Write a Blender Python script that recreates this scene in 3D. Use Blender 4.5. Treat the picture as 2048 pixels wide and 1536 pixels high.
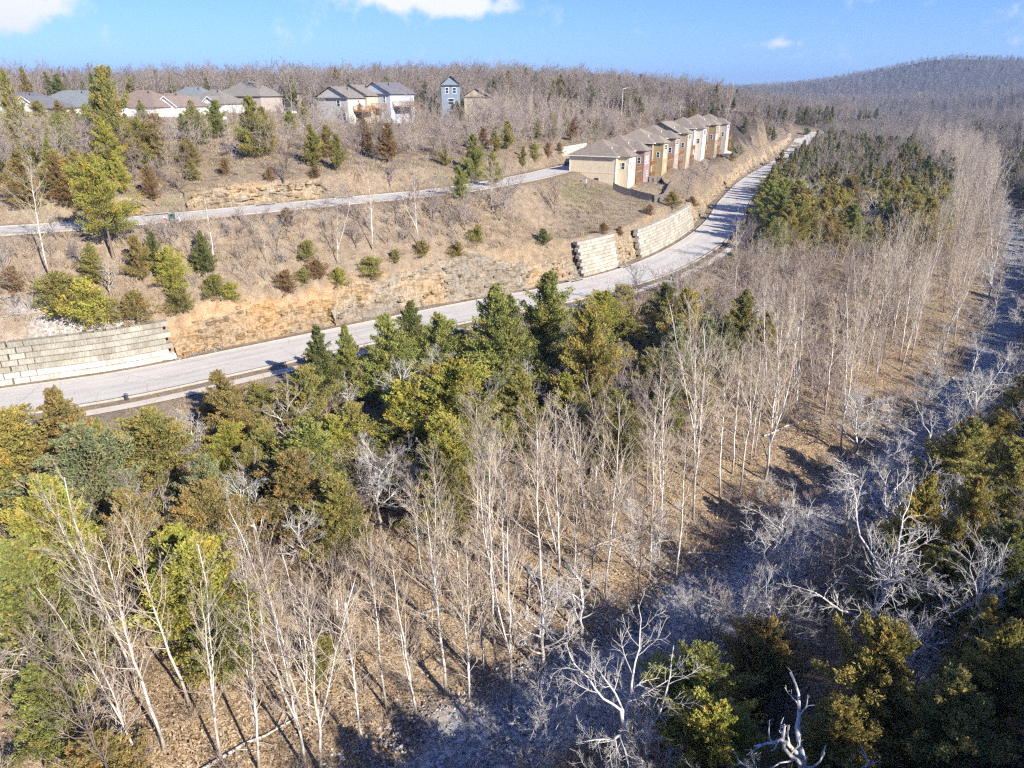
import bpy, math, random
import numpy as np
from mathutils import Vector, Matrix

for o in list(bpy.data.objects):
    bpy.data.objects.remove(o)
SC = bpy.context.scene
COL = SC.collection
RNG = np.random.default_rng(7)
random.seed(7)
R = math.radians

# ------------------------------------------------------------------ camera
F_PX, PITCH, CAM_Z = 1420.0, R(22.3), 30.0
cam_d = bpy.data.cameras.new('camera')
cam_d.sensor_width = 36.0
cam_d.lens = 36.0 * F_PX / 2048.0
cam_d.clip_start = 0.5
cam_d.clip_end = 30000.0
cam = bpy.data.objects.new('camera', cam_d)
cam.location = (0, 0, CAM_Z)
cam.rotation_euler = (R(90) - PITCH, 0, 0)
COL.objects.link(cam)
SC.camera = cam

# ------------------------------------------------------------------ sky, sun, exposure
SUN_ELEV, SUN_AZ = R(29.0), R(138.0)      # azimuth clockwise from +Y (the way the camera looks)
sun_dir = Vector((math.sin(SUN_AZ) * math.cos(SUN_ELEV), math.cos(SUN_AZ) * math.cos(SUN_ELEV), math.sin(SUN_ELEV)))
sun_d = bpy.data.lights.new('sun', 'SUN')
sun_d.energy = 5.0
sun_d.angle = R(0.53)
sun_d.color = (1.0, 0.94, 0.84)
sun = bpy.data.objects.new('sun', sun_d)
sun.rotation_euler = (-sun_dir).to_track_quat('-Z', 'Y').to_euler()
sun.location = (60, -60, 120)
COL.objects.link(sun)

world = bpy.data.worlds.new('World')
SC.world = world
world.use_nodes = True
wn, wl = world.node_tree.nodes, world.node_tree.links
wn.clear()


def build_world():
    out = wn.new('ShaderNodeOutputWorld')
    bg = wn.new('ShaderNodeBackground')
    sky = wn.new('ShaderNodeTexSky')
    sky.sky_type = 'NISHITA'
    sky.sun_disc = False
    sky.sun_elevation = SUN_ELEV
    sky.sun_rotation = SUN_AZ
    sky.altitude = 400
    sky.air_density = 1.0
    sky.dust_density = 0.15
    sky.ozone_density = 3.0
    bg.inputs['Strength'].default_value = 0.125
    tint = wn.new('ShaderNodeMix'); tint.data_type = 'RGBA'; tint.blend_type = 'MULTIPLY'
    tint.inputs[0].default_value = 1.0
    tint.inputs[7].default_value = (0.32, 0.425, 0.80, 1)
    wl.new(sky.outputs[0], tint.inputs[6])
    # small fair-weather clouds: soft noise-edged puffs at directions in the sky
    geo = wn.new('ShaderNodeTexCoord')
    noise = wn.new('ShaderNodeTexNoise')
    noise.inputs['Scale'].default_value = 17.0
    noise.inputs['Detail'].default_value = 7.0
    noise.inputs['Roughness'].default_value = 0.62
    wl.new(geo.outputs['Generated'], noise.inputs['Vector'])
    noise2 = wn.new('ShaderNodeTexNoise')
    noise2.inputs['Scale'].default_value = 55.0
    noise2.inputs['Detail'].default_value = 6.0
    wl.new(geo.outputs['Generated'], noise2.inputs['Vector'])
    total = None
    # (azimuth deg from +Y, elevation deg, half width deg, half height deg, density)
    puffs = [(-34.0, 6.2, 4.6, 1.8, 1.15), (-32.0, 4.6, 3.8, 1.1, 1.0), (-6.5, 6.3, 6.0, 1.0, 1.0), (-3.0, 5.6, 4.0, .7, .7),
             (18.4, 3.1, 1.7, .42, .85), (60, 9, 7, 1.6, .8), (-70, 9, 7, 1.8, .8), (10, 24, 9, 2.2, .7), (160, 18, 9, 2, .7)]
    for az, el, hw, hh, dens in puffs:
        a, e = R(az), R(el)
        c = Vector((math.sin(a) * math.cos(e), math.cos(a) * math.cos(e), math.sin(e)))
        right = Vector((math.cos(a), -math.sin(a), 0))
        up = c.cross(right) * -1
        if up.z < 0:
            up = -up
        d1 = wn.new('ShaderNodeVectorMath'); d1.operation = 'DOT_PRODUCT'
        d1.inputs[1].default_value = right / math.radians(hw)
        d2 = wn.new('ShaderNodeVectorMath'); d2.operation = 'DOT_PRODUCT'
        d2.inputs[1].default_value = up / math.radians(hh)
        for d in (d1, d2):
            wl.new(geo.outputs['Generated'], d.inputs[0])
        p1 = wn.new('ShaderNodeMath'); p1.operation = 'MULTIPLY'
        wl.new(d1.outputs['Value'], p1.inputs[0]); wl.new(d1.outputs['Value'], p1.inputs[1])
        p2 = wn.new('ShaderNodeMath'); p2.operation = 'MULTIPLY_ADD'
        wl.new(d2.outputs['Value'], p2.inputs[0]); wl.new(d2.outputs['Value'], p2.inputs[1]); wl.new(p1.outputs[0], p2.inputs[2])
        mm = wn.new('ShaderNodeMath'); mm.operation = 'POWER'; mm.inputs[0].default_value = 0.4066
        wl.new(p2.outputs[0], mm.inputs[1])
        m2 = wn.new('ShaderNodeMath'); m2.operation = 'MULTIPLY_ADD'; m2.inputs[1].default_value = dens
        wl.new(mm.outputs[0], m2.inputs[0])
        if total is not None:
            wl.new(total, m2.inputs[2])
        else:
            m2.inputs[2].default_value = 0.0
        total = m2.outputs[0]
    # erode the puffs with noise
    n1 = wn.new('ShaderNodeMath'); n1.operation = 'MULTIPLY_ADD'; n1.inputs[1].default_value = 3.6; n1.inputs[2].default_value = -2.05
    wl.new(noise.outputs[0], n1.inputs[0])
    n2 = wn.new('ShaderNodeMath'); n2.operation = 'MULTIPLY_ADD'; n2.inputs[1].default_value = 1.6; n2.inputs[2].default_value = -0.8
    wl.new(noise2.outputs[0], n2.inputs[0])
    n3 = wn.new('ShaderNodeMath'); n3.operation = 'ADD'
    wl.new(n1.outputs[0], n3.inputs[0]); wl.new(n2.outputs[0], n3.inputs[1])
    s = wn.new('ShaderNodeMath'); s.operation = 'MULTIPLY_ADD'; s.inputs[1].default_value = 1.45
    wl.new(total, s.inputs[0]); wl.new(n3.outputs[0], s.inputs[2])
    mr = wn.new('ShaderNodeMapRange'); mr.interpolation_type = 'SMOOTHSTEP'
    mr.inputs['From Min'].default_value = 0.05; mr.inputs['From Max'].default_value = 1.5
    wl.new(s.outputs[0], mr.inputs['Value'])
    mix = wn.new('ShaderNodeMix'); mix.data_type = 'RGBA'
    wl.new(mr.outputs[0], mix.inputs[0])
    wl.new(tint.outputs[2], mix.inputs[6])
    mix.inputs[7].default_value = (4.4, 4.4, 4.5, 1)
    wl.new(mix.outputs[2], bg.inputs['Color'])
    wl.new(bg.outputs[0], out.inputs['Surface'])


build_world()
world.cycles.sampling_method = 'MANUAL'
world.cycles.sample_map_resolution = 256
SC.view_settings.view_transform = 'Standard'
SC.view_settings.look = 'None'
SC.view_settings.exposure = 1.03
SC.view_settings.gamma = 1.0
SC.view_settings.use_curve_mapping = False
SC.cycles.max_bounces = 4
SC.cycles.diffuse_bounces = 3
SC.cycles.glossy_bounces = 1
SC.cycles.transmission_bounces = 2
SC.cycles.transparent_max_bounces = 4
SC.cycles.volume_bounces = 0
SC.cycles.caustics_reflective = False
SC.cycles.caustics_refractive = False
SC.cycles.use_denoising = False
SC.cycles.denoiser = 'OPENIMAGEDENOISE'
SC.cycles.denoising_input_passes = 'RGB_ALBEDO_NORMAL'
SC.cycles.denoising_prefilter = 'ACCURATE'
SC.cycles.use_adaptive_sampling = True
SC.cycles.adaptive_threshold = 0.026
SC.cycles.adaptive_min_samples = 16
SC.cycles.pixel_filter_type = 'BLACKMAN_HARRIS'
SC.cycles.filter_width = 1.3

# ------------------------------------------------------------------ projection helpers (authoring only)
CP, SP = math.cos(PITCH), math.sin(PITCH)


def ray(px, py):
    a = (px - 1024) / F_PX
    b = -(py - 768) / F_PX
    return np.array([a, CP + b * SP, -SP + b * CP])


def at(px, py, z):
    d = ray(px, py)
    t = (z - CAM_Z) / d[2]
    return np.array([0, 0, CAM_Z]) + d * t


def project(x, y, z):
    d = y * CP - (z - CAM_Z) * SP
    u = y * SP + (z - CAM_Z) * CP
    d = np.where(np.abs(d) < 1e-6, 1e-6, d)
    return 1024 + F_PX * x / d, 768 - F_PX * u / d, d


def in_poly(px, py, poly):
    px, py = np.asarray(px, float), np.asarray(py, float)
    inside = np.zeros(px.shape, bool)
    n = len(poly)
    for i in range(n):
        x1, y1 = poly[i]
        x2, y2 = poly[(i + 1) % n]
        c = ((y1 > py) != (y2 > py)) & (px < (x2 - x1) * (py - y1) / (y2 - y1 + 1e-12) + x1)
        inside ^= c
    return inside


def smooth(a, b, x):
    t = np.clip((x - a) / (b - a), 0, 1)
    return t * t * (3 - 2 * t)


# value noise for shapes
def vnoise(x, y, seed=0):
    xi, yi = np.floor(x).astype(np.int64), np.floor(y).astype(np.int64)
    xf, yf = x - xi, y - yi

    def h(a, b):
        n = (a * 374761393 + b * 668265263 + seed * 974711) & 0x7fffffff
        n = ((n ^ (n >> 13)) * 1274126177) & 0x7fffffff
        return ((n ^ (n >> 16)) & 0xffff) / 65535.0
    u, v = xf * xf * (3 - 2 * xf), yf * yf * (3 - 2 * yf)
    return (h(xi, yi) * (1 - u) + h(xi + 1, yi) * u) * (1 - v) + (h(xi, yi + 1) * (1 - u) + h(xi + 1, yi + 1) * u) * v


def fbm(x, y, seed=0, oct=4):
    s, a, t = 0, 0.5, 0
    for i in range(oct):
        s = s + a * vnoise(x * 2 ** i, y * 2 ** i, seed + i)
        t += a
        a *= 0.5
    return s / t


# ------------------------------------------------------------------ object helpers
def tag(o, label=None, cat=None, group=None, kind=None):
    if label: o['label'] = label
    if cat: o['category'] = cat
    if group: o['group'] = group
    if kind: o['kind'] = kind
    return o


def empty(name, loc=(0, 0, 0), rz=0.0, label=None, cat=None, group=None):
    o = bpy.data.objects.new(name, None)
    o.empty_display_size = 0.5
    o.location = loc
    o.rotation_euler = (0, 0, rz)
    COL.objects.link(o)
    return tag(o, label, cat, group)


def np_mesh(name, V, polys, mats, smooth_shade=False, mat_idx=None):
    """polys: list of (n_faces, k) int arrays."""
    me = bpy.data.meshes.new(name)
    V = np.asarray(V, np.float32)
    me.vertices.add(len(V))
    me.vertices.foreach_set('co', V.ravel())
    polys = [np.asarray(p, np.int32) for p in polys if len(p)]
    loops = np.concatenate([p.ravel() for p in polys])
    tot = np.concatenate([np.full(len(p), p.shape[1], np.int32) for p in polys])
    start = np.concatenate([[0], np.cumsum(tot)[:-1]]).astype(np.int32)
    me.loops.add(len(loops))
    me.loops.foreach_set('vertex_index', loops)
    me.polygons.add(len(tot))
    me.polygons.foreach_set('loop_start', start)
    me.polygons.foreach_set('loop_total', tot)
    if mat_idx is not None:
        me.polygons.foreach_set('material_index', np.asarray(mat_idx, np.int32))
    if smooth_shade:
        me.polygons.foreach_set('use_smooth', np.ones(len(tot), bool))
    for m in (mats if isinstance(mats, (list, tuple)) else [mats]):
        me.materials.append(m)
    me.update(calc_edges=True)
    return me


def link(name, me, parent=None, loc=(0, 0, 0), rz=0.0):
    o = bpy.data.objects.new(name, me)
    o.location = loc
    if rz:
        o.rotation_euler = (0, 0, rz)
    COL.objects.link(o)
    if parent is not None:
        o.parent = parent
    return o


class MB:
    """collects boxes, prisms, tubes into one mesh"""

    def __init__(s):
        s.v, s.f = [], []

    def add(s, vs, fs):
        n = len(s.v)
        s.v += [tuple(map(float, p)) for p in vs]
        s.f += [tuple(i + n for i in f) for f in fs]
        return s

    def box(s, x0, x1, y0, y1, z0, z1, bev=0.0):
        if bev <= 0:
            vs = [(x0, y0, z0), (x1, y0, z0), (x1, y1, z0), (x0, y1, z0), (x0, y0, z1), (x1, y0, z1), (x1, y1, z1), (x0, y1, z1)]
            return s.add(vs, [(0, 3, 2, 1), (4, 5, 6, 7), (0, 1, 5, 4), (1, 2, 6, 5), (2, 3, 7, 6), (3, 0, 4, 7)])
        b = bev
        rings = [(z0, b), (z0 + b, 0), (z1 - b, 0), (z1, b)]
        vs = []
        for z, i in rings:
            vs += [(x0 + i, y0 + i, z), (x1 - i, y0 + i, z), (x1 - i, y1 - i, z), (x0 + i, y1 - i, z)]
        fs = [(3, 2, 1, 0), (12, 13, 14, 15)]
        for r in range(3):
            for k in range(4):
                a, c = r * 4 + k, r * 4 + (k + 1) % 4
                fs.append((a, c, c + 4, a + 4))
        return s.add(vs, fs)

    def prism(s, pts, z0, z1):
        n = len(pts)
        vs = [(x, y, z0) for x, y in pts] + [(x, y, z1) for x, y in pts]
        fs = [tuple(reversed(range(n))), tuple(range(n, 2 * n))]
        fs += [(i, (i + 1) % n, n + (i + 1) % n, n + i) for i in range(n)]
        return s.add(vs, fs)

    def cyl(s, p0, p1, r0, r1=None, n=8):
        r1 = r0 if r1 is None else r1
        p0, p1 = Vector(p0), Vector(p1)
        d = (p1 - p0).normalized()
        u = d.orthogonal().normalized()
        w = d.cross(u)
        vs = []
        for p, r in ((p0, r0), (p1, r1)):
            for k in range(n):
                a = 2 * math.pi * k / n
                vs.append(p + (u * math.cos(a) + w * math.sin(a)) * r)
        fs = [tuple(reversed(range(n))), tuple(range(n, 2 * n))]
        fs += [(i, (i + 1) % n, n + (i + 1) % n, n + i) for i in range(n)]
        return s.add(vs, fs)

    def quad(s, a, b, c, d):
        return s.add([a, b, c, d], [(0, 1, 2, 3)])

    def tri(s, a, b, c):
        return s.add([a, b, c], [(0, 1, 2)])

    def mesh(s, name, mat):
        me = bpy.data.meshes.new(name)
        me.from_pydata(s.v, [], s.f)
        me.materials.append(mat)
        me.update()
        return me

    def build(s, name, mat, parent=None, loc=(0, 0, 0), rz=0.0):
        return link(name, s.mesh(name, mat), parent, loc, rz)


def copy_tree(o, parent=None):
    c = o.copy()
    COL.objects.link(c)
    c.parent = parent
    for ch in o.children:
        copy_tree(ch, c)
    return c


# ------------------------------------------------------------------ materials
def new_mat(name):
    m = bpy.data.materials.new(name)
    m.use_nodes = True
    nt = m.node_tree
    b = nt.nodes['Principled BSDF']
    b.inputs['Roughness'].default_value = 0.9
    b.inputs['Specular IOR Level'].default_value = 0.15
    return m, nt, b


def N(nt, t, **kw):
    n = nt.nodes.new(t)
    for k, v in kw.items():
        if k.startswith('i_'):
            n.inputs[k[2:].replace('_', ' ')].default_value = v
        else:
            setattr(n, k, v)
    return n


def ramp(nt, stops):
    n = nt.nodes.new('ShaderNodeValToRGB')
    e = n.color_ramp.elements
    while len(e) > 1:
        e.remove(e[-1])
    e[0].position = stops[0][0]
    e[0].color = (*stops[0][1], 1) if len(stops[0][1]) == 3 else stops[0][1]
    for p, c in stops[1:]:
        x = e.new(p)
        x.color = (*c, 1) if len(c) == 3 else c
    return n


def mixc(nt, fac, a, b, blend='MIX'):
    n = nt.nodes.new('ShaderNodeMix')
    n.data_type = 'RGBA'
    n.blend_type = blend
    for s, v in ((0, fac), (6, a), (7, b)):
        if isinstance(v, bpy.types.NodeSocket):
            nt.links.new(v, n.inputs[s])
        elif v is not None:
            n.inputs[s].default_value = v if s == 0 else ((*v, 1) if len(v) == 3 else v)
    return n.outputs[2]


def noise_n(nt, scale, detail=4, rough=0.6, vec=None, dist=0.0):
    n = N(nt, 'ShaderNodeTexNoise')
    n.inputs['Scale'].default_value = scale
    n.inputs['Detail'].default_value = detail
    n.inputs['Roughness'].default_value = rough
    n.inputs['Distortion'].default_value = dist
    if vec is not None:
        nt.links.new(vec, n.inputs['Vector'])
    return n


def simple_mat(name, col, rough=0.8, var=0.15, scale=2.0, spec=0.2, metal=0.0):
    m, nt, b = new_mat(name)
    tc = N(nt, 'ShaderNodeTexCoord')
    n = noise_n(nt, scale, 5, 0.65, tc.outputs['Object'])
    r = ramp(nt, [(0.25, tuple(c * (1 - var) for c in col)), (0.75, tuple(min(1, c * (1 + var)) for c in col))])
    nt.links.new(n.outputs[0], r.inputs[0])
    nt.links.new(r.outputs[0], b.inputs['Base Color'])
    b.inputs['Roughness'].default_value = rough
    b.inputs['Specular IOR Level'].default_value = spec
    b.inputs['Metallic'].default_value = metal
    return m


# ground --------------------------------------------------------------
def ground_material():
    m, nt, b = new_mat('ground_cover')
    L = nt.links
    geo = N(nt, 'ShaderNodeNewGeometry')
    pos = geo.outputs['Position']
    cov = N(nt, 'ShaderNodeVertexColor', layer_name='cover')       # r leaf litter, g green grass, b gravel
    cov2 = N(nt, 'ShaderNodeVertexColor', layer_name='cover2')     # r orange soil, g far woods floor
    s1 = N(nt, 'ShaderNodeSeparateColor'); L.new(cov.outputs[0], s1.inputs[0])
    s2 = N(nt, 'ShaderNodeSeparateColor'); L.new(cov2.outputs[0], s2.inputs[0])
    big = noise_n(nt, 0.09, 2, 0.6, pos)
    mid = noise_n(nt, 0.9, 2, 0.65, pos)
    fine = noise_n(nt, 6.0, 2, 0.7, pos)
    vor = N(nt, 'ShaderNodeTexVoronoi'); vor.inputs['Scale'].default_value = 12.0
    L.new(pos, vor.inputs['Vector'])
    vsep = N(nt, 'ShaderNodeSeparateColor'); L.new(vor.outputs['Color'], vsep.inputs[0])
    # dry winter grass
    g = ramp(nt, [(0.25, (0.15, 0.115, 0.082)), (0.45, (0.255, 0.20, 0.142)), (0.62, (0.36, 0.295, 0.215)), (0.8, (0.30, 0.235, 0.175))])
    mx = N(nt, 'ShaderNodeMath', operation='MULTIPLY_ADD'); mx.inputs[1].default_value = 0.5
    L.new(fine.outputs[0], mx.inputs[0])
    h2 = N(nt, 'ShaderNodeMath', operation='MULTIPLY'); h2.inputs[1].default_value = 0.5
    L.new(mid.outputs[0], h2.inputs[0]); L.new(h2.outputs[0], mx.inputs[2])
    L.new(mx.outputs[0], g.inputs[0])
    bt = ramp(nt, [(0.35, (0.86, 0.84, 0.84)), (0.65, (1.1, 1.06, 1.0))])
    L.new(big.outputs[0], bt.inputs[0])
    base = mixc(nt, 1.0, g.outputs[0], bt.outputs[0], 'MULTIPLY')
    # leaf litter
    lf = ramp(nt, [(0.0, (0.125, 0.083, 0.046)), (0.25, (0.22, 0.15, 0.083)), (0.5, (0.325, 0.234, 0.138)), (0.75, (0.42, 0.325, 0.21)), (1.0, (0.54, 0.455, 0.335))])
    L.new(vsep.outputs[0], lf.inputs[0])
    lt = ramp(nt, [(0.3, (0.74, 0.71, 0.69)), (0.7, (1.12, 1.1, 1.06))])
    L.new(mid.outputs[0], lt.inputs[0])
    leaf = mixc(nt, 1.0, lf.outputs[0], lt.outputs[0], 'MULTIPLY')
    base = mixc(nt, s1.outputs[0], base, leaf)
    # green grass
    gr = ramp(nt, [(0.3, (0.10, 0.105, 0.035)), (0.7, (0.19, 0.20, 0.075))])
    L.new(fine.outputs[0], gr.inputs[0])
    base = mixc(nt, s1.outputs[1], base, gr.outputs[0])
    # gravel
    gv = ramp(nt, [(0.0, (0.18, 0.176, 0.168)), (0.4, (0.34, 0.332, 0.32)), (1.0, (0.60, 0.59, 0.57))])
    v2 = N(nt, 'ShaderNodeTexVoronoi'); v2.inputs['Scale'].default_value = 4.5; L.new(pos, v2.inputs['Vector'])
    v2s = N(nt, 'ShaderNodeSeparateColor'); L.new(v2.outputs['Color'], v2s.inputs[0])
    L.new(v2s.outputs[1], gv.inputs[0])
    base = mixc(nt, s1.outputs[2], base, gv.outputs[0])
    # orange soil
    so = ramp(nt, [(0.3, (0.27, 0.155, 0.075)), (0.5, (0.42, 0.28, 0.155)), (0.72, (0.52, 0.41, 0.28))])
    L.new(mx.outputs[0], so.inputs[0])
    base = mixc(nt, s2.outputs[0], base, so.outputs[0])
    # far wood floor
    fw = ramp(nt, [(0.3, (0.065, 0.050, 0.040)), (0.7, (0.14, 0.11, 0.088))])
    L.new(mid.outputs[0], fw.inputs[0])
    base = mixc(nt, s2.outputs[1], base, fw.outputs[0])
    L.new(base, b.inputs['Base Color'])
    bp = N(nt, 'ShaderNodeBump'); bp.inputs['Strength'].default_value = 0.9; bp.inputs['Distance'].default_value = 0.15
    L.new(vsep.outputs[1], bp.inputs['Height'])
    L.new(bp.outputs[0], b.inputs['Normal'])
    b.inputs['Roughness'].default_value = 1.0
    b.inputs['Specular IOR Level'].default_value = 0.05
    return m


def road_material(name, tint=(1, 1, 1)):
    m, nt, b = new_mat(name)
    L = nt.links
    uv = N(nt, 'ShaderNodeUVMap', uv_map='along')
    geo = N(nt, 'ShaderNodeNewGeometry')
    mp = N(nt, 'ShaderNodeMapping'); mp.inputs['Scale'].default_value = (9.0, 0.035, 1)
    L.new(uv.outputs[0], mp.inputs['Vector'])
    st = noise_n(nt, 1.0, 6, 0.7, mp.outputs[0])
    bl = noise_n(nt, 0.35, 5, 0.65, geo.outputs['Position'])
    fi = noise_n(nt, 7.0, 3, 0.7, geo.outputs['Position'])
    r = ramp(nt, [(0.28, (0.36, 0.335, 0.295)), (0.5, (0.52, 0.485, 0.425)), (0.72, (0.62, 0.58, 0.51))])
    a = N(nt, 'ShaderNodeMath', operation='MULTIPLY_ADD'); a.inputs[1].default_value = 0.75
    L.new(st.outputs[0], a.inputs[0])
    c = N(nt, 'ShaderNodeMath', operation='MULTIPLY'); c.inputs[1].default_value = 0.28
    L.new(bl.outputs[0], c.inputs[0]); L.new(c.outputs[0], a.inputs[2])
    L.new(a.outputs[0], r.inputs[0])
    fr = ramp(nt, [(0.3, (0.9, 0.9, 0.9)), (0.7, (1.06, 1.06, 1.06))])
    L.new(fi.outputs[0], fr.inputs[0])
    col = mixc(nt, 1.0, r.outputs[0], fr.outputs[0], 'MULTIPLY')
    # cracks and joints
    vo = N(nt, 'ShaderNodeTexVoronoi', feature='DISTANCE_TO_EDGE'); vo.inputs['Scale'].default_value = 0.28
    dn = noise_n(nt, 0.8, 3, 0.6, geo.outputs['Position'])
    wv = mixc(nt, 0.35, geo.outputs['Position'], dn.outputs['Color'])
    L.new(wv, vo.inputs['Vector'])
    cr = ramp(nt, [(0.0, (0.68, 0.67, 0.66)), (0.012, (1, 1, 1))])
    L.new(vo.outputs['Distance'], cr.inputs[0])
    col = mixc(nt, 0.8, col, cr.outputs[0], 'MULTIPLY')
    col = mixc(nt, 1.0, col, tint, 'MULTIPLY')
    L.new(col, b.inputs['Base Color'])
    b.inputs['Roughness'].default_value = 0.85
    return m


def block_material():
    m, nt, b = new_mat('wall_block')
    L = nt.links
    geo = N(nt, 'ShaderNodeNewGeometry')
    tc = N(nt, 'ShaderNodeTexCoord')
    oi = N(nt, 'ShaderNodeObjectInfo')
    # ribbed split face: vertical stripes of stain
    mp = N(nt, 'ShaderNodeMapping'); mp.inputs['Scale'].default_value = (9.0, 2.0, 1.3)
    ad = N(nt, 'ShaderNodeVectorMath', operation='ADD')
    L.new(tc.outputs['Object'], ad.inputs[0])
    cmb = N(nt, 'ShaderNodeCombineXYZ')
    ml = N(nt, 'ShaderNodeMath', operation='MULTIPLY'); ml.inputs[1].default_value = 37.0
    L.new(oi.outputs['Random'], ml.inputs[0]); L.new(ml.outputs[0], cmb.inputs[0])
    L.new(cmb.outputs[0], ad.inputs[1])
    L.new(ad.outputs[0], mp.inputs['Vector'])
    st = noise_n(nt, 1.0, 4, 0.7, mp.outputs[0])
    r = ramp(nt, [(0.33, (0.60, 0.57, 0.51)), (0.5, (0.86, 0.84, 0.78)), (0.64, (1.08, 1.06, 1.0))])
    L.new(st.outputs[0], r.inputs[0])
    bl = noise_n(nt, 0.5, 4, 0.6, geo.outputs['Position'])
    br = ramp(nt, [(0.3, (0.85, 0.83, 0.8)), (0.7, (1.08, 1.08, 1.08))])
    L.new(bl.outputs[0], br.inputs[0])
    c = mixc(nt, 1.0, r.outputs[0], br.outputs[0], 'MULTIPLY')
    rv = ramp(nt, [(0.0, (0.84, 0.82, 0.78)), (1.0, (1.08, 1.08, 1.08))])
    L.new(oi.outputs['Random'], rv.inputs[0])
    c = mixc(nt, 1.0, c, rv.outputs[0], 'MULTIPLY')
    c = mixc(nt, 1.0, c, oi.outputs['Color'], 'MULTIPLY')
    L.new(c, b.inputs['Base Color'])
    bp = N(nt, 'ShaderNodeBump'); bp.inputs['Strength'].default_value = 0.5; bp.inputs['Distance'].default_value = 0.08
    L.new(st.outputs[0], bp.inputs['Height']); L.new(bp.outputs[0], b.inputs['Normal'])
    return m


def rock_material():
    m, nt, b = new_mat('limestone')
    L = nt.links
    geo = N(nt, 'ShaderNodeNewGeometry')
    oi = N(nt, 'ShaderNodeObjectInfo')
    mp = N(nt, 'ShaderNodeMapping'); mp.inputs['Scale'].default_value = (0.5, 0.5, 2.6)
    L.new(geo.outputs['Position'], mp.inputs['Vector'])
    st = noise_n(nt, 1.0, 6, 0.7, mp.outputs[0], 0.4)
    mp2 = N(nt, 'ShaderNodeMapping'); mp2.inputs['Scale'].default_value = (3.0, 3.0, 0.5)
    L.new(geo.outputs['Position'], mp2.inputs['Vector'])
    dr = noise_n(nt, 1.0, 4, 0.7, mp2.outputs[0])
    r = ramp(nt, [(0.28, (0.11, 0.083, 0.056)), (0.42, (0.26, 0.205, 0.142)), (0.52, (0.37, 0.315, 0.24)), (0.64, (0.25, 0.235, 0.21)), (0.78, (0.44, 0.39, 0.315))])
    L.new(st.outputs[0], r.inputs[0])
    d2 = ramp(nt, [(0.38, (0.4, 0.38, 0.35)), (0.55, (1, 1, 1))])
    L.new(dr.outputs[0], d2.inputs[0])
    c = mixc(nt, 0.7, r.outputs[0], d2.outputs[0], 'MULTIPLY')
    mp3 = N(nt, 'ShaderNodeMapping'); mp3.inputs['Scale'].default_value = (0.75, 0.75, 2.0)
    L.new(geo.outputs['Position'], mp3.inputs['Vector'])
    vo = N(nt, 'ShaderNodeTexVoronoi', feature='DISTANCE_TO_EDGE'); vo.inputs['Scale'].default_value = 1.0
    L.new(mp3.outputs[0], vo.inputs['Vector'])
    vr = ramp(nt, [(0.0, (0.3, 0.27, 0.24)), (0.07, (1, 1, 1))]); L.new(vo.outputs['Distance'], vr.inputs[0])
    c = mixc(nt, 0.38, c, vr.outputs[0], 'MULTIPLY')
    bg_ = noise_n(nt, 0.13, 2, 0.5, geo.outputs['Position'])
    br_ = ramp(nt, [(0.38, (0.78, 0.80, 0.84)), (0.5, (1, 1, 1)), (0.62, (1.12, 0.98, 0.80))]); L.new(bg_.outputs[0], br_.inputs[0])
    c = mixc(nt, 1.0, c, br_.outputs[0], 'MULTIPLY')
    c = mixc(nt, 1.0, c, oi.outputs['Color'], 'MULTIPLY')
    L.new(c, b.inputs['Base Color'])
    bp = N(nt, 'ShaderNodeBump'); bp.inputs['Strength'].default_value = 0.8; bp.inputs['Distance'].default_value = 0.2
    L.new(st.outputs[0], bp.inputs['Height']); L.new(bp.outputs[0], b.inputs['Normal'])
    return m


def foliage_material():
    m, nt, b = new_mat('cedar_foliage')
    L = nt.links
    oi = N(nt, 'ShaderNodeObjectInfo')
    tc = N(nt, 'ShaderNodeTexCoord')
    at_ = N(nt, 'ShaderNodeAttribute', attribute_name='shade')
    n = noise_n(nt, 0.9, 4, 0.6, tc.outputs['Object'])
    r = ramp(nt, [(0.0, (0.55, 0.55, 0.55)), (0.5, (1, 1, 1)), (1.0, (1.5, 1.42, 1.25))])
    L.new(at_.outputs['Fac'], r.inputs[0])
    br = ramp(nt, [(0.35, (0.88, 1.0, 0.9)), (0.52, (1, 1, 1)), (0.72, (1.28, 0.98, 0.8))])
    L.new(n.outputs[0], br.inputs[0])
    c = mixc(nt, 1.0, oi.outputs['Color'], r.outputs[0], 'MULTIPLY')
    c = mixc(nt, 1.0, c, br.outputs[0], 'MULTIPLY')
    L.new(c, b.inputs['Base Color'])
    b.inputs['Roughness'].default_value = 0.75
    # thin leaves let some light through
    tr = N(nt, 'ShaderNodeBsdfTranslucent'); L.new(c, tr.inputs['Color'])
    ms = N(nt, 'ShaderNodeMixShader'); ms.inputs[0].default_value = 0.42
    out = nt.nodes['Material Output']
    L.new(b.outputs[0], ms.inputs[1]); L.new(tr.outputs[0], ms.inputs[2])
    L.new(ms.outputs[0], out.inputs['Surface'])
    return m


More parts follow.
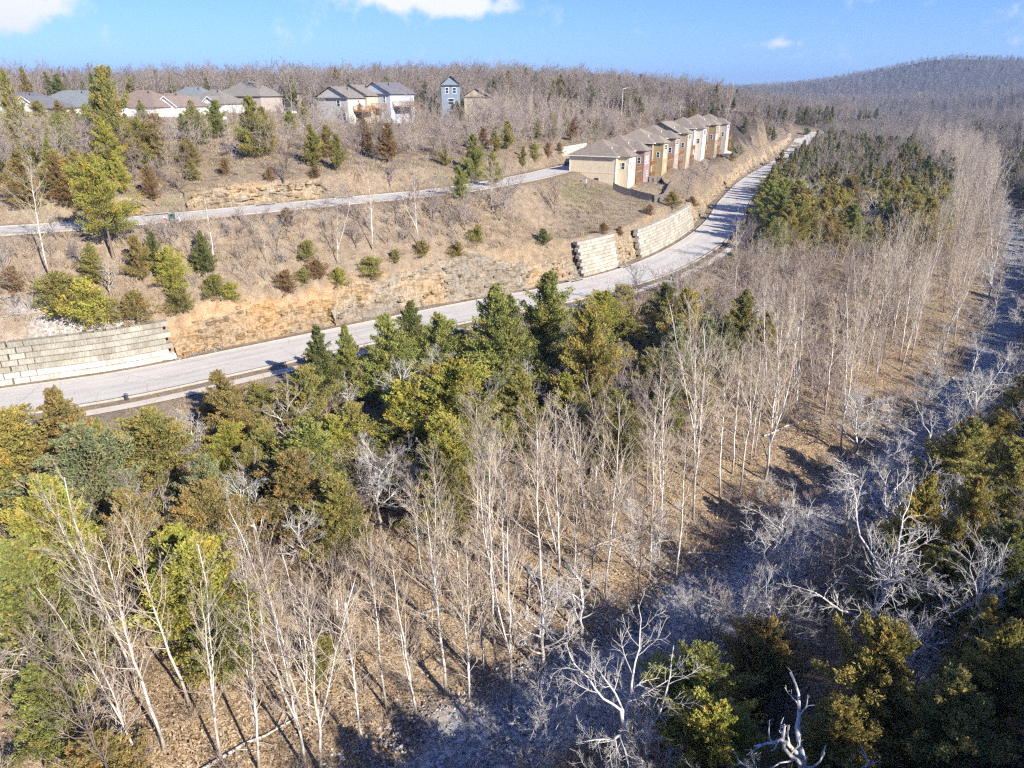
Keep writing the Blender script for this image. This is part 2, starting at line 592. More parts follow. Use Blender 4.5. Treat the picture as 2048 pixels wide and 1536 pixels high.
def bark_material(name, patchy=0.6):
    """colour comes from the object's own colour; dark shaggy blotches of bark"""
    m, nt, b = new_mat(name)
    L = nt.links
    oi = N(nt, 'ShaderNodeObjectInfo')
    tc = N(nt, 'ShaderNodeTexCoord')
    mp = N(nt, 'ShaderNodeMapping'); mp.inputs['Scale'].default_value = (4.0, 4.0, 1.1)
    L.new(tc.outputs['Object'], mp.inputs['Vector'])
    n = noise_n(nt, 1.0, 5, 0.65, mp.outputs[0])
    r = ramp(nt, [(0.36, (1 - patchy, 1 - patchy * 1.03, 1 - patchy * 1.08)), (0.5, (0.92, 0.91, 0.9)), (0.68, (1.12, 1.12, 1.12))])
    L.new(n.outputs[0], r.inputs[0])
    c = mixc(nt, 1.0, oi.outputs['Color'], r.outputs[0], 'MULTIPLY')
    if patchy > .4:      # old brown bark stays on the foot of the stem
        sx = N(nt, 'ShaderNodeSeparateXYZ'); L.new(tc.outputs['Object'], sx.inputs[0])
        zz = N(nt, 'ShaderNodeMath', operation='MULTIPLY_ADD'); zz.inputs[1].default_value = 7.0
        L.new(n.outputs[0], zz.inputs[0]); L.new(sx.outputs['Z'], zz.inputs[2])
        mr = N(nt, 'ShaderNodeMapRange'); mr.inputs['From Min'].default_value = 4.2; mr.inputs['From Max'].default_value = 8.0
        mr.inputs['To Min'].default_value = 0.85; mr.inputs['To Max'].default_value = 0.0
        L.new(zz.outputs[0], mr.inputs['Value'])
        c = mixc(nt, mr.outputs[0], c, (0.20, 0.155, 0.12))
    L.new(c, b.inputs['Base Color'])
    b.inputs['Roughness'].default_value = 0.85
    return m


M = {}
M['ground'] = ground_material()
M['road'] = road_material('aged_pavement')
M['walk'] = road_material('sidewalk_concrete', (1.12, 1.05, 0.96))
M['curb'] = simple_mat('curb_concrete', (0.34, 0.30, 0.245), 0.85, 0.25, 1.5)
M['block'] = block_material()
M['rock'] = rock_material()
M['foliage'] = foliage_material()
M['bark'] = bark_material('bark', 0.6)
M['twig'] = bark_material('twig', 0.25)
M['dark'] = simple_mat('dark_opening', (0.02, 0.02, 0.022), 0.6, 0.2)
M['glass'] = simple_mat('window_glass', (0.035, 0.045, 0.06), 0.12, 0.2, spec=0.6)
M['trim'] = simple_mat('white_trim', (0.78, 0.77, 0.74), 0.6, 0.05)
M['wood'] = simple_mat('deck_wood', (0.30, 0.17, 0.08), 0.8, 0.3, 3.0)
M['greywood'] = simple_mat('weathered_fence_wood', (0.17, 0.145, 0.125), 0.9, 0.35, 2.0)
M['metalgrey'] = simple_mat('galvanised_metal', (0.5, 0.52, 0.54), 0.4, 0.1, metal=0.4)
M['green'] = simple_mat('green_enamel', (0.035, 0.10, 0.075), 0.5, 0.15)
M['teal'] = simple_mat('pale_teal_plastic', (0.33, 0.45, 0.42), 0.5, 0.1)
M['red'] = simple_mat('red_paint', (0.55, 0.03, 0.025), 0.45, 0.1)
M['white'] = simple_mat('white_paint', (0.8, 0.8, 0.8), 0.4, 0.05)
M['rust'] = simple_mat('rusty_iron', (0.16, 0.075, 0.04), 0.8, 0.3, 6)
M['black'] = simple_mat('black_rubber', (0.02, 0.02, 0.02), 0.7, 0.2)


def shingle(name, col):
    m, nt, b = new_mat(name)
    L = nt.links
    tc = N(nt, 'ShaderNodeTexCoord')
    n = noise_n(nt, 1.2, 5, 0.65, tc.outputs['Object'])
    f = noise_n(nt, 9.0, 3, 0.7, tc.outputs['Object'])
    r = ramp(nt, [(0.3, tuple(c * .8 for c in col)), (0.7, tuple(c * 1.18 for c in col))])
    L.new(n.outputs[0], r.inputs[0])
    r2 = ramp(nt, [(0.35, (0.8, 0.8, 0.8)), (0.65, (1.15, 1.15, 1.15))])
    L.new(f.outputs[0], r2.inputs[0])
    c = mixc(nt, 1.0, r.outputs[0], r2.outputs[0], 'MULTIPLY')
    L.new(c, b.inputs['Base Color'])
    return m


def siding(name, col, vertical=False):
    m, nt, b = new_mat(name)
    L = nt.links
    tc = N(nt, 'ShaderNodeTexCoord')
    n = noise_n(nt, 0.7, 5, 0.65, tc.outputs['Object'])
    r = ramp(nt, [(0.3, tuple(c * .88 for c in col)), (0.7, tuple(min(.95, c * 1.08) for c in col))])
    L.new(n.outputs[0], r.inputs[0])
    L.new(r.outputs[0], b.inputs['Base Color'])
    w = N(nt, 'ShaderNodeTexWave', wave_type='BANDS', bands_direction='X' if vertical else 'Z', wave_profile='SAW')
    w.inputs['Scale'].default_value = 0.5 if vertical else 1.6
    L.new(tc.outputs['Object'], w.inputs['Vector'])
    bp = N(nt, 'ShaderNodeBump'); bp.inputs['Strength'].default_value = 0.4; bp.inputs['Distance'].default_value = 0.03
    L.new(w.outputs[0], bp.inputs['Height']); L.new(bp.outputs[0], b.inputs['Normal'])
    return m


# ------------------------------------------------------------------ roads: centre lines
def catmull(pts, step=1.0):
    P = np.array(pts, float)
    P = np.vstack([2 * P[0] - P[1], P, 2 * P[-1] - P[-2]])
    out = []
    for i in range(1, len(P) - 2):
        p0, p1, p2, p3 = P[i - 1:i + 3]
        n = max(2, int(np.linalg.norm(p2 - p1) / step))
        t = np.linspace(0, 1, n, endpoint=False)[:, None]
        out.append(0.5 * ((2 * p1) + (-p0 + p2) * t + (2 * p0 - 5 * p1 + 4 * p2 - p3) * t ** 2 + (-p0 + 3 * p1 - 3 * p2 + p3) * t ** 3))
    out.append(P[-2:-1])
    return np.vstack(out)


def tangents(L):
    d = np.gradient(L[:, :2], axis=0)
    return d / np.linalg.norm(d, axis=1)[:, None]


roadA_px = [(0, 806, 0), (250, 768, 0), (500, 716, 0), (750, 662, 0), (950, 620, 0), (1150, 581, 0), (1300, 538, 0), (1395, 490, 0),
            (1446, 445, 0), (1470, 402, 0), (1508, 360, 0), (1562, 325, 0.2), (1592, 300, 1.5), (1604, 284, 4.0), (1614, 271, 7.0)]
ptsA = [at(*p) for p in roadA_px]
ptsA = [ptsA[0] + (ptsA[0] - ptsA[1]) * k for k in (5, 3.5, 2, 1)] + ptsA
ptsA.append(ptsA[-1] + (ptsA[-1] - ptsA[-2]) * 1.0)
LA = catmull(ptsA, 1.0)
# keep the grade smooth
k = np.ones(41) / 41
LA[:, 2] = np.convolve(np.pad(LA[:, 2], 20, mode='edge'), k, 'valid')
TA = tangents(LA)
SA = np.concatenate([[0], np.cumsum(np.linalg.norm(np.diff(LA[:, :2], axis=0), axis=1))])
WA = 4.2          # half width of the lower road

roadB_px = [(0, 462, 14), (130, 453, 14), (310, 438, 14), (520, 418, 14), (700, 401, 14), (900, 381, 13.8), (1050, 356, 13.4), (1125, 338, 12.6)]
ptsB = [at(*p) for p in roadB_px]
ptsB = [ptsB[0] + (ptsB[0] - ptsB[1]) * k for k in (6, 3, 1.2)] + ptsB
# street runs on along the fronts of the row houses
rowdir = np.array([math.sin(R(27)), math.cos(R(27)), 0])
ptsB += [ptsB[-1] + rowdir * d + np.array([0, 0, -0.0]) for d in (20, 45, 75, 110, 150)]
LB = catmull(ptsB, 1.0)
TB = tangents(LB)
SB = np.concatenate([[0], np.cumsum(np.linalg.norm(np.diff(LB[:, :2], axis=0), axis=1))])
WB = 3.4

creek_px = [(900, 1536), (1300, 1300), (1500, 1150), (1750, 980), (1900, 830), (1990, 700), (2030, 560), (2030, 470), (2000, 380)]
ptsC = [at(a, b, -6.0) for a, b in creek_px]
ptsC = [ptsC[0] + (ptsC[0] - ptsC[1]) * kk for kk in (5, 3, 1.2)] + ptsC
ptsC += [np.array([270, 420, -5.0]), np.array([330, 620, -4.0]), np.array([400, 900, 0.0]), np.array([520, 1400, 8.0])]
LC = catmull(ptsC, 2.0)
TC = tangents(LC)


def nearest(line, tan, x, y):
    """index of the nearest sample and signed offset (left positive)"""
    x, y = np.asarray(x, float).ravel(), np.asarray(y, float).ravel()
    idx = np.empty(len(x), np.int64)
    st = max(1, len(line) // 150)
    sub = np.arange(0, len(line), st)
    for a in range(0, len(x), 40000):
        b = min(len(x), a + 40000)
        d = (x[a:b, None] - line[None, sub, 0]) ** 2 + (y[a:b, None] - line[None, sub, 1]) ** 2
        c = sub[np.argmin(d, axis=1)]
        best, bi = None, None
        for o in range(-st, st + 1):
            j = np.clip(c + o, 0, len(line) - 1)
            e = (x[a:b] - line[j, 0]) ** 2 + (y[a:b] - line[j, 1]) ** 2
            if best is None:
                best, bi = e, j
            else:
                w = e < best
                best = np.where(w, e, best); bi = np.where(w, j, bi)
        idx[a:b] = bi
    dx, dy = x - line[idx, 0], y - line[idx, 1]
    t = tan[idx, 0] * dy - tan[idx, 1] * dx
    al = tan[idx, 0] * dx + tan[idx, 1] * dy
    dist = np.hypot(dx, dy)
    return idx, np.sign(t) * dist, al


# ------------------------------------------------------------------ terrain height field
def rbf_fit(P, c=3.0):
    P = np.array(P, float)
    d = np.sqrt(((P[:, None, :2] - P[None, :, :2]) ** 2).sum(-1) + c * c)
    n = len(P)
    A = np.zeros((n + 3, n + 3))
    A[:n, :n] = d - 0.0
    A[:n, n] = 1; A[:n, n + 1:] = P[:, :2] / 1000; A[n, :n] = 1; A[n + 1:, :n] = P[:, :2].T / 1000
    A[:n, :n] += np.eye(n) * -0.02
    w = np.linalg.solve(A, np.concatenate([P[:, 2], [0, 0, 0]]))
    return P, w, c


def rbf_eval(f, x, y):
    P, w, c = f
    out = np.full(x.shape, w[len(P)]) + w[len(P) + 1] * x / 1000 + w[len(P) + 2] * y / 1000
    for i in range(len(P)):
        out += w[i] * np.sqrt((x - P[i, 0]) ** 2 + (y - P[i, 1]) ** 2 + c * c)
    return out


def off(line, tan, i, t, z):
    return (line[i, 0] - tan[i, 1] * t, line[i, 1] + tan[i, 0] * t, z)


def sA_at(px):
    """sample index of the lower road under picture column px"""
    X, Y, D = project(LA[:, 0], LA[:, 1], LA[:, 2])
    ok = (D > 5) & (LA[:, 1] < 260)
    j = np.where(ok)[0]
    return j[np.argmin(np.abs(X[j] - px))]


def sB_at(px):
    X, Y, D = project(LB[:, 0], LB[:, 1], LB[:, 2])
    j = np.where((D > 5) & (np.arange(len(LB)) < len(LB) - 140))[0]
    return j[np.argmin(np.abs(X[j] - px))]


CUT0 = WA + 2.3      # where the cut begins, left of the lower road


def sW_at(px):
    """sample index of the lower road whose cut foot lies under picture column px"""
    X, Y, D = project(LA[:, 0] - TA[:, 1] * CUT0, LA[:, 1] + TA[:, 0] * CUT0, LA[:, 2])
    j = np.where((D > 5) & (LA[:, 1] < 260))[0]
    return j[np.argmin(np.abs(X[j] - px))]


far_hills = [(360, 2000, 30), (620, 2000, 42), (698, 2000, 47), (800, 2000, 52), (870, 2000, 60), (945, 2000, 76), (1000, 2000, 90), (1060, 2000, 106), (1141, 2000, 114), (1250, 2000, 107), (1350, 2020, 100), (1100, 2350, 80), (800, 2350, 40), (1500, 2400, 80),
             (1700, 2100, 100), (2300, 2200, 90), (600, 1000, 14), (720, 1000, 30), (900, 1000, 52), (1300, 1100, 70), (420, 800, -1), (560, 800, 6), (700, 780, 22),
             (0, 1200, 32), (-600, 1200, 40), (-1500, 1500, 40), (-3000, 3000, 40), (0, 3000, 40), (1500, 3000, 60), (3000, 3000, 80), (0, 5500, 30), (-5000, 5500, 30), (5000, 5500, 40),
             (-5000, 0, 30), (5000, 0, 60), (-5000, -3000, 20), (0, -3000, 30), (5000, -3000, 50), (0, -600, 40), (-400, -400, 20), (400, -200, 60), (480, 100, 55), (480, 300, 42), (520, 520, 32), (300, 1500, 20), (420, 1500, 24), (700, 1450, 18), (900, 1450, 34), (1100, 1450, 48)]
ptsR, ptsL = [], []
for i in range(0, len(LA), 12):
    ptsR.append(tuple(LA[i]))
    if LA[i, 1] < 330:
        ptsR.append(off(LA, TA, i, -9, LA[i, 2] - 0.5))
        ptsR.append(off(LA, TA, i, -20, LA[i, 2] - 2.6))
for i in range(0, len(LC), 8):
    z = LC[i, 2]
    ptsR.append((LC[i, 0], LC[i, 1], z))
    if LC[i, 1] < 330:
        ptsR.append(off(LC, TC, i, 5.5, z + 0.5))
        ptsR.append(off(LC, TC, i, 10, z + 1.6))
        ptsR.append(off(LC, TC, i, 20, z + 2.2))
    ptsR.append(off(LC, TC, i, -7, z + 0.3))
    if LC[i, 1] < 150:
        ptsR += [off(LC, TC, i, -14, z + 3.2), off(LC, TC, i, -28, z + 9.5), off(LC, TC, i, -48, z + 16.0), off(LC, TC, i, -85, z + 24)]
    elif LC[i, 1] < 500:
        ptsR += [off(LC, TC, i, -25, z + 5), off(LC, TC, i, -60, z + 12), off(LC, TC, i, -110, z + 22)]
ptsR += far_hills
# upper side, just above the cut of the lower road, height above road
cut_h = [(-200, 4.4), (0, 4.4), (330, 4.4), (420, 3.6), (600, 3.9), (800, 4.8), (1000, 5.2), (1130, 6.3), (1215, 6.2), (1240, 5.4), (1272, 5.7), (1372, 4.9), (1400, 3.4), (1440, 3.2)]
for px, h in cut_h:
    i = sW_at(px)
    ptsL.append(off(LA, TA, i, CUT0 + 1.6, LA[i, 2] + h))
for i in range(sA_at(1446), len(LA), 14):
    h = 3.2 if LA[i, 1] < 380 else 2.2
    ptsL.append(off(LA, TA, i, CUT0 + 1.6, LA[i, 2] + h))
for i in range(0, len(LB), 12):
    ptsL.append(tuple(LB[i]))
    if i < sB_at(1050):
        ptsL.append(off(LB, TB, i, -7, LB[i, 2] - 1.3))
# open slope in front of the near house and its yard
for px, py, z in [(1200, 420, 8.0), (1150, 372, 11.0), (1100, 400, 10.2), (1060, 430, 8.4), (1260, 430, 6.8), (1310, 405, 7.6), (1240, 380, 9.2), (1340, 376, 8.4), (1300, 365, 9.0),
                  (1147, 354, 12.0), (1380, 350, 8.2), (1420, 322, 8.2)]:
    ptsL.append(tuple(at(px, py, z)))
# above the upper street
for px, py, z in [(100, 390, 17.2), (300, 370, 17.2), (500, 360, 17.3), (700, 345, 17.4), (850, 345, 16.6), (1000, 320, 16.4), (1100, 300, 17.0),
                  (60, 310, 20.5), (300, 310, 20.3), (500, 300, 20.5), (700, 290, 20.0), (900, 280, 19.8), (1050, 275, 18.8),
                  (30, 246, 24.0), (200, 246, 24.0), (400, 246, 24.0), (480, 246, 23.8), (600, 246, 23.2), (720, 246, 22.6), (820, 246, 22.4), (900, 238, 22.8), (1000, 240, 22.0), (1100, 250, 20.0), (1200, 262, 17.5)]:
    ptsL.append(tuple(at(px, py, z)))
ptsL += [(-120, 260, 25), (-40, 270, 25), (40, 280, 24), (-200, 350, 27), (-60, 360, 29), (20, 370, 29.5), (70, 390, 25), (125, 410, 17), (165, 445, 12), (200, 510, 11), (260, 640, 10),
         (100, 325, 11.5), (125, 365, 11.5), (60, 450, 30), (0, 520, 31), (-250, 520, 27), (-120, 520, 29), (140, 520, 24), (200, 600, 19), (-160, 180, 24), (-220, 150, 22), (-300, 200, 24), (-160, 60, 12), (-110, 90, 14)]
ptsL += far_hills
FL, FR = rbf_fit(ptsL, 2.5), rbf_fit(ptsR, 2.5)

# stretches of the lower cut held by block walls (sample ranges) with their courses
W1 = (sW_at(-300), sW_at(342))
W2 = (sW_at(1154), sW_at(1224))
W3 = (sW_at(1272), sW_at(1380))
PADS = []          # (x, y, radius, z)


def H(x, y, detail=True):
    shp = np.shape(x)
    x, y = np.asarray(x, float).ravel(), np.asarray(y, float).ravel()
    zl, zr = rbf_eval(FL, x, y), rbf_eval(FR, x, y)
    ia, ta, al = nearest(LA, TA, x, y)
    # beyond the ends of the sampled road let the sides merge
    n1 = fbm(x / 11, y / 11, 3, 4) - 0.5
    n2 = fbm(x / 2.3, y / 2.3, 9, 3) - 0.5
    d_road = np.abs(ta)
    near = smooth(7, 16, d_road)
    if detail:
        zr = zr + near * (n1 * 1.1 + n2 * 0.35)
    # lower road bed
    zr = np.where(d_road < 60, LA[ia, 2] - 0.06 + (zr - LA[ia, 2] + 0.06) * smooth(WA + 4.2, WA + 11, d_road), zr)
    # upper street bed and the small cut above it
    ib, tb, bl = nearest(LB, TB, x, y)
    db = np.abs(tb)
    if detail:
        zl = zl + smooth(5, 12, db) * smooth(1, 8, np.abs(ta - CUT0)) * (n1 * 1.3 + n2 * 0.4)
    zl = np.where(db < 40, LB[ib, 2] - 0.06 + (zl - LB[ib, 2] + 0.06) * np.where(tb > 0, smooth(WB + 2.6, WB + 4.6, db), smooth(WB + 0.8, WB + 5.5, db)), zl)
    for (px_, py_, r_, z_) in PADS:
        d = np.hypot(x - px_, y - py_)
        zl = z_ + (zl - z_) * smooth(r_, r_ + 6, d)
    # cut
    wall = ((ia >= W1[0]) & (ia <= W1[1])) | ((ia >= W2[0]) & (ia <= W2[1])) | ((ia >= W3[0]) & (ia <= W3[1]))
    c0 = np.where(wall, CUT0 + 0.8, CUT0 + 0.5)
    bw = np.where(wall, 1.4, 2.4)
    if detail:
        c0 = c0 + np.where(wall, 0, (fbm(x / 5, y / 5, 21, 3) - 0.5) * 0.8)
    k = smooth(0, 1, (ta - c0) / bw)
    z = zr * (1 - k) + zl * k
    # far away to the right of the valley both fields agree; blend behind the end of the road
    return z.reshape(shp)


def place_base(px, py):
    """points on the ground seen at picture positions"""
    px, py = np.atleast_1d(np.asarray(px, float)), np.atleast_1d(np.asarray(py, float))
    return place_top(px, py, np.zeros_like(px))


def place_top(px, py, h):
    """ground points whose plant of height h has its tip at the picture position"""
    px, py, h = [np.atleast_1d(np.asarray(v, float)) for v in (px, py, h)]
    h = np.broadcast_to(h, px.shape)
    D = np.stack([ray(a, b) for a, b in zip(px, py)])
    t = np.full(len(px), 22.0)
    done = np.zeros(len(px), bool)
    lo = t.copy()
    for _ in range(260):
        p = D * t[:, None]
        g = H(p[:, 0], p[:, 1], False) + h - (CAM_Z + p[:, 2])
        hit = (g >= 0) & ~done
        done |= hit
        if done.all():
            break
        lo = np.where(done, lo, t)
        t = np.where(done, t, t + np.maximum(0.25, np.minimum(8, -g * 0.8)))
    hi = t.copy()
    for _ in range(12):
        m = 0.5 * (lo + hi)
        p = D * m[:, None]
        g = H(p[:, 0], p[:, 1], True) + h - (CAM_Z + p[:, 2])
        hi = np.where(g >= 0, m, hi); lo = np.where(g >= 0, lo, m)
    p = D * hi[:, None]
    z = H(p[:, 0], p[:, 1])
    return np.stack([p[:, 0], p[:, 1], z], 1)


def axis_grid(fine0, fine1, step, lo, hi, grow=1.09, maxstep=140):
    mid = np.arange(fine0, fine1 + 1e-6, step)
    up, s = [], step
    v = mid[-1]
    while v < hi:
        s = min(maxstep, s * grow); v += s; up.append(v)
    dn, s = [], step
    v = mid[0]
    while v > lo:
        s = min(maxstep, s * grow); v -= s; dn.append(v)
    return np.concatenate([dn[::-1], mid, up])


GRAVEL_POLY = [(-40, 590), (200, 610), (330, 640), (345, 670), (-40, 720)]
ORANGE_POLY = [(330, 650), (420, 600), (560, 595), (700, 560), (860, 545), (880, 570), (700, 640), (600, 670), (480, 690), (350, 720)]


def build_terrain():
    gx = axis_grid(-82, 112, 0.62, -5000, 6000, 1.075)
    gy = axis_grid(24, 190, 0.62, -2500, 6000, 1.06)
    X, Y = np.meshgrid(gx, gy)
    Z = H(X, Y)
    nx, ny = len(gx), len(gy)
    V = np.stack([X.ravel(), Y.ravel(), Z.ravel()], 1)
    idx = np.arange(nx * ny).reshape(ny, nx)
    Q = np.stack([idx[:-1, :-1].ravel(), idx[:-1, 1:].ravel(), idx[1:, 1:].ravel(), idx[1:, :-1].ravel()], 1)
    me = np_mesh('ground', V, [Q], M['ground'], True)
    x, y = V[:, 0], V[:, 1]
    ia, ta, _ = nearest(LA, TA, x, y)
    ic, tc, _ = nearest(LC, TC, x, y)
    ib, tb, _ = nearest(LB, TB, x, y)
    px, py, dep = project(x, y, V[:, 2])
    ok = dep > 4
    n = fbm(x / 7, y / 7, 5, 4)
    nb = fbm(x / 16, y / 16, 15, 4)
    right = ta < CUT0
    leaf = smooth(9, 16, -ta) * right
    leaf = leaf * (0.65 + 0.35 * smooth(0.3, 0.5, n))
    leaf = np.where(~right, smooth(0.5, 0.66, n) * 0.35, leaf)
    gravel = smooth(4.0, 1.8, np.abs(tc) + (n - 0.5) * 6) * (y < 420)
    gravel = np.maximum(gravel, np.where(ok & in_poly(px, py, GRAVEL_POLY) & ~right, smooth(0.35, 0.6, n) * 0.85, 0))
    green = np.zeros_like(x)
    gp = [([(0, 440), (0, 395), (240, 415), (330, 390), (640, 375), (660, 385), (640, 400), (300, 430)], .75),
          ([(860, 360), (880, 310), (960, 320), (1010, 350), (900, 378)], .6),
          ([(1130, 355), (1160, 360), (1240, 385), (1300, 402), (1340, 376), (1290, 372), (1230, 420), (1120, 400)], .5),
          ([(330, 395), (640, 375), (640, 400), (340, 420)], .9), ([(700, 235), (800, 235), (790, 290), (700, 285)], .5),
          ([(1150, 620), (1450, 500), (1560, 470), (1560, 520), (1300, 590), (1150, 650)], .3)]
    for poly, w in gp:
        green = np.maximum(green, np.where(ok & in_poly(px, py, poly), w * smooth(0.35, 0.6, n), 0))
    orange = np.where(ok & in_poly(px, py, ORANGE_POLY), smooth(0.25, 0.5, n), 0) * (ta > WA + 1.5)
    orange = np.maximum(orange, 0.18 * smooth(CUT0 - 1, CUT0 + 1, ta) * smooth(CUT0 + 5, CUT0 + 2.5, ta) * smooth(0.4, 0.6, nb))
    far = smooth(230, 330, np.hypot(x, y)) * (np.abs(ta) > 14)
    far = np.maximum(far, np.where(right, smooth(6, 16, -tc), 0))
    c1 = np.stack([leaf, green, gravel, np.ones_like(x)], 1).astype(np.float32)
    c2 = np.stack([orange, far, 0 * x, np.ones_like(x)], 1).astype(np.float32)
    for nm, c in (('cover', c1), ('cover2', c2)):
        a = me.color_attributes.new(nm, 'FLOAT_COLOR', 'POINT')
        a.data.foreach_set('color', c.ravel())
    o = link('ground', me)
    tag(o, kind='structure')
    return o


GROUND = build_terrain()


# ------------------------------------------------------------------ roads, kerbs, pavement
def ribbon(name, line, tan, i0, i1, t0, t1, dz, mat, ncol=2, parent=None):
    ii = np.arange(i0, i1)
    cols = []
    for c in range(ncol):
        t = t0 + (t1 - t0) * c / (ncol - 1)
        cols.append(np.stack([line[ii, 0] - tan[ii, 1] * t, line[ii, 1] + tan[ii, 0] * t, line[ii, 2] + dz], 1))
    V = np.concatenate(cols)
    n = len(ii)
    Q = []
    for c in range(ncol - 1):
        a = np.arange(n - 1) + c * n
        Q.append(np.stack([a, a + n, a + n + 1, a + 1], 1))
    Q = np.concatenate(Q)
    if t1 > t0:
        Q = Q[:, ::-1]
    me = np_mesh(name, V, [Q], mat, True)
    uv = me.uv_layers.new(name='along')
    lv = np.empty(len(me.loops), np.int32)
    me.loops.foreach_get('vertex_index', lv)
    u = np.concatenate([np.full(n, c / (ncol - 1)) for c in range(ncol)])
    s = np.concatenate([np.arange(n) * 1.0] * ncol)
    uv.data.foreach_set('uv', np.stack([u[lv], s[lv]], 1).ravel().astype(np.float32))
    return link(name, me, parent)


def kerb(name, line, tan, i0, i1, t0, t1, z0, z1, mat, parent=None):
    ii = np.arange(i0, i1)
    prof = [(t0, z0), (t0, z1), (t1, z1), (t1, z0)]
    cols = [np.stack([line[ii, 0] - tan[ii, 1] * t, line[ii, 1] + tan[ii, 0] * t, line[ii, 2] + z], 1) for t, z in prof]
    V = np.concatenate(cols)
    n = len(ii)
    Q = []
    for c in range(3):
        a = np.arange(n - 1) + c * n
        Q.append(np.stack([a, a + n, a + n + 1, a + 1], 1))
    me = np_mesh(name, V, [np.concatenate(Q)], mat)
    return link(name, me, parent)


nA, nB = len(LA), len(LB)
tag(ribbon('road', LA, TA, 0, nA, -WA, WA, 0.02, M['road'], 7), kind='structure')
for s in (-1, 1):
    tag(kerb('kerb', LA, TA, 0, nA, s * WA, s * (WA + 0.32), -0.25, 0.14, M['curb']), kind='structure')
# pavement on the valley side in separate slabs where they can be told apart is too fine: one strip
tag(ribbon('pavement', LA, TA, 0, nA, -(WA + 2.0), -(WA + 3.5), 0.06, M['walk'], 3), kind='structure')
tag(ribbon('road', LB, TB, 0, nB, -WB, WB, 0.02, M['road'], 5), kind='structure')
for s in (-1, 1):
    tag(kerb('kerb', LB, TB, 0, nB, s * WB, s * (WB + 0.3), -0.25, 0.13, M['curb']), kind='structure')

# ------------------------------------------------------------------ block retaining walls
def block_meshes(n, w, h, d):
    out = []
    for k in range(n):
        rr = np.random.default_rng(100 + k)
        mb = MB()
        # split face: front (local -y) bulges and is uneven
        nx, nz = 5, 2
        b = 0.02
        vs, fs = [], []
        for j in range(nz + 1):
            for i in range(nx + 1):
                x = b + (w - 2 * b) * i / nx
                z = b + (h - 2 * b) * j / nz
                edge = (i in (0, nx)) or (j in (0, nz))
                y = 0.035 if edge else -rr.uniform(0.0, 0.05)
                vs.append((x, y, z))
        for j in range(nz):
            for i in range(nx):
                a = j * (nx + 1) + i
                fs.append((a, a + 1, a + nx + 2, a + nx + 1))
        mb.add(vs, fs)
        mb.box(b, w - b, 0.035, d, b, h - b)
        out.append(mb.mesh('block', M['block']))
    return out


def retaining_wall(i0, i1, courses, bw, bh, batter, name, label, col_fn, variants, cap=False):
    root = empty(name, LA[(i0 + i1) // 2], 0, label, 'retaining wall', None)
    s0, s1 = SA[i0], SA[i1]
    inv = Matrix.Translation(-Vector(LA[(i0 + i1) // 2]))
    rr = np.random.default_rng(i0)
    for c in range(courses):
        s = s0 - (c % 2) * bw * 0.5 + bw * 0.5
        while s < s1 - 0.2:
            m = s + bw / 2
            i = int(np.searchsorted(SA, m))
            i = min(max(i, 1), nA - 1)
            f = (m - SA[i - 1]) / (SA[i] - SA[i - 1])
            p = LA[i - 1] * (1 - f) + LA[i] * f
            tn = TA[i]
            t = CUT0 + c * batter + rr.uniform(-0.012, 0.012)
            # local x runs along -tangent so that local -y faces the road
            ang = math.atan2(-tn[1], -tn[0])
            ctr = np.array([p[0] - tn[1] * t, p[1] + tn[0] * t, p[2] + c * bh - 0.05])
            org = ctr + np.array([tn[0], tn[1], 0]) * bw / 2
            o = bpy.data.objects.new('block', variants[int(rr.integers(len(variants)))])
            o.location = org - LA[(i0 + i1) // 2]
            o.rotation_euler = (0, 0, ang + rr.uniform(-.006, .006))
            o.color = col_fn(c, rr)
            COL.objects.link(o)
            o.parent = root
            s += bw
    return root


def col1(c, rr):
    if c < 2:
        k = rr.uniform(0.54, 0.64)
        return (k, k * 0.98, k * 0.95, 1)
    k = rr.uniform(0.33, 0.44)
    return (k, k * 0.96, k * 0.86, 1)


def col2(c, rr):
    k = rr.uniform(0.40, 0.54)
    return (k, k * 0.955, k * 0.87, 1)


big_blocks = block_meshes(5, 1.5, 0.64, 0.95)
small_blocks = block_meshes(5, 1.0, 0.60, 0.95)
retaining_wall(W1[0], W1[1], 7, 1.5, 0.64, 0.21, 'retaining_wall', 'long weathered block retaining wall with two whitish bottom courses beside lower road', col1, big_blocks)
retaining_wall(W2[0], W2[1], 10, 1.0, 0.60, 0.15, 'retaining_wall', 'short narrow pale block retaining wall between two outcrops of rock', col2, small_blocks)
retaining_wall(W3[0], W3[1], 9, 1.0, 0.60, 0.15, 'retaining_wall', 'curved pale block retaining wall at the bend of the lower road', col2, small_blocks)


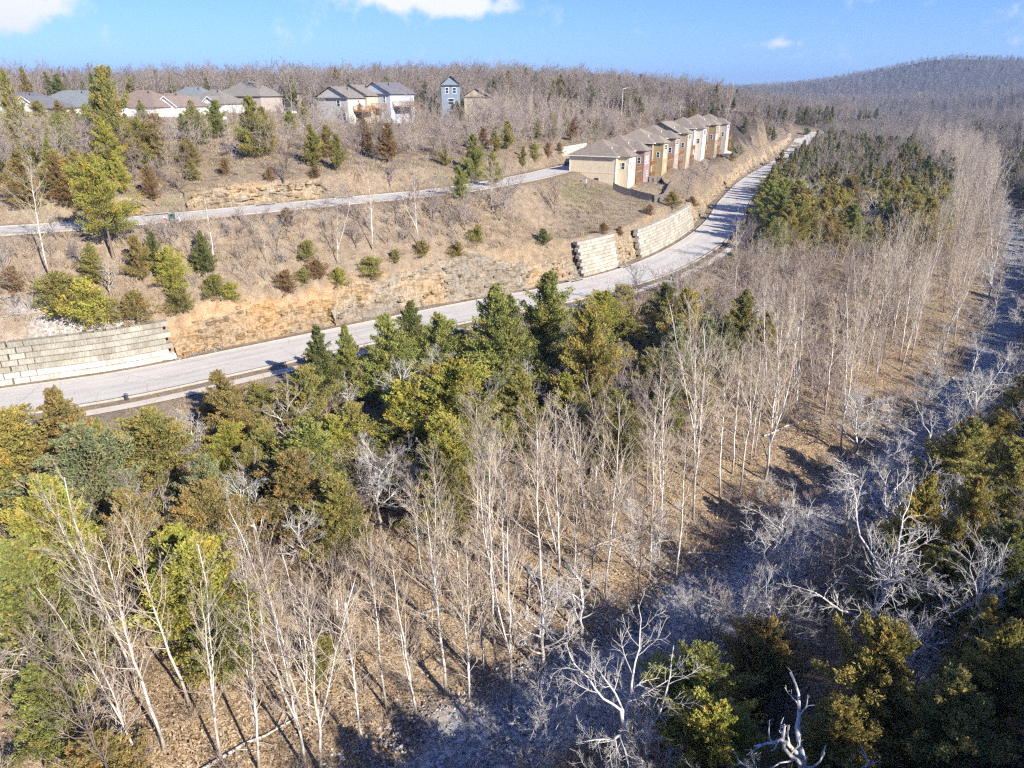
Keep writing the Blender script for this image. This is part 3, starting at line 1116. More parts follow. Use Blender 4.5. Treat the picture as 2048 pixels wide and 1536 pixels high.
# ------------------------------------------------------------------ rock cuts
def rock_cut(line, tan, i0, i1, t0, top_fn, name, label, seed, color, nslab=60, step=0.35, lean=0.34):
    """a stepped limestone face with ledges, plus loose slabs standing proud of it"""
    mid = (i0 + i1) // 2
    org = line[mid].copy()
    root = empty(name, org, 0, label, 'rock face')
    s = np.arange(i0, i1, step)
    ii = np.clip(s.astype(int), 0, len(line) - 2)
    fr = (s - ii)[:, None]
    P = line[ii] * (1 - fr) + line[ii + 1] * fr
    T = tan[ii] * (1 - fr) + tan[ii + 1] * fr
    T /= np.linalg.norm(T, axis=1)[:, None]
    nv = 18
    hgt = np.zeros(len(s))
    gx, gy = P[:, 0] - T[:, 1] * (t0 + 4.4), P[:, 1] + T[:, 0] * (t0 + 4.4)
    hgt = top_fn(gx, gy) - P[:, 2]
    rnd = fbm(s / 7.0, s * 0 + seed, seed, 4)
    hgt = np.maximum(0.4, hgt * (0.28 + 0.8 * rnd))
    ends = smooth(0, 2, s - s[0]) * smooth(0, 2, s[-1] - s)
    hgt *= 0.35 + 0.65 * ends
    rows = []
    for j in range(nv):
        v = j / (nv - 1)
        layer = np.floor(v * 7 + fbm(s / 9, s * 0 + 3, seed + 5, 2) * 1.6)
        blk = np.floor(s / (1.1 + 0.6 * vnoise(layer * 3.1, layer * 0 + 1, seed + 2)) + layer * 0.37)
        ledge = vnoise(blk * 7.3, layer * 5.7, seed) * 0.75
        t = t0 + v * hgt * lean + ledge * 1.1 + (fbm(s / 1.2, s * 0 + j * 0.8, seed + 8, 3) - 0.5) * 0.35 + (fbm(s / 9, s * 0, seed + 30, 2) - .5) * 1.4
        z = P[:, 2] - 0.3 + v * (hgt + 0.35)
        rows.append(np.stack([P[:, 0] - T[:, 1] * t, P[:, 1] + T[:, 0] * t, z], 1))
    # top lip dips back into the hill
    t = t0 + 4.2 + hgt * lean
    lx, ly = P[:, 0] - T[:, 1] * t, P[:, 1] + T[:, 0] * t
    rows.append(np.stack([lx, ly, np.minimum(rows[-1][:, 2] - 0.25, top_fn(lx, ly) - 0.25)], 1))
    V = np.concatenate(rows) - org
    n = len(s)
    Q = []
    for j in range(len(rows) - 1):
        a = np.arange(n - 1) + j * n
        Q.append(np.stack([a, a + 1, a + n + 1, a + n], 1))
    Q = np.concatenate(Q)
    me = np_mesh('face', V, [Q[:, ::-1]], M['rock'], False)
    f = link('face', me, root)
    f.color = color
    rr = np.random.default_rng(seed)
    for k in range(nslab):
        a = int(rr.integers(3, n - 3))
        v = rr.uniform(0.05, 1.0)
        j = int(v * (nv - 1))
        p = rows[j][a] - org
        w, h, d = rr.uniform(0.5, 1.7), rr.uniform(0.16, 0.42), rr.uniform(0.4, 0.9)
        mb = slab_meshes[int(rr.integers(len(slab_meshes)))]
        o = bpy.data.objects.new('stone', mb)
        o.location = p
        o.scale = (w, d, h)
        o.rotation_euler = (rr.uniform(-.08, .08), rr.uniform(-.1, .1), math.atan2(T[a, 1], T[a, 0]) + rr.uniform(-.25, .25))
        k2 = rr.uniform(0.8, 1.15)
        o.color = (color[0] * k2, color[1] * k2, color[2] * k2 * rr.uniform(.85, 1.1), 1)
        COL.objects.link(o)
        o.parent = root
    return root


def make_slabs():
    out = []
    for k in range(6):
        rr = np.random.default_rng(300 + k)
        mb = MB()
        n = 7
        ang = np.sort(rr.uniform(0, 2 * math.pi, n))
        ang = np.linspace(0, 2 * math.pi, n, endpoint=False) + rr.uniform(-.25, .25, n)
        r0 = rr.uniform(.38, .56, n)
        vs = [(math.cos(a) * r, math.sin(a) * r, -.5) for a, r in zip(ang, r0)]
        vs += [(math.cos(a) * r * 1.03 + rr.uniform(-.03, .03), math.sin(a) * r * 1.03, .3 + rr.uniform(-.05, .1)) for a, r in zip(ang, r0)]
        vs += [(math.cos(a) * r * .8, math.sin(a) * r * .8, .5 + rr.uniform(-.06, .06)) for a, r in zip(ang, r0)]
        fs = [tuple(reversed(range(n))), tuple(range(2 * n, 3 * n))]
        for q in range(2):
            fs += [(q * n + i, q * n + (i + 1) % n, (q + 1) * n + (i + 1) % n, (q + 1) * n + i) for i in range(n)]
        mb.add(vs, fs)
        out.append(mb.mesh('stone', M['rock']))
    return out


slab_meshes = make_slabs()
topA = lambda x, y: H(x, y, False)
rock_cut(LA, TA, W1[1] + 1, sW_at(690), CUT0 - 1.0, topA, 'rock_cut', 'orange stained crumbling rock bank right of the long block wall', 11, (1.08, 0.92, 0.72, 1), 70, lean=0.75)
rock_cut(LA, TA, sW_at(690) - 2, W2[0], CUT0 - 0.9, topA, 'rock_cut', 'long grey and tan layered limestone cut behind the lower road', 12, (1.0, 0.97, 0.92, 1), 110, lean=0.42)
rock_cut(LA, TA, W2[1] - 1, W3[0] + 2, CUT0 - 0.2, topA, 'rock_cut', 'narrow tan rock face between the two pale block walls', 13, (1.05, 0.98, 0.85, 1), 22, lean=0.35)
rock_cut(LA, TA, W3[1] - 1, sW_at(1490), CUT0 - 0.6, topA, 'rock_cut', 'low pale rock ledge along the bend below the row houses', 14, (1.05, 1.0, 0.9, 1), 80, lean=0.5)
_j = np.argmin(np.abs(LA[:, 1] - 330))
_k = np.argmin(np.abs(LA[:, 1] - 440))
rock_cut(LA, TA, sW_at(1490) + 1, int(_j), CUT0 - 0.6, topA, 'rock_cut', 'pale rock bank beside the far stretch of the lower road', 15, (1.15, 1.08, 0.98, 1), 50, lean=0.55)
rock_cut(LA, TA, int(_j) + 3, int(_k), CUT0 - 0.6, topA, 'rock_cut', 'bright far rock cut where the lower road climbs away', 16, (1.25, 1.2, 1.1, 1), 25, lean=0.55)
rock_cut(LB, TB, sB_at(215), sB_at(330), WB + 1.9, topA, 'rock_cut', 'low cream rock ledge above upper street near the lone cedar', 17, (1.12, 1.02, 0.88, 1), 40, lean=0.3)
rock_cut(LB, TB, sB_at(395), sB_at(700), WB + 2.1, topA, 'rock_cut', 'long broken cream rock ledge above the upper street', 18, (1.15, 1.06, 0.92, 1), 90, lean=0.3)

# ------------------------------------------------------------------ trees: growing
def tubes(P, Rd, k):
    """P [B,n,3] polylines, Rd [B,n] radii, k sides -> verts, quads"""
    B, n, _ = P.shape
    T = np.gradient(P, axis=1)
    T /= np.linalg.norm(T, axis=2, keepdims=True) + 1e-9
    ref = np.where(np.abs(T[:, :1, 2:3]) > 0.9, np.array([1.0, 0, 0]), np.array([0, 0, 1.0]))
    U = np.cross(T, np.broadcast_to(ref, T.shape))
    U /= np.linalg.norm(U, axis=2, keepdims=True) + 1e-9
    W = np.cross(T, U)
    a = np.arange(k) * 2 * math.pi / k
    V = P[:, :, None, :] + Rd[:, :, None, None] * (np.cos(a)[None, None, :, None] * U[:, :, None, :] + np.sin(a)[None, None, :, None] * W[:, :, None, :])
    idx = np.arange(B * n * k).reshape(B, n, k)
    nx = np.roll(idx, -1, axis=2)
    Q = np.stack([idx[:, :-1], nx[:, :-1], nx[:, 1:], idx[:, 1:]], -1).reshape(-1, 4)
    return V.reshape(-1, 3), Q


def tube_mesh(name, groups, mat):
    vs, qs, n = [], [], 0
    for P, Rd, k in groups:
        v, q = tubes(P, Rd, k)
        vs.append(v); qs.append(q + n); n += len(v)
    return np_mesh(name, np.concatenate(vs), [np.concatenate(qs)], mat, True)


def grow(rr, P, Rd, count, t0, t1, ang, ang_v, length, n, up, wig, r_ratio, tip=0.35, len_prof=None, rmin=0.006):
    """children polylines on parent polylines P [B,m,3]"""
    B, m, _ = P.shape
    par = np.repeat(np.arange(B), count)
    C = len(par)
    t = rr.uniform(t0, t1, C)
    if B == 1:
        t = np.sort((np.linspace(t0, t1, C) + rr.uniform(-.5, .5, C) * (t1 - t0) / max(1, C)))
        t = np.clip(t, t0, t1)
    f = t * (m - 1)
    i = np.minimum(f.astype(int), m - 2)
    w = (f - i)[:, None]
    start = P[par, i] * (1 - w) + P[par, i + 1] * w
    rad = (Rd[par, i] * (1 - w[:, 0]) + Rd[par, i + 1] * w[:, 0])
    d = P[par, i + 1] - P[par, i]
    d /= np.linalg.norm(d, axis=1)[:, None] + 1e-9
    rv = rr.normal(size=(C, 3))
    if B == 1:       # spiral round the trunk
        az = np.arange(C) * 2.4 + rr.uniform(-.5, .5, C)
        rv = np.stack([np.cos(az), np.sin(az), np.zeros(C)], 1)
    pv = rv - d * (rv * d).sum(1, keepdims=True)
    pv /= np.linalg.norm(pv, axis=1)[:, None] + 1e-9
    a = ang + rr.normal(size=C) * ang_v
    dirn = d * np.cos(a)[:, None] + pv * np.sin(a)[:, None]
    plen = np.linalg.norm(np.diff(P, axis=1), axis=2).sum(1)[par]
    L = length * (plen if len_prof is None else 1.0)
    L = L * (rr.uniform(0.65, 1.25, C))
    if len_prof is not None:
        L = L * len_prof(t)
    else:
        L = L * (1.1 - 0.6 * t)
    out = np.zeros((C, n, 3))
    out[:, 0] = start
    cur = dirn
    for s in range(1, n):
        cur = cur + rr.normal(size=(C, 3)) * wig
        cur[:, 2] += up / n
        cur /= np.linalg.norm(cur, axis=1)[:, None] + 1e-9
        out[:, s] = out[:, s - 1] + cur * (L / (n - 1))[:, None]
    r0 = np.maximum(rmin, np.minimum(rad * 0.8, rad * r_ratio + 0.004 * L))
    rad_out = r0[:, None] * np.linspace(1, tip, n)[None, :]
    return out, np.maximum(rad_out, rmin * 0.7)


def trunk_line(rr, h, n, r0, bend, tip=0.12, lean=(0, 0)):
    z = np.linspace(0, h, n)
    k = np.linspace(0, 1, n)
    bx = np.cumsum(rr.normal(size=n)) * bend * h / n
    by = np.cumsum(rr.normal(size=n)) * bend * h / n
    bx -= bx[0]; by -= by[0]
    P = np.stack([bx + lean[0] * k * h, by + lean[1] * k * h, z], 1)[None]
    rad = r0 * (1 - (1 - tip) * k ** 0.9)
    rad[0] *= 1.35
    return P, rad[None]


def bare_tree(seed, kind):
    """returns (trunk mesh, crown mesh, height) of a leafless tree"""
    rr = np.random.default_rng(seed)
    if kind == 'sycamore':       # tall straight pale stem, ascending whippy limbs
        h = 16.0
        P, Rd = trunk_line(rr, h, 14, 0.12, 0.055, 0.10, (rr.normal() * .02, rr.normal() * .02))
        st = rr.uniform(0.22, 0.38)
        l1, r1 = grow(rr, P, Rd, 27, st, 0.97, 0.74, 0.2, 3.0, 7, 0.7, 0.07, 0.30, 0.3, lambda t: 0.42 + 0.75 * np.sin(np.clip((t - st) / (1 - st), 0, 1) * 2.6 + .45), 0.014)
        l2, r2 = grow(rr, l1, r1, 7, 0.2, 1.0, 0.58, 0.2, 0.42, 5, 0.5, 0.12, 0.55, 0.4, None, 0.009)
        l3, r3 = grow(rr, l2, r2, 4, 0.15, 1.0, 0.6, 0.25, 0.55, 3, 0.35, 0.15, 0.6, 0.5, None, 0.006)
        big = [(P, Rd, 7)]
        small = [(l1, r1, 4), (l2, r2, 3), (l3, r3, 3)]
        if seed % 3 == 1:        # a second stem forks off low down
            f1, q1 = grow(rr, P, Rd, 1, .22, .34, .22, .05, 10.5, 10, .35, .05, .75, .15, lambda t: 1.0, .05)
            g1, w1 = grow(rr, f1, q1, 16, .3, .98, .7, .2, 2.6, 6, .6, .08, .35, .3, lambda t: 1.1 - .5 * t, .013)
            g2, w2 = grow(rr, g1, w1, 6, .2, 1, .58, .2, .45, 4, .4, .12, .55, .4, None, .008)
            big.append((f1, q1, 6))
            small += [(g1, w1, 4), (g2, w2, 3)]
    elif kind == 'oak':          # spreading rounded crown, crooked limbs
        h = 10.5
        P, Rd = trunk_line(rr, h * 0.72, 9, 0.17, 0.22, 0.25, (rr.normal() * .05, rr.normal() * .05))
        l1, r1 = grow(rr, P, Rd, 13, 0.25, 1.0, 0.80, 0.22, 4.4, 8, 0.55, 0.16, 0.55, 0.25, lambda t: 1.15 - 0.45 * t, 0.02)
        l2, r2 = grow(rr, l1, r1, 7, 0.25, 1.0, 0.75, 0.22, 0.48, 6, 0.35, 0.18, 0.6, 0.35, None, 0.012)
        l3, r3 = grow(rr, l2, r2, 6, 0.15, 1.0, 0.7, 0.25, 0.55, 4, 0.2, 0.2, 0.6, 0.45, None, 0.008)
        l4, r4 = grow(rr, l3, r3, 3, 0.2, 1.0, 0.65, 0.25, 0.6, 3, 0.15, 0.2, 0.6, 0.6, None, 0.006)
        big = [(P, Rd, 7), (l1, r1, 5)]
        small = [(l2, r2, 4), (l3, r3, 3), (l4, r4, 3)]
    elif kind == 'great':        # old wide white creek tree with few heavy crooked limbs
        h = 12.0
        P, Rd = trunk_line(rr, h * 0.6, 8, 0.20, 0.25, 0.45, (rr.normal() * .08, rr.normal() * .08))
        l1, r1 = grow(rr, P, Rd, 8, 0.3, 1.0, 0.85, 0.25, 6.6, 10, 0.55, 0.17, 0.55, 0.2, lambda t: 1.1 - 0.3 * t, 0.025)
        l2, r2 = grow(rr, l1, r1, 11, 0.15, 1.0, 0.85, 0.25, 0.42, 7, 0.3, 0.2, 0.55, 0.3, None, 0.016)
        l3, r3 = grow(rr, l2, r2, 8, 0.12, 1.0, 0.75, 0.25, 0.5, 5, 0.25, 0.2, 0.6, 0.4, None, 0.011)
        l4, r4 = grow(rr, l3, r3, 3, 0.2, 1.0, 0.6, 0.25, 0.5, 3, 0.15, 0.2, 0.6, 0.6, None, 0.008)
        big = [(P, Rd, 8), (l1, r1, 6)]
        small = [(l2, r2, 4), (l3, r3, 3), (l4, r4, 3)]
    elif kind == 'snag':         # dead broken crown, thick crooked white limbs
        h = 8.0
        P, Rd = trunk_line(rr, h * 0.55, 8, 0.24, 0.3, 0.6)
        l1, r1 = grow(rr, P, Rd, 5, 0.45, 1.0, 0.7, 0.25, 4.2, 9, 0.5, 0.2, 0.7, 0.35, lambda t: 1.1 - 0.2 * t, 0.04)
        l2, r2 = grow(rr, l1, r1, 5, 0.2, 1.0, 0.8, 0.25, 0.32, 5, 0.2, 0.25, 0.5, 0.4, None, 0.02)
        l3, r3 = grow(rr, l2, r2, 3, 0.3, 1.0, 0.7, 0.3, 0.4, 3, 0.1, 0.25, 0.5, 0.5, None, 0.012)
        big = [(P, Rd, 8), (l1, r1, 6)]
        small = [(l2, r2, 4), (l3, r3, 3)]
    trunk = tube_mesh('trunk', big, M['bark'])
    crown = tube_mesh('crown', small, M['twig'])
    return trunk, crown, h


def brush_mesh(seed, h=3.0, stems=9, spread=0.5, fine=True):
    """many-stemmed leafless thicket shrub"""
    rr = np.random.default_rng(seed)
    n = 6
    P = np.zeros((stems, n, 3))
    az = rr.uniform(0, 2 * math.pi, stems)
    P[:, 0, 0], P[:, 0, 1] = np.cos(az) * rr.uniform(0, .35, stems), np.sin(az) * rr.uniform(0, .35, stems)
    cur = np.stack([np.cos(az) * spread * rr.uniform(.3, 1.2, stems), np.sin(az) * spread * rr.uniform(.3, 1.2, stems), np.ones(stems)], 1)
    L = h * rr.uniform(.6, 1.05, stems)
    for s in range(1, n):
        cur = cur + rr.normal(size=cur.shape) * .09
        cur /= np.linalg.norm(cur, axis=1)[:, None]
        P[:, s] = P[:, s - 1] + cur * (L / (n - 1))[:, None]
    Rd = (0.012 + 0.006 * L)[:, None] * np.linspace(1, .35, n)[None]
    l2, r2 = grow(rr, P, Rd, 7, 0.2, 1.0, 0.55, 0.2, 0.4, 4, 0.3, 0.15, 0.6, 0.5, None, 0.007)
    g = [(P, Rd, 4), (l2, r2, 3)]
    if fine:
        l3, r3 = grow(rr, l2, r2, 4, 0.1, 1.0, 0.6, 0.25, 0.5, 3, 0.2, 0.2, 0.6, 0.6, None, 0.006)
        g.append((l3, r3, 3))
    return tube_mesh('stems', g, M['twig'])


def far_tree_mesh(seed, h=11.0):
    rr = np.random.default_rng(seed)
    P, Rd = trunk_line(rr, h * .8, 6, 0.16, 0.15, 0.3)
    l1, r1 = grow(rr, P, Rd, 14, 0.22, 1.0, 0.82, 0.25, 4.6, 5, 0.5, 0.14, 0.6, 0.4, lambda t: 1.1 - 0.4 * t, 0.03)
    l2, r2 = grow(rr, l1, r1, 7, 0.2, 1.0, 0.7, 0.25, 0.5, 4, 0.3, 0.18, 0.6, 0.5, None, 0.022)
    l3, r3 = grow(rr, l2, r2, 4, 0.2, 1.0, 0.65, 0.25, 0.55, 3, 0.2, 0.2, 0.6, 0.6, None, 0.016)
    return tube_mesh('tree', [(P, Rd, 5), (l1, r1, 3), (l2, r2, 3), (l3, r3, 3)], M['twig'])


def cedar_leaf_data(rr, h, w, nb, leaves, leafsize, low=0.08, ragged=0.35, shape=0.8):
    """sprays of small scale-leaf blades on upswept branches of an eastern red cedar"""
    u = rr.uniform(0, 1, nb) ** 0.85
    zb = low * h + u * (h * 0.985 - low * h)
    k = (zb - low * h) / (h - low * h)
    prof = np.minimum(1, .55 + 2.4 * k) * np.clip(1.02 - k, 0.02, 1) ** (shape * .95) * 1.26
    az = rr.uniform(0, 2 * math.pi, nb)
    # whole limbs stick out or are missing: uneven outline
    lobes = 0.75 + ragged * (fbm(np.cos(az) * 1.6 + 5 + k * 3.2, np.sin(az) * 1.6 + k * 5.0, int(rr.integers(1000)), 3) - 0.35) * 2.2
    L = w * 0.5 * prof * np.clip(lobes, 0.25, 1.5) * (0.55 + 0.6 * rr.uniform(0, 1, nb) ** .7) + 0.12
    up = 0.22 + 0.85 * k + rr.normal(size=nb) * .14
    d = np.stack([np.cos(az), np.sin(az), up], 1)
    d /= np.linalg.norm(d, axis=1)[:, None]
    base = np.stack([np.zeros(nb), np.zeros(nb), zb], 1)
    tip = base + d * L[:, None]
    tip[:, 2] -= 0.05 * L
    # leaves along outer part of the branches
    per = np.maximum(3, (leaves * L / L.mean()).astype(int))
    bi = np.repeat(np.arange(nb), per)
    C = len(bi)
    t = 1 - rr.uniform(0, 1, C) ** 1.25 * 0.82
    pos = base[bi] + (tip - base)[bi] * t[:, None]
    sp = (0.07 + 0.085 * L[bi])[:, None] * (1.35 - 0.8 * t)[:, None]
    # clumps: leaves gather round sub-sprays
    clump = rr.normal(size=(nb, 7, 3))
    pick = rr.integers(0, 7, C)
    pos = pos + clump[bi, pick] * sp * 0.75 + rr.normal(size=(C, 3)) * sp * 0.42
    dirv = d[bi] * 0.7 + rr.normal(size=(C, 3)) * 0.55 + np.array([0, 0, 0.35])
    dirv /= np.linalg.norm(dirv, axis=1)[:, None]
    side = np.cross(dirv, rr.normal(size=(C, 3)))
    side /= np.linalg.norm(side, axis=1)[:, None] + 1e-9
    ln = leafsize * rr.uniform(.6, 1.5, C)
    wd = ln * rr.uniform(.28, .5, C)
    a = pos - dirv * (ln * .5)[:, None]
    b = pos + side * wd[:, None] * .5
    c = pos + dirv * (ln * .5)[:, None]
    e = pos - side * wd[:, None] * .5
    V = np.stack([a, b, c, e], 1).reshape(-1, 3)
    Q = np.arange(C * 4).reshape(C, 4)
    # leaf tone: paler towards the branch tips, every spray a little different
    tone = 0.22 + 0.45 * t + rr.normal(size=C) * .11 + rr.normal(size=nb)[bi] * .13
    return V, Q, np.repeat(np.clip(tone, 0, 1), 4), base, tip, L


def cedar(seed, h=9.0, w=4.6, nb=180, leaves=195, leafsize=0.18, low=0.08, ragged=0.4, shape=0.8):
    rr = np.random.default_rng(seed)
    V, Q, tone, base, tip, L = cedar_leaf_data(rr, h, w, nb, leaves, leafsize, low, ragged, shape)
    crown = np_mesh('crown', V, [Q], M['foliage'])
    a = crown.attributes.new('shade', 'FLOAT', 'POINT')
    a.data.foreach_set('value', tone.astype(np.float32))
    P, Rd = trunk_line(rr, h * .95, 8, 0.02 * h, 0.03, 0.1)
    sel = rr.permutation(len(base))[:70]
    m = np.linspace(0, 1, 4)[None, :, None]
    B = base[sel][:, None] * (1 - m) + tip[sel][:, None] * m * 1.0
    rb = np.maximum(0.012, 0.02 * L[sel])[:, None] * np.linspace(1, .3, 4)[None]
    trunk = tube_mesh('trunk', [(P, Rd, 6), (B, rb, 3)], M['bark'])
    return trunk, crown, h


SYC = [bare_tree(1000 + i, 'sycamore') for i in range(7)]
OAK = [bare_tree(2000 + i, 'oak') for i in range(6)]
GREAT = [bare_tree(3000 + i, 'great') for i in range(3)]
SNAG = [bare_tree(3100 + i, 'snag') for i in range(2)]
CED = [cedar(4000, 9, 6.2, ragged=.75), cedar(4001, 9, 5.6, low=.05, ragged=.7), cedar(4002, 9, 6.8, ragged=.95), cedar(4003, 9, 5.2, shape=.85, ragged=.8), cedar(4004, 9, 6.4, low=.12, ragged=1.0), cedar(4005, 9, 5.8, shape=.75, ragged=.8)]
LONE = [cedar(4050, 9, 6.0, 120, 210, .18, .27, .8, .62)]
BUSH = [cedar(4100 + i, 3.0, 3.0, 120, 90, 0.13, 0.02, .85, [.62, .8, .7][i]) for i in range(3)]
BRUSH = [brush_mesh(5000 + i, 3.0, 10, .55) for i in range(4)]
FAR = [far_tree_mesh(6000 + i) for i in range(4)]
tri = 0
for grp in (SYC, OAK, GREAT, SNAG, CED, BUSH):
    for t, c, h in grp:
        tri += 2 * len(t.polygons) + 2 * len(c.polygons)
for m in BRUSH + FAR:
    tri += 2 * len(m.polygons)
print('prototype triangles', tri, [2 * len(g[0][1].polygons) for g in (SYC, OAK, GREAT, CED, BUSH)], [2 * len(m.polygons) for m in (BRUSH[0], FAR[0])])


# ------------------------------------------------------------------ planting
TONE = {'yellow-green': (0.345, 0.325, 0.082), 'olive': (0.275, 0.252, 0.088), 'olive-brown': (0.285, 0.225, 0.092), 'dark green': (0.175, 0.186, 0.070),
        'grey-green': (0.245, 0.262, 0.140), 'rusty brown': (0.25, 0.165, 0.085), 'golden': (0.325, 0.275, 0.088), 'mid green': (0.262, 0.270, 0.088)}
BARKS = {'white': ((0.70, 0.67, 0.62), (0.56, 0.47, 0.36)), 'pale': ((0.56, 0.51, 0.45), (0.50, 0.42, 0.32)), 'grey': ((0.33, 0.29, 0.26), (0.36, 0.31, 0.265)),
         'brown': ((0.17, 0.13, 0.105), (0.26, 0.205, 0.17)), 'silver': ((0.68, 0.66, 0.63), (0.55, 0.52, 0.48)), 'mauve': ((0.30, 0.25, 0.235), (0.36, 0.295, 0.265))}
PROTO = {'sycamore': SYC, 'oak': OAK, 'great': GREAT, 'snag': SNAG, 'cedar': CED, 'bush': BUSH, 'lone': LONE}
NAMES = {'sycamore': ('sycamore_tree', 'tree'), 'oak': ('bare_tree', 'tree'), 'great': ('creek_tree', 'tree'), 'snag': ('dead_tree', 'tree'), 'cedar': ('cedar_tree', 'tree'), 'bush': ('cedar_bush', 'bush'), 'lone': ('cedar_tree', 'tree')}
planted = []
ANCHORS = []        # (px, py, depth, phrase) of trees that can be picked out


def relate(what, loc, height):
    """a label that says which landmark tree the plant stands beside"""
    px, py, d = project(loc[0], loc[1], loc[2] + height * .6)
    A = np.array([(a[0], a[1], a[2]) for a in ANCHORS])
    k = int(np.argmin((A[:, 0] - px) ** 2 + ((A[:, 1] - py) * 1.2) ** 2))
    dx, dy = px - A[k, 0], py - A[k, 1]
    if abs(dx) > 1.3 * abs(dy):
        rel = 'left of' if dx < 0 else 'right of'
    else:
        rel = 'behind' if d > A[k, 2] else 'in front of'
    return f'{what} {rel} the {ANCHORS[k][3]}'


def anchor(label, loc, height):
    if len(label.split()) <= 8:
        px, py, d = project(loc[0], loc[1], loc[2] + height * .6)
        ANCHORS.append((float(px), float(py), float(d), label))




def plant(kind, loc, height, tone, label, group=None, width=1.0, var=None, lean=(0, 0), parts=True):
    rr = RNG
    protos = PROTO[kind]
    tm, cm, h0 = protos[int(rr.integers(len(protos))) if var is None else var % len(protos)]
    s = height / h0
    name, cat = NAMES[kind]
    if group:
        group = label        # only look-alikes beside the same landmark share a label
    e = empty(name, (float(loc[0]), float(loc[1]), float(loc[2]) - 0.12), 0, label, cat, group)
    spin = Matrix.Rotation(rr.uniform(0, 2 * math.pi), 4, 'Z')
    tilt = Matrix.Rotation(lean[0], 4, 'Y') @ Matrix.Rotation(lean[1], 4, 'X')
    e.rotation_euler = (tilt @ spin).to_euler()
    e.scale = (s * width, s * width, s)
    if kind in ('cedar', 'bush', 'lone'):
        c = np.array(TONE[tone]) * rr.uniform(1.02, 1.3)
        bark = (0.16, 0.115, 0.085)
    else:
        b, c = BARKS[tone]
        c = np.array(c) * rr.uniform(.88, 1.1)
        bark = np.array(b) * rr.uniform(.88, 1.08)
    for nm, me, colr in (('trunk', tm, bark), ('crown', cm, c)):
        o = bpy.data.objects.new(nm, me)
        o.color = (float(colr[0]), float(colr[1]), float(colr[2]), 1)
        COL.objects.link(o)
        o.parent = e
    planted.append((kind, float(loc[0]), float(loc[1]), height * width))
    return e


SYC_LEAN = -0.035


def syc_lean():
    return (SYC_LEAN + RNG.normal() * .055, RNG.normal() * .05)


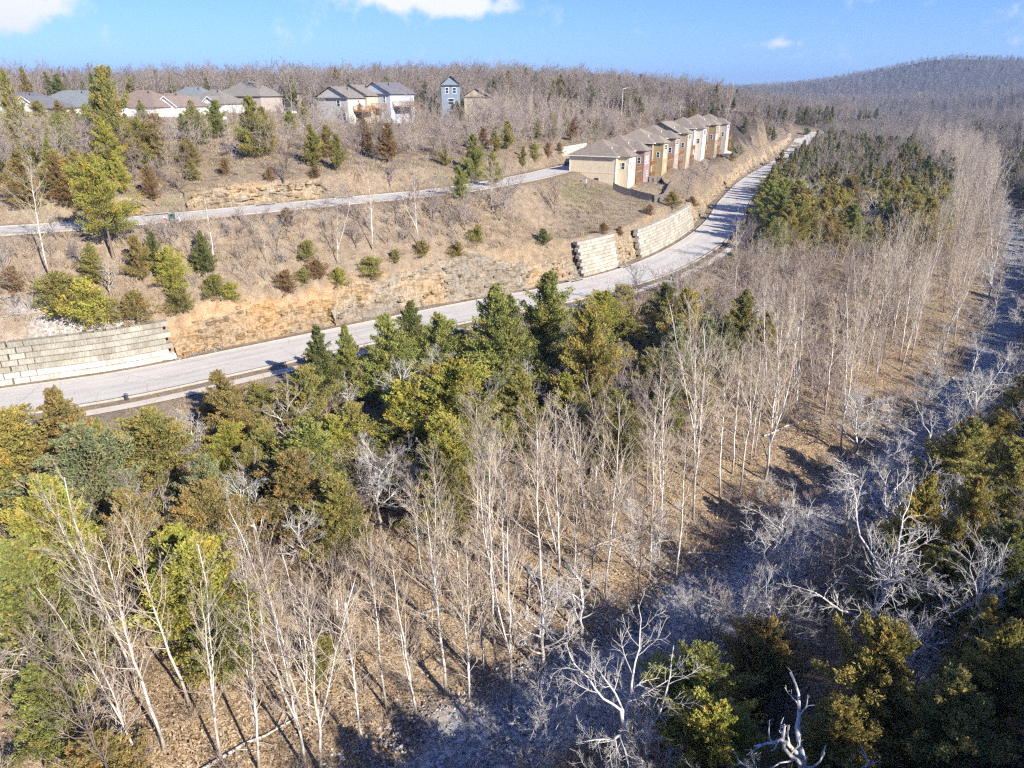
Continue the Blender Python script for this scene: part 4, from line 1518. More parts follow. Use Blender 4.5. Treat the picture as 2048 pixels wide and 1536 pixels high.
# ---- the trees that can be picked out one by one: cedars given by the place of their tips
hero_cedars = [  # px, py of tip, height, width factor, tone, label
    (100, 782, 10.5, 1.15, 'olive-brown', 'broad olive-brown cedar at left edge below the dark roadside post'),
    (10, 822, 10, 1.1, 'golden', 'golden cedar cut by the left edge below the lower road'),
    (165, 850, 9.5, 1.1, 'grey-green', 'blue-grey green cedar in the left cedar clump'),
    (75, 945, 9.5, .95, 'yellow-green', 'bright yellow-green cedar in front of the left cedar clump'),
    (300, 822, 8.5, 1.2, 'olive', 'round olive cedar just right of the dark roadside post'),
    (436, 738, 7.5, .9, 'olive-brown', 'slim open cedar tip overlapping the lower road pavement'),
    (450, 845, 6.5, .9, 'yellow-green', 'small yellow cedar amid grey branches below the road'),
    (632, 655, 9.5, .9, 'dark green', 'dark cedar with a double tip against the road'),
    (690, 652, 9.0, .75, 'mid green', 'thin cedar spire against the road, left of centre'),
    (600, 735, 8.5, 1.0, 'olive', 'olive cedar at the foot of the double-tipped cedar'),
    (765, 632, 10.5, .9, 'mid green', 'green cedar spire before the road, left of the ragged one'),
    (806, 606, 11, .85, 'dark green', 'ragged dark cedar with open top before the road'),
    (872, 628, 10, .75, 'mid green', 'pointed cedar standing alone against the road'),
    (795, 762, 9.5, 1.05, 'yellow-green', 'bright yellow-green cedar in the middle of the belt'),
    (905, 722, 11.5, 1.0, 'yellow-green', 'large yellow-green cedar right of the brightest one'),
    (985, 572, 14.5, .85, 'mid green', 'tall green cedar reaching over the road in the centre'),
    (1030, 590, 13, .8, 'dark green', 'dark cedar squeezed between two tall cedars'),
    (1098, 545, 14.5, .9, 'mid green', 'tallest broad cedar covering the road in the centre'),
    (1185, 612, 13, .8, 'golden', 'tall golden olive cedar right of the tallest cedar'),
    (1140, 745, 8, .8, 'yellow-green', 'short yellow-green cedar at the foot of the tall pair'),
    (1035, 735, 9.5, .95, 'olive', 'olive cedar below the tall green cedar'),
    (1330, 565, 8.5, .7, 'dark green', 'slim dark cedar right of the bare thicket'),
    (1385, 580, 10.5, .8, 'golden', 'tall golden-brown cedar right of the bare thicket'),
    (1350, 640, 9, .95, 'grey-green', 'grey-green cedar in front of the golden-brown one'),
    (1490, 580, 10, .85, 'olive', 'dark olive cedar beside the first grove trunks'),
    (1455, 640, 8, .8, 'dark green', 'shaded dark cedar between golden cedar and grove'),
    (1342, 765, 6.5, .85, 'mid green', 'small green cedar below the white forked limb'),
    (575, 905, 8.0, 1.15, 'olive-brown', 'brownish cedar behind crooked grey branches'),
    (660, 960, 7, 1.0, 'olive', 'low olive cedar right of the brownish one'),
    (885, 905, 8, 1.0, 'olive', 'olive cedar behind the first tall white stems'),
    (375, 1075, 9, 1.1, 'yellow-green', 'yellow-green cedar in the lower left among white stems'),
    (430, 1185, 6.5, 1.0, 'mid green', 'green cedar right beside the lower left yellow-green one'),
    (25, 1095, 9.5, 1.1, 'mid green', 'green cedar on the left edge below the yellow one'),
    (245, 980, 8, 1.1, 'olive-brown', 'tawny thin cedar left of the crooked grey trees'),
    (70, 1330, 6.5, 1.0, 'mid green', 'low green cedar in the bottom left corner'),
    (190, 1450, 5.5, 1.1, 'olive-brown', 'low brownish cedar at the bottom left'),
    (640, 1265, 3.6, 1.0, 'olive', 'small olive cedar among the white stems at the bottom'),
    (530, 840, 7, 1.0, 'olive', 'olive cedar left of the dark gap below the road'),
    # right bank
    (1395, 1298, 7.0, 1.15, 'mid green', 'green cedar at the bottom on the near creek bank'),
    (1450, 1400, 6.0, 1.1, 'yellow-green', 'lower yellow-green cedar next to the bottom creek cedar'),
    (1785, 1262, 8.5, .95, 'golden', 'tall golden cedar on the right bank at the bottom'),
    (1690, 1400, 6.5, 1.1, 'golden', 'rusty golden cedar behind the white dead snag'),
    (1925, 1350, 7, 1.0, 'olive', 'olive cedar right of the tall golden cedar'),
    (2020, 1240, 7.5, .9, 'golden', 'golden cedar at the lower right edge'),
    (1985, 1195, 6, .7, 'golden', 'small sunlit cedar tip in the dark right corner'),
    (1852, 950, 10, .75, 'golden', 'slim golden cedar in front of the great white creek tree'),
    (1975, 965, 9, .75, 'golden', 'golden cedar near the right edge above the creek'),
    (1945, 838, 10, .9, 'olive', 'wide olive cedar at the right above the creek'),
    (2045, 890, 9, .9, 'olive', 'olive cedar cut by the right edge'),
    (2040, 1050, 8, .9, 'dark green', 'dark shaded cedar at the right edge'),
    (1900, 1100, 7, .9, 'olive', 'shaded olive cedar below the slim golden one'),
    # between the roads
    (185, 318, 12.0, .85, 'yellow-green', 'lone tall yellow-green cedar with bare stem beside the upper street'),
    (268, 468, 6.0, .85, 'olive-brown', 'rusty olive cedar on the slope between the roads'),
    (300, 462, 5.5, .75, 'dark green', 'slim dark cedar behind the bright slope cedar'),
    (330, 492, 6.2, .95, 'yellow-green', 'bright green cedar low on the slope between the roads'),
    (395, 462, 5.6, 1.1, 'dark green', 'dark wide cedar behind the pale slope saplings'),
    (175, 485, 5.0, 1.2, 'olive', 'wide olive cedar under the lone tall cedar'),
    (950, 268, 9.0, .85, 'mid green', 'big cedar beside the upper street near the beige house'),
    (985, 300, 6.5, .8, 'olive', 'cedar hidden behind pale branches beside the upper street'),
    (1046, 292, 5.0, .7, 'olive', 'small cedar standing over the street left of the beige house'),
    (920, 330, 6.0, .9, 'mid green', 'cedar at the left foot of the big street cedar'),
    (495, 192, 10, .95, 'olive', 'large dark cedar in front of the hilltop houses'),
    (530, 215, 8, .8, 'olive-brown', 'cedar leaning on the large dark hilltop cedar'),
    (205, 138, 14, .7, 'olive', 'tall broad cedar among the hilltop houses'),
    (185, 150, 12, .6, 'dark green', 'narrow dark cedar behind the tall hilltop cedar'),
    (18, 140, 13, .75, 'olive', 'tall cedar at the left edge behind the hilltop houses'),
    (590, 126, 9, .6, 'olive', 'pointed cedar on the skyline left of the grey duplex'),
    (200, 232, 9, 1.0, 'yellow-green', 'yellow-green cedar below the hilltop houses'),
    (110, 225, 7.5, .9, 'mid green', 'cedar before the left gabled house'),
    (55, 235, 7, .9, 'olive', 'olive cedar before the leftmost house'),
    (145, 300, 8.5, .95, 'olive-brown', 'rusty cedar behind the lone tall cedar'),
    (30, 300, 8, 1.0, 'olive-brown', 'brown cedar on the left edge above the upper street'),
    (110, 310, 7, .9, 'rusty brown', 'small rusty cedar above the upper street at left'),
    (230, 300, 6, .8, 'yellow-green', 'small bright cedar right of the rusty one'),
    (95, 300, 6.5, .9, 'olive', 'olive cedar in the left thicket above the street'),
    (290, 330, 5, .8, 'rusty brown', 'rust coloured cedar over the rock ledge'),
    (392, 222, 5.5, .6, 'rusty brown', 'slender rusty cedar left of the white car'),
    (668, 268, 6, .8, 'olive', 'rounded cedar below the grey duplex'),
    (830, 130, 10, .8, 'olive', 'cedar on the ridge right of the grey duplex'),
    (850, 165, 9, .9, 'dark green', 'dark cedar left of the blue house'),
    (775, 140, 9, .8, 'olive-brown', 'cedar behind the grey duplex roof'),
]
P = place_top([c[0] for c in hero_cedars], [c[1] for c in hero_cedars], [c[2] for c in hero_cedars])
for p, c in zip(P, hero_cedars):
    plant('lone' if 'bare stem beside' in c[5] else 'cedar', p, c[2], c[4], c[5], None, c[3] * (1.12 if c[1] > 540 else .92), lean=(RNG.normal() * .03, RNG.normal() * .03))
    anchor(c[5], p, c[2])

hero_bushes = [
    (20, 540, 2.6, .8, 'rusty brown', 'small rusty cedar bush alone at the left slope'),
    (108, 558, 4.2, 1.0, 'olive', 'left one of two big olive cedar bushes above the long wall'),
    (162, 572, 4.6, .95, 'yellow-green', 'right one of two big olive cedar bushes above the long wall'),
    (206, 602, 2.6, .9, 'olive', 'small cedar bush between two bigger ones above the wall'),
    (262, 592, 3.4, 1.0, 'olive-brown', 'brown cedar bush above the end of the long wall'),
    (355, 582, 2.6, 1.1, 'olive', 'low cedar bush under the bright slope cedar'),
    (425, 556, 2.6, 1.0, 'olive', 'grey olive bush right of the bright slope cedar'),
    (458, 570, 2.0, .9, 'yellow-green', 'low green bush beside the grey olive bush'),
    (570, 548, 2.6, .9, 'rusty brown', 'rusty bush on the brow of the orange bank'),
    (605, 540, 1.8, .9, 'olive', 'small olive bush right of the rusty bush on the brow'),
    (633, 525, 2.2, 1.0, 'rusty brown', 'round brown bush up from the orange bank'),
    (675, 540, 2.3, .9, 'yellow-green', 'pointed green bush on the brow of the rock cut'),
    (740, 520, 2.6, 1.1, 'olive', 'double olive bush on the brow of the rock cut'),
    (612, 486, 2.4, .9, 'olive', 'olive bush midway up the slope'),
    (790, 502, 1.6, .9, 'olive', 'tiny bush right of the double olive bush'),
    (845, 485, 2.0, 1.0, 'olive-brown', 'brown bush under the third pale sapling'),
    (915, 488, 2.2, .9, 'olive-brown', 'brown green bush on the slope before the thicket'),
    (955, 455, 2.6, .8, 'olive', 'olive bush at the foot of the street thicket'),
    (1088, 462, 2.4, .8, 'dark green', 'dark bush on the grassy knoll left of the short wall'),
    (1208, 448, 1.8, .8, 'rusty brown', 'rusty bush on the knoll above the short wall'),
    (1240, 455, 1.5, .8, 'rusty brown', 'small rusty bush right above the rock gap'),
    (885, 570, 2.0, .6, 'rusty brown', 'rusty sprig on the rock face, left of centre'),
    (715, 598, 1.9, .7, 'rusty brown', 'rusty sprig on the orange bank'),
    (660, 620, 1.8, .9, 'olive-brown', 'brown bush at the foot of the orange bank'),
    (930, 570, 1.4, .8, 'olive', 'small bush at the foot of the rock face'),
    (575, 372, 1.6, .8, 'rusty brown', 'rusty bush on the cream ledge above the street'),
    (537, 338, 1.8, .7, 'rusty brown', 'left of two rusty bushes above the cream ledge'),
    (628, 335, 1.6, 1.0, 'rusty brown', 'right of two rusty bushes above the cream ledge'),
    (447, 320, 2.2, .7, 'rusty brown', 'rusty bush on the grassy slope below the white car'),
    (572, 420, 2.2, .7, 'rusty brown', 'rusty bush on the near verge of the upper street'),
    (1067, 292, 3.2, .9, 'olive', 'round olive bush before the concrete wall by the street'),
    (1095, 290, 2.8, .6, 'rusty brown', 'red brown bush left of the concrete wall'),
    (1119, 288, 2.4, .6, 'rusty brown', 'red brown bush right before the concrete wall'),
    (1345, 388, 3.0, 1.1, 'olive-brown', 'olive brown bush beside the yard fence corner'),
    (1385, 395, 2.6, .9, 'rusty brown', 'rusty bush on the ledge below the yard fence'),
    (1300, 412, 1.8, .9, 'rusty brown', 'rusty bush below the yard fence'),
    (1480, 292, 3.6, 1.0, 'olive', 'olive bush on the ledge below the far row houses'),
    (1465, 308, 2.8, 1.0, 'olive-brown', 'brown bush beside the olive ledge bush'),
    (1615, 258, 3.2, 1.0, 'dark green', 'dark bush beside the far rock cut'),
]
P = place_top([c[0] for c in hero_bushes], [c[1] for c in hero_bushes], [c[2] for c in hero_bushes])
for p, c in zip(P, hero_bushes):
    plant('bush', p, c[2] * 1.15, c[4], c[5], None, c[3] * 1.1)
    anchor(c[5], p, c[2])

# ---- tall pale stems of the near grove: foot and tip in the picture
hero_syc = [  # foot px, py, tip px, py, tone, label
    (330, 1500, 205, 1075, 'white', 'leftmost tall white stem rising from the bottom left'),
    (282, 1520, 160, 1200, 'pale', 'thin pale stem left of the leftmost tall white stem'),
    (445, 1530, 395, 1170, 'white', 'white stem with dense feathery top at the bottom left'),
    (520, 1545, 480, 1150, 'white', 'white stem second from the feathery one'),
    (612, 1540, 545, 1160, 'white', 'leaning white stem at the bottom left of centre'),
    (640, 1545, 590, 1140, 'white', 'white twin stem right of the leaning one'),
    (735, 1525, 680, 1180, 'white', 'slender white stem crossing a dark shadow patch'),
    (775, 1420, 735, 1060, 'white', 'white stem with a fork high in the crown left of centre'),
    (838, 1470, 790, 1090, 'white', 'brightest straight white stem left of centre at the bottom'),
    (895, 1390, 855, 985, 'white', 'straight white stem above the brightest one'),
    (938, 1440, 930, 1080, 'white', 'forked pale stem near the bottom centre'),
    (968, 1370, 950, 1050, 'pale', 'thin pale stem beside the forked one'),
    (1022, 1420, 1035, 955, 'white', 'tall white stem in the bottom centre with dark foot'),
    (990, 1290, 962, 880, 'white', 'tall stem with feathery tip left of centre'),
    (1088, 1240, 1075, 815, 'white', 'left one of the twin tall stems in the centre'),
    (1122, 1200, 1105, 818, 'white', 'right one of the twin tall stems in the centre'),
    (1147, 1175, 1160, 850, 'pale', 'thin broken pale stem right of the twin stems'),
    (1178, 1180, 1186, 905, 'pale', 'pale stem near the broken white stub'),
    (1212, 1195, 1228, 800, 'white', 'tall white stem right of the centre'),
    (1268, 1255, 1290, 945, 'brown', 'dark-footed tree at the creek edge'),
    (1300, 1160, 1315, 830, 'white', 'white stem behind the dark-footed creek tree'),
    (1352, 1160, 1378, 880, 'white', 'bright stem with dark foot above the creek bend'),
    (1325, 1050, 1330, 760, 'white', 'white stem in the middle of the grove'),
    (1388, 1040, 1408, 700, 'white', 'tall white stem with side limb in the upper grove'),
    (1440, 1000, 1455, 700, 'white', 'white crooked stem right of the tall limbed one'),
    (1480, 980, 1505, 690, 'white', 'white stem before the upper grove clearing'),
    (1530, 960, 1570, 620, 'white', 'tall stem left of the grove clearing'),
    (1590, 850, 1605, 570, 'white', 'whitest tall stem in the upper grove'),
    (1650, 830, 1670, 590, 'white', 'straight stem in the middle upper grove'),
    (1730, 740, 1775, 520, 'white', 'stem with bright top in the right grove'),
    (1800, 720, 1822, 500, 'white', 'slim bright stem near the shaded creek'),
    (1985, 660, 2005, 540, 'white', 'bright stem at the very edge of the shaded creek'),
]
fp = place_base([c[0] for c in hero_syc], [c[1] for c in hero_syc])
for p, c in zip(fp, hero_syc):
    d = ray(c[2], c[3])
    h = CAM_Z + p[1] * d[2] / d[1] - p[2]
    tip_x = d[0] / d[1] * p[1]
    h = float(np.clip(h, 9, 20))
    plant('sycamore', p, h, c[4], c[5], None, RNG.uniform(.8, 1.05), lean=(math.atan2(tip_x - p[0], h) * .9, RNG.normal() * .015))
    anchor(c[5], p, h)
# ---- pale saplings between the roads and above (foot, tip)
hero_pale = [
    ('sycamore', 100, 560, 60, 330, 'white', 1.25, 'crooked white tree leaning at left between the roads'),
    ('sycamore', 430, 545, 415, 385, 'white', 1.2, 'white tree with wide limbs on the slope between the roads'),
    ('sycamore', 410, 525, 385, 420, 'pale', 1.1, 'pale sapling left of the wide limbed white tree'),
    ('sycamore', 533, 525, 520, 420, 'pale', .9, 'thin pale sapling alone on the slope'),
    ('sycamore', 675, 530, 665, 410, 'white', 1.3, 'first white feathery sapling of three on the slope'),
    ('sycamore', 745, 500, 735, 335, 'white', 1.2, 'second white feathery sapling of three on the slope'),
    ('sycamore', 835, 490, 830, 335, 'white', 1.2, 'third white feathery sapling of three on the slope'),
    ('oak', 220, 595, 215, 500, 'pale', 1.0, 'forked pale tree between the slope cedars'),
    ('oak', 1110, 425, 1108, 340, 'brown', .8, 'small dark bare tree before the beige house'),
    ('oak', 370, 400, 365, 270, 'brown', .8, 'dark bare tree rooted in the rock ledge above the street'),
    ('oak', 568, 385, 560, 250, 'brown', .9, 'dark bare tree on the cream ledge'),
    ('oak', 655, 290, 645, 200, 'grey', .8, 'upswept bare tree before the grey duplex'),
    ('sycamore', 768, 300, 768, 205, 'white', 1.0, 'white sycamore below the grey duplex'),
    ('oak', 510, 205, 508, 112, 'brown', .85, 'tall dark bare tree on the skyline left of centre'),
    ('oak', 265, 200, 250, 120, 'brown', .8, 'leaning dark tree behind the brown roofed house'),
    ('oak', 300, 200, 310, 130, 'grey', .8, 'grey bare tree behind the hilltop houses'),
    ('oak', 905, 330, 905, 235, 'mauve', .9, 'mauve bare tree below the blue house'),
    ('oak', 780, 375, 770, 305, 'mauve', 1.0, 'mauve thicket tree above the upper street'),
    ('oak', 1000, 445, 1005, 330, 'grey', 1.0, 'dense grey tree of the street thicket'),
    ('sycamore', 985, 430, 985, 320, 'pale', 1.2, 'pale branching tree in the street thicket'),
    ('oak', 930, 460, 915, 370, 'grey', 1.0, 'grey tree at the lower side of the street thicket'),
    ('oak', 1375, 395, 1385, 310, 'mauve', 1.1, 'grey mauve tree beside the yard of the row houses'),
    ('oak', 1410, 360, 1415, 290, 'mauve', 1.0, 'bare tree below the white row house'),
    ('oak', 1470, 525, 1480, 420, 'pale', .7, 'small pale tree alone on the verge inside the bend'),
    ('sycamore', 1450, 270, 1450, 160, 'pale', .9, 'tall pale tree behind the row houses'),
    ('oak', 1400, 250, 1400, 160, 'brown', .8, 'dark bare tree above the row house roofs'),
    ('sycamore', 1240, 700, 1245, 560, 'grey', 1.0, 'thin tree in the bare thicket below the road'),
    ('oak', 370, 1135, 335, 965, 'pale', 1.05, 'crooked pale tree with fanned limbs at left'),
    ('oak', 520, 1100, 480, 925, 'silver', 1.0, 'whitish tree with heavy fork left of centre'),
    ('oak', 630, 1140, 585, 1000, 'silver', 1.0, 'gnarled lichen-white tree left of the grove'),
    ('oak', 760, 1060, 715, 855, 'silver', 1.1, 'wide crowned silvery tree before the yellow cedars'),
    ('oak', 605, 960, 600, 830, 'pale', 1.0, 'spreading pale tree in the dark gap of the belt'),
    ('oak', 400, 960, 395, 820, 'silver', 1.0, 'whitish forked tree between golden cedars at left'),
    ('oak', 55, 1440, 60, 1230, 'pale', 1.1, 'heavy forked pale tree in the bottom left corner'),
    ('oak', 820, 800, 820, 700, 'silver', .9, 'silvery tree between the green cedars of the belt'),
    ('oak', 700, 830, 700, 750, 'silver', 1.0, 'white limbed tree in front of the double-tipped cedar'),
    ('snag', 1275, 790, 1280, 690, 'silver', 1.0, 'twisted white forked limb in the thicket'),
    ('great', 1925, 880, 1930, 690, 'silver', .95, 'spreading white tree at the shaded creek by the right edge'),
    ('great', 1790, 1130, 1790, 900, 'silver', .9, 'grey feathery tree beyond the great white creek tree'),
    ('great', 1700, 1290, 1700, 985, 'silver', 1.1, 'great white creek tree with long crooked limbs'),
    ('great', 1250, 1640, 1230, 1270, 'silver', 1.0, 'white many-limbed tree at the bottom centre on the creek'),
    ('great', 1590, 1150, 1600, 975, 'silver', 1.15, 'frosty wide tree over the middle of the creek'),
    ('great', 1735, 1030, 1745, 855, 'silver', 1.15, 'frosty wide tree where the creek bends away'),
    ('great', 1850, 960, 1860, 800, 'silver', 1.0, 'frosty tree below the spreading white tree'),
    ('great', 1480, 1300, 1490, 1120, 'silver', 1.0, 'frosty tree left of the silvery bushy creek tree'),
    ('oak', 938, 262, 938, 172, 'grey', .9, 'grey tree before the tan house'),
    ('oak', 962, 262, 964, 165, 'mauve', .9, 'mauve tree before the tan house'),
    ('oak', 985, 268, 988, 180, 'grey', 1.0, 'grey tree right of the tan house'),
    ('oak', 880, 262, 876, 190, 'grey', .9, 'grey tree left of the slate-blue house'),
    ('oak', 625, 255, 620, 165, 'grey', 1.0, 'grey tree left of the sage grey house'),
    ('oak', 690, 262, 688, 205, 'mauve', 1.1, 'low mauve tree under the sage grey house'),
    ('oak', 820, 262, 822, 170, 'grey', 1.0, 'grey tree right of the blue-grey house'),
    ('oak', 465, 262, 462, 185, 'mauve', 1.0, 'mauve tree left of the large dark cedar'),
    ('oak', 300, 262, 302, 190, 'grey', .9, 'grey tree before the white brown-roofed house'),
    ('oak', 560, 262, 556, 200, 'brown', 1.0, 'brown tree right of the large dark cedar'),
    ('oak', 1560, 1330, 1570, 1150, 'silver', 1.1, 'silvery bushy tree beside the creek'),
    ('oak', 1930, 1330, 1960, 1050, 'silver', .9, 'shaded grey tree on the right bank'),
    ('oak', 1830, 1420, 1830, 1180, 'silver', .9, 'grey tree behind the tall golden cedar'),
    ('snag', 1600, 1700, 1600, 1400, 'silver', 1.1, 'dead white snag at the bottom edge'),
    ('snag', 1690, 1640, 1690, 1480, 'silver', .7, 'small dead snag right of the big white one'),
]
fp = place_base([c[1] for c in hero_pale], [min(c[2], 1535) for c in hero_pale])
for p, c in zip(fp, hero_pale):
    if c[2] > 1535:
        d = ray(c[1], c[2])
        zz = float(p[2]) - .5
        t = (zz - CAM_Z) / d[2]
        p = np.array([d[0] * t, d[1] * t, zz])
        p[2] = float(H(p[0:1], p[1:2])[0])
    d = ray(c[3], c[4])
    h = float(np.clip(CAM_Z + p[1] * d[2] / d[1] - p[2], 4.0, 19))
    tip_x = d[0] / d[1] * p[1]
    plant(c[0], p, h, c[5], c[7], None, c[6], lean=(float(np.clip(math.atan2(tip_x - p[0], h), -.35, .35)) * .8, RNG.normal() * .02))
    anchor(c[7], p, h)


# ------------------------------------------------------------------ scattering of the trees that fill the woods
HOUSE_KEEPOUT = []      # (x, y, r) filled below before scattering


def keep_clear(x, y):
    ok = np.ones(len(x), bool)
    for hx, hy, r in HOUSE_KEEPOUT:
        ok &= np.hypot(x - hx, y - hy) > r
    return ok


def jitter_grid(x0, x1, y0, y1, g, rr):
    gx, gy = np.meshgrid(np.arange(x0, x1, g), np.arange(y0, y1, g))
    x = gx.ravel() + rr.uniform(-.48, .48, gx.size) * g
    y = gy.ravel() + rr.uniform(-.48, .48, gx.size) * g
    return x, y


def site(x, y):
    _, ta, _ = nearest(LA, TA, x, y)
    ib, tb, _ = nearest(LB, TB, x, y)
    _, tc, _ = nearest(LC, TC, x, y)
    z = H(x, y)
    px, py, d = project(x, y, z)
    return dict(x=x, y=y, z=z, ta=ta, tb=tb, tc=tc, px=px, py=py, d=d)


def in_view(s, m=160, top=9.0):
    px2, py2, d2 = project(s['x'], s['y'], s['z'] + top)
    return (s['d'] > 8) & (s['px'] > -m) & (s['px'] < 2048 + m) & (py2 < 1536 + 60)


def away_from(x, y, pts, r):
    if not len(pts):
        return np.ones(len(x), bool)
    p = np.array(pts)
    ok = np.ones(len(x), bool)
    for a in range(0, len(x), 4000):
        d = (x[a:a + 4000, None] - p[None, :, 0]) ** 2 + (y[a:a + 4000, None] - p[None, :, 1]) ** 2
        ok[a:a + 4000] = d.min(1) > r * r
    return ok


def sub(s, m):
    return {k: v[m] for k, v in s.items()}


STUFF_PTS = {'bare_wood': [], 'cedar_wood': [], 'brush': []}     # x,y,z,scale,variant
HOUSE_KEEPOUT += [(a[0], a[1], r) for a, r in [(at(1200, 360, 10.5), 14), (at(1260, 352, 9.5), 13), (at(1310, 335, 9.5), 13), (at(1350, 322, 9.5), 13), (at(1385, 310, 9.5), 13),
                                               (at(1415, 298, 10), 14), (at(1445, 288, 10), 14), (at(1465, 282, 10), 14), (at(1285, 385, 8.5), 11)]]
HOUSE_KEEPOUT += [(a[0], a[1], r) for a, r in [(at(px, 243, 24), 13) for px in (20, 90, 140, 220, 290, 350, 410, 450, 540, 600, 680, 740, 790)]]


def scatter_all():
    rr = np.random.default_rng(77)
    hero_pts = [(p[1], p[2]) for p in planted if p[0] in ('cedar', 'sycamore', 'great', 'oak')]

    # --- near grove of pale sycamores between belt and creek
    x, y = jitter_grid(-40, 150, 24, 250, 3.3, rr)
    s = site(x, y)
    GROVE = [(60, 1900), (900, 1700), (1230, 1290), (1480, 1120), (1740, 880), (1930, 690), (1990, 560), (2015, 470), (1960, 430), (1850, 480), (1750, 600), (1600, 700), (1500, 780), (1400, 860),
             (1250, 960), (1000, 1090), (800, 1170), (500, 1260), (60, 1350)]
    m = in_poly(s['px'], s['py'], GROVE) & (s['tc'] > 5.0) & (s['ta'] < -14) & in_view(s, 100) & away_from(x, y, hero_pts, 2.3)
    m &= rr.uniform(size=len(x)) < 0.52
    s = sub(s, m)
    order = np.argsort(s['d'])
    for q, i in enumerate(order):
        tone = ['white', 'pale', 'grey', 'brown'][int(rr.choice(4, p=[.42, .33, .15, .10]))]
        loc, h = (s['x'][i], s['y'][i], s['z'][i]), rr.uniform(7.5, 16.5)
        if q < 150:
            plant('sycamore', loc, h, tone, relate(f'slender {tone} bare stem', loc, h), f'{tone} stems of the creek grove', rr.uniform(.75, 1.05), lean=syc_lean())
        else:
            STUFF_PTS['bare_wood'].append((*loc, h / 16, 4 + int(rr.integers(2))))
    print('grove', len(order))

    # --- dense pale grove farther along the creek
    x, y = jitter_grid(60, 330, 130, 520, 5.2, rr)
    s = site(x, y)
    m = (s['tc'] > 3) & (s['tc'] < np.where(s['y'] < 300, 19, 30)) & (s['ta'] < -18) & in_view(s, 60) & ~in_poly(s['px'], s['py'], GROVE) & away_from(x, y, hero_pts, 2.3)
    s = sub(s, m)
    order = np.argsort(s['d'])
    cnt = 0
    for i in order:
        loc, h = (s['x'][i], s['y'][i], s['z'][i]), rr.uniform(8, 18) * (.75 + .5 * float(fbm(s['x'][i] / 14, s['y'][i] / 14, 91, 2)))
        if rr.uniform() < .16:
            STUFF_PTS['bare_wood'].append((*loc, rr.uniform(.6, 1.0), int(rr.integers(4))))
            continue
        if cnt < 60:
            plant('sycamore', loc, h, 'white' if rr.uniform() < .5 else 'pale', relate('tall pale bare tree', loc, h), 'pale trees of the dense far grove', rr.uniform(.85, 1.15), lean=(rr.normal() * .03, rr.normal() * .03))
            cnt += 1
        else:
            STUFF_PTS['bare_wood'].append((*loc, h / 16, 4 + int(rr.integers(2))))
    print('far grove', len(order))

    # --- belt below the road: cedars and crooked grey trees filling the gaps
    x, y = jitter_grid(-75, 60, 40, 150, 3.5, rr)
    s = site(x, y)
    BELT = [(-80, 830), (250, 870), (560, 760), (800, 700), (1200, 660), (1500, 620), (1560, 700), (1400, 840), (1250, 940), (1000, 1060), (800, 1140), (500, 1240), (60, 1340), (60, 1536), (-150, 1536)]
    m = in_poly(s['px'], s['py'], BELT) & (s['ta'] < -WA - 6.5) & in_view(s, 120) & away_from(x, y, hero_pts, 2.2)
    s = sub(s, m)
    tones = ['olive', 'yellow-green', 'olive-brown', 'mid green', 'olive', 'grey-green', 'golden']
    rx, ry = [q[0] for q in roadA_px[:8]], [q[1] + 62 for q in roadA_px[:8]]
    for i in range(len(s['x'])):
        u = rr.uniform()
        third = 'left' if s['px'][i] < 450 else 'middle' if s['px'][i] < 1000 else 'right'
        loc = (s['x'][i], s['y'][i], s['z'][i])
        lim = float(np.interp(s['px'][i], rx, ry)) - (45 if 600 < s['px'][i] < 1250 else 0)
        rl = ray(s['px'][i], lim)
        hmax = max(2.0, CAM_Z + s['y'][i] * rl[2] / rl[1] - s['z'][i])
        if u < (.26 if third != 'right' else .22):
            t = tones[int(rr.integers(len(tones)))]
            plant('cedar', loc, min(hmax, rr.uniform(5.5, 9.0)), t, relate(f'{t} cedar', loc, 6), f'{t} cedars in the {third} belt', rr.uniform(1.0, 1.35))
        elif u < .76:
            t = ['pale', 'grey', 'silver', 'mauve'][int(rr.integers(4))]
            plant('oak', loc, min(hmax, rr.uniform(5, 9.0)), t, relate(f'{t} bare tree', loc, 7), f'{t} bare trees in the {third} belt', rr.uniform(.85, 1.15), lean=(rr.normal() * .06, rr.normal() * .06))
        else:
            STUFF_PTS['brush'].append((*loc, rr.uniform(.7, 1.3), int(rr.integers(4))))
    print('belt', len(s['x']))

    # --- cedar and hardwood thicket right of the bend
    x, y = jitter_grid(40, 200, 140, 400, 4.3, rr)
    s = site(x, y)
    cnt2 = {'c': 0, 'o': 0}
    m = (s['ta'] < -10) & (s['ta'] > -75) & (s['tc'] > np.where(s['y'] < 300, 17, 30)) & in_view(s, 60) & (s['py'] < 520) & (s['px'] > 1530) & away_from(x, y, hero_pts, 2.3)
    s = sub(s, m)
    order = np.argsort(s['d'])
    for i in order:
        loc = (s['x'][i], s['y'][i], s['z'][i])
        ced = rr.uniform() < .74
        hh = rr.uniform(8.5, 13.5)
        cnt2['c' if ced else 'o'] += 1
        if ced and cnt2['c'] <= 75:
            t = ['olive', 'golden', 'olive-brown', 'mid green'][int(rr.integers(4))]
            plant('cedar', loc, hh, t, relate(f'{t} cedar', loc, hh), f'{t} cedars right of the bend', rr.uniform(.9, 1.25))
        elif not ced and cnt2['o'] <= 45:
            t = ['silver', 'grey', 'pale'][int(rr.integers(3))]
            plant('oak', loc, hh, t, relate(f'{t} bare tree', loc, hh), f'{t} bare trees right of the bend', rr.uniform(.85, 1.1))
        else:
            STUFF_PTS['cedar_wood' if ced else 'bare_wood'].append((*loc, hh / 10, int(rr.integers(3 if ced else 4))))
    print('thicket', len(order))

    # --- scrub on the near side of the bend
    x, y = jitter_grid(10, 130, 105, 260, 3.2, rr)
    s = site(x, y)
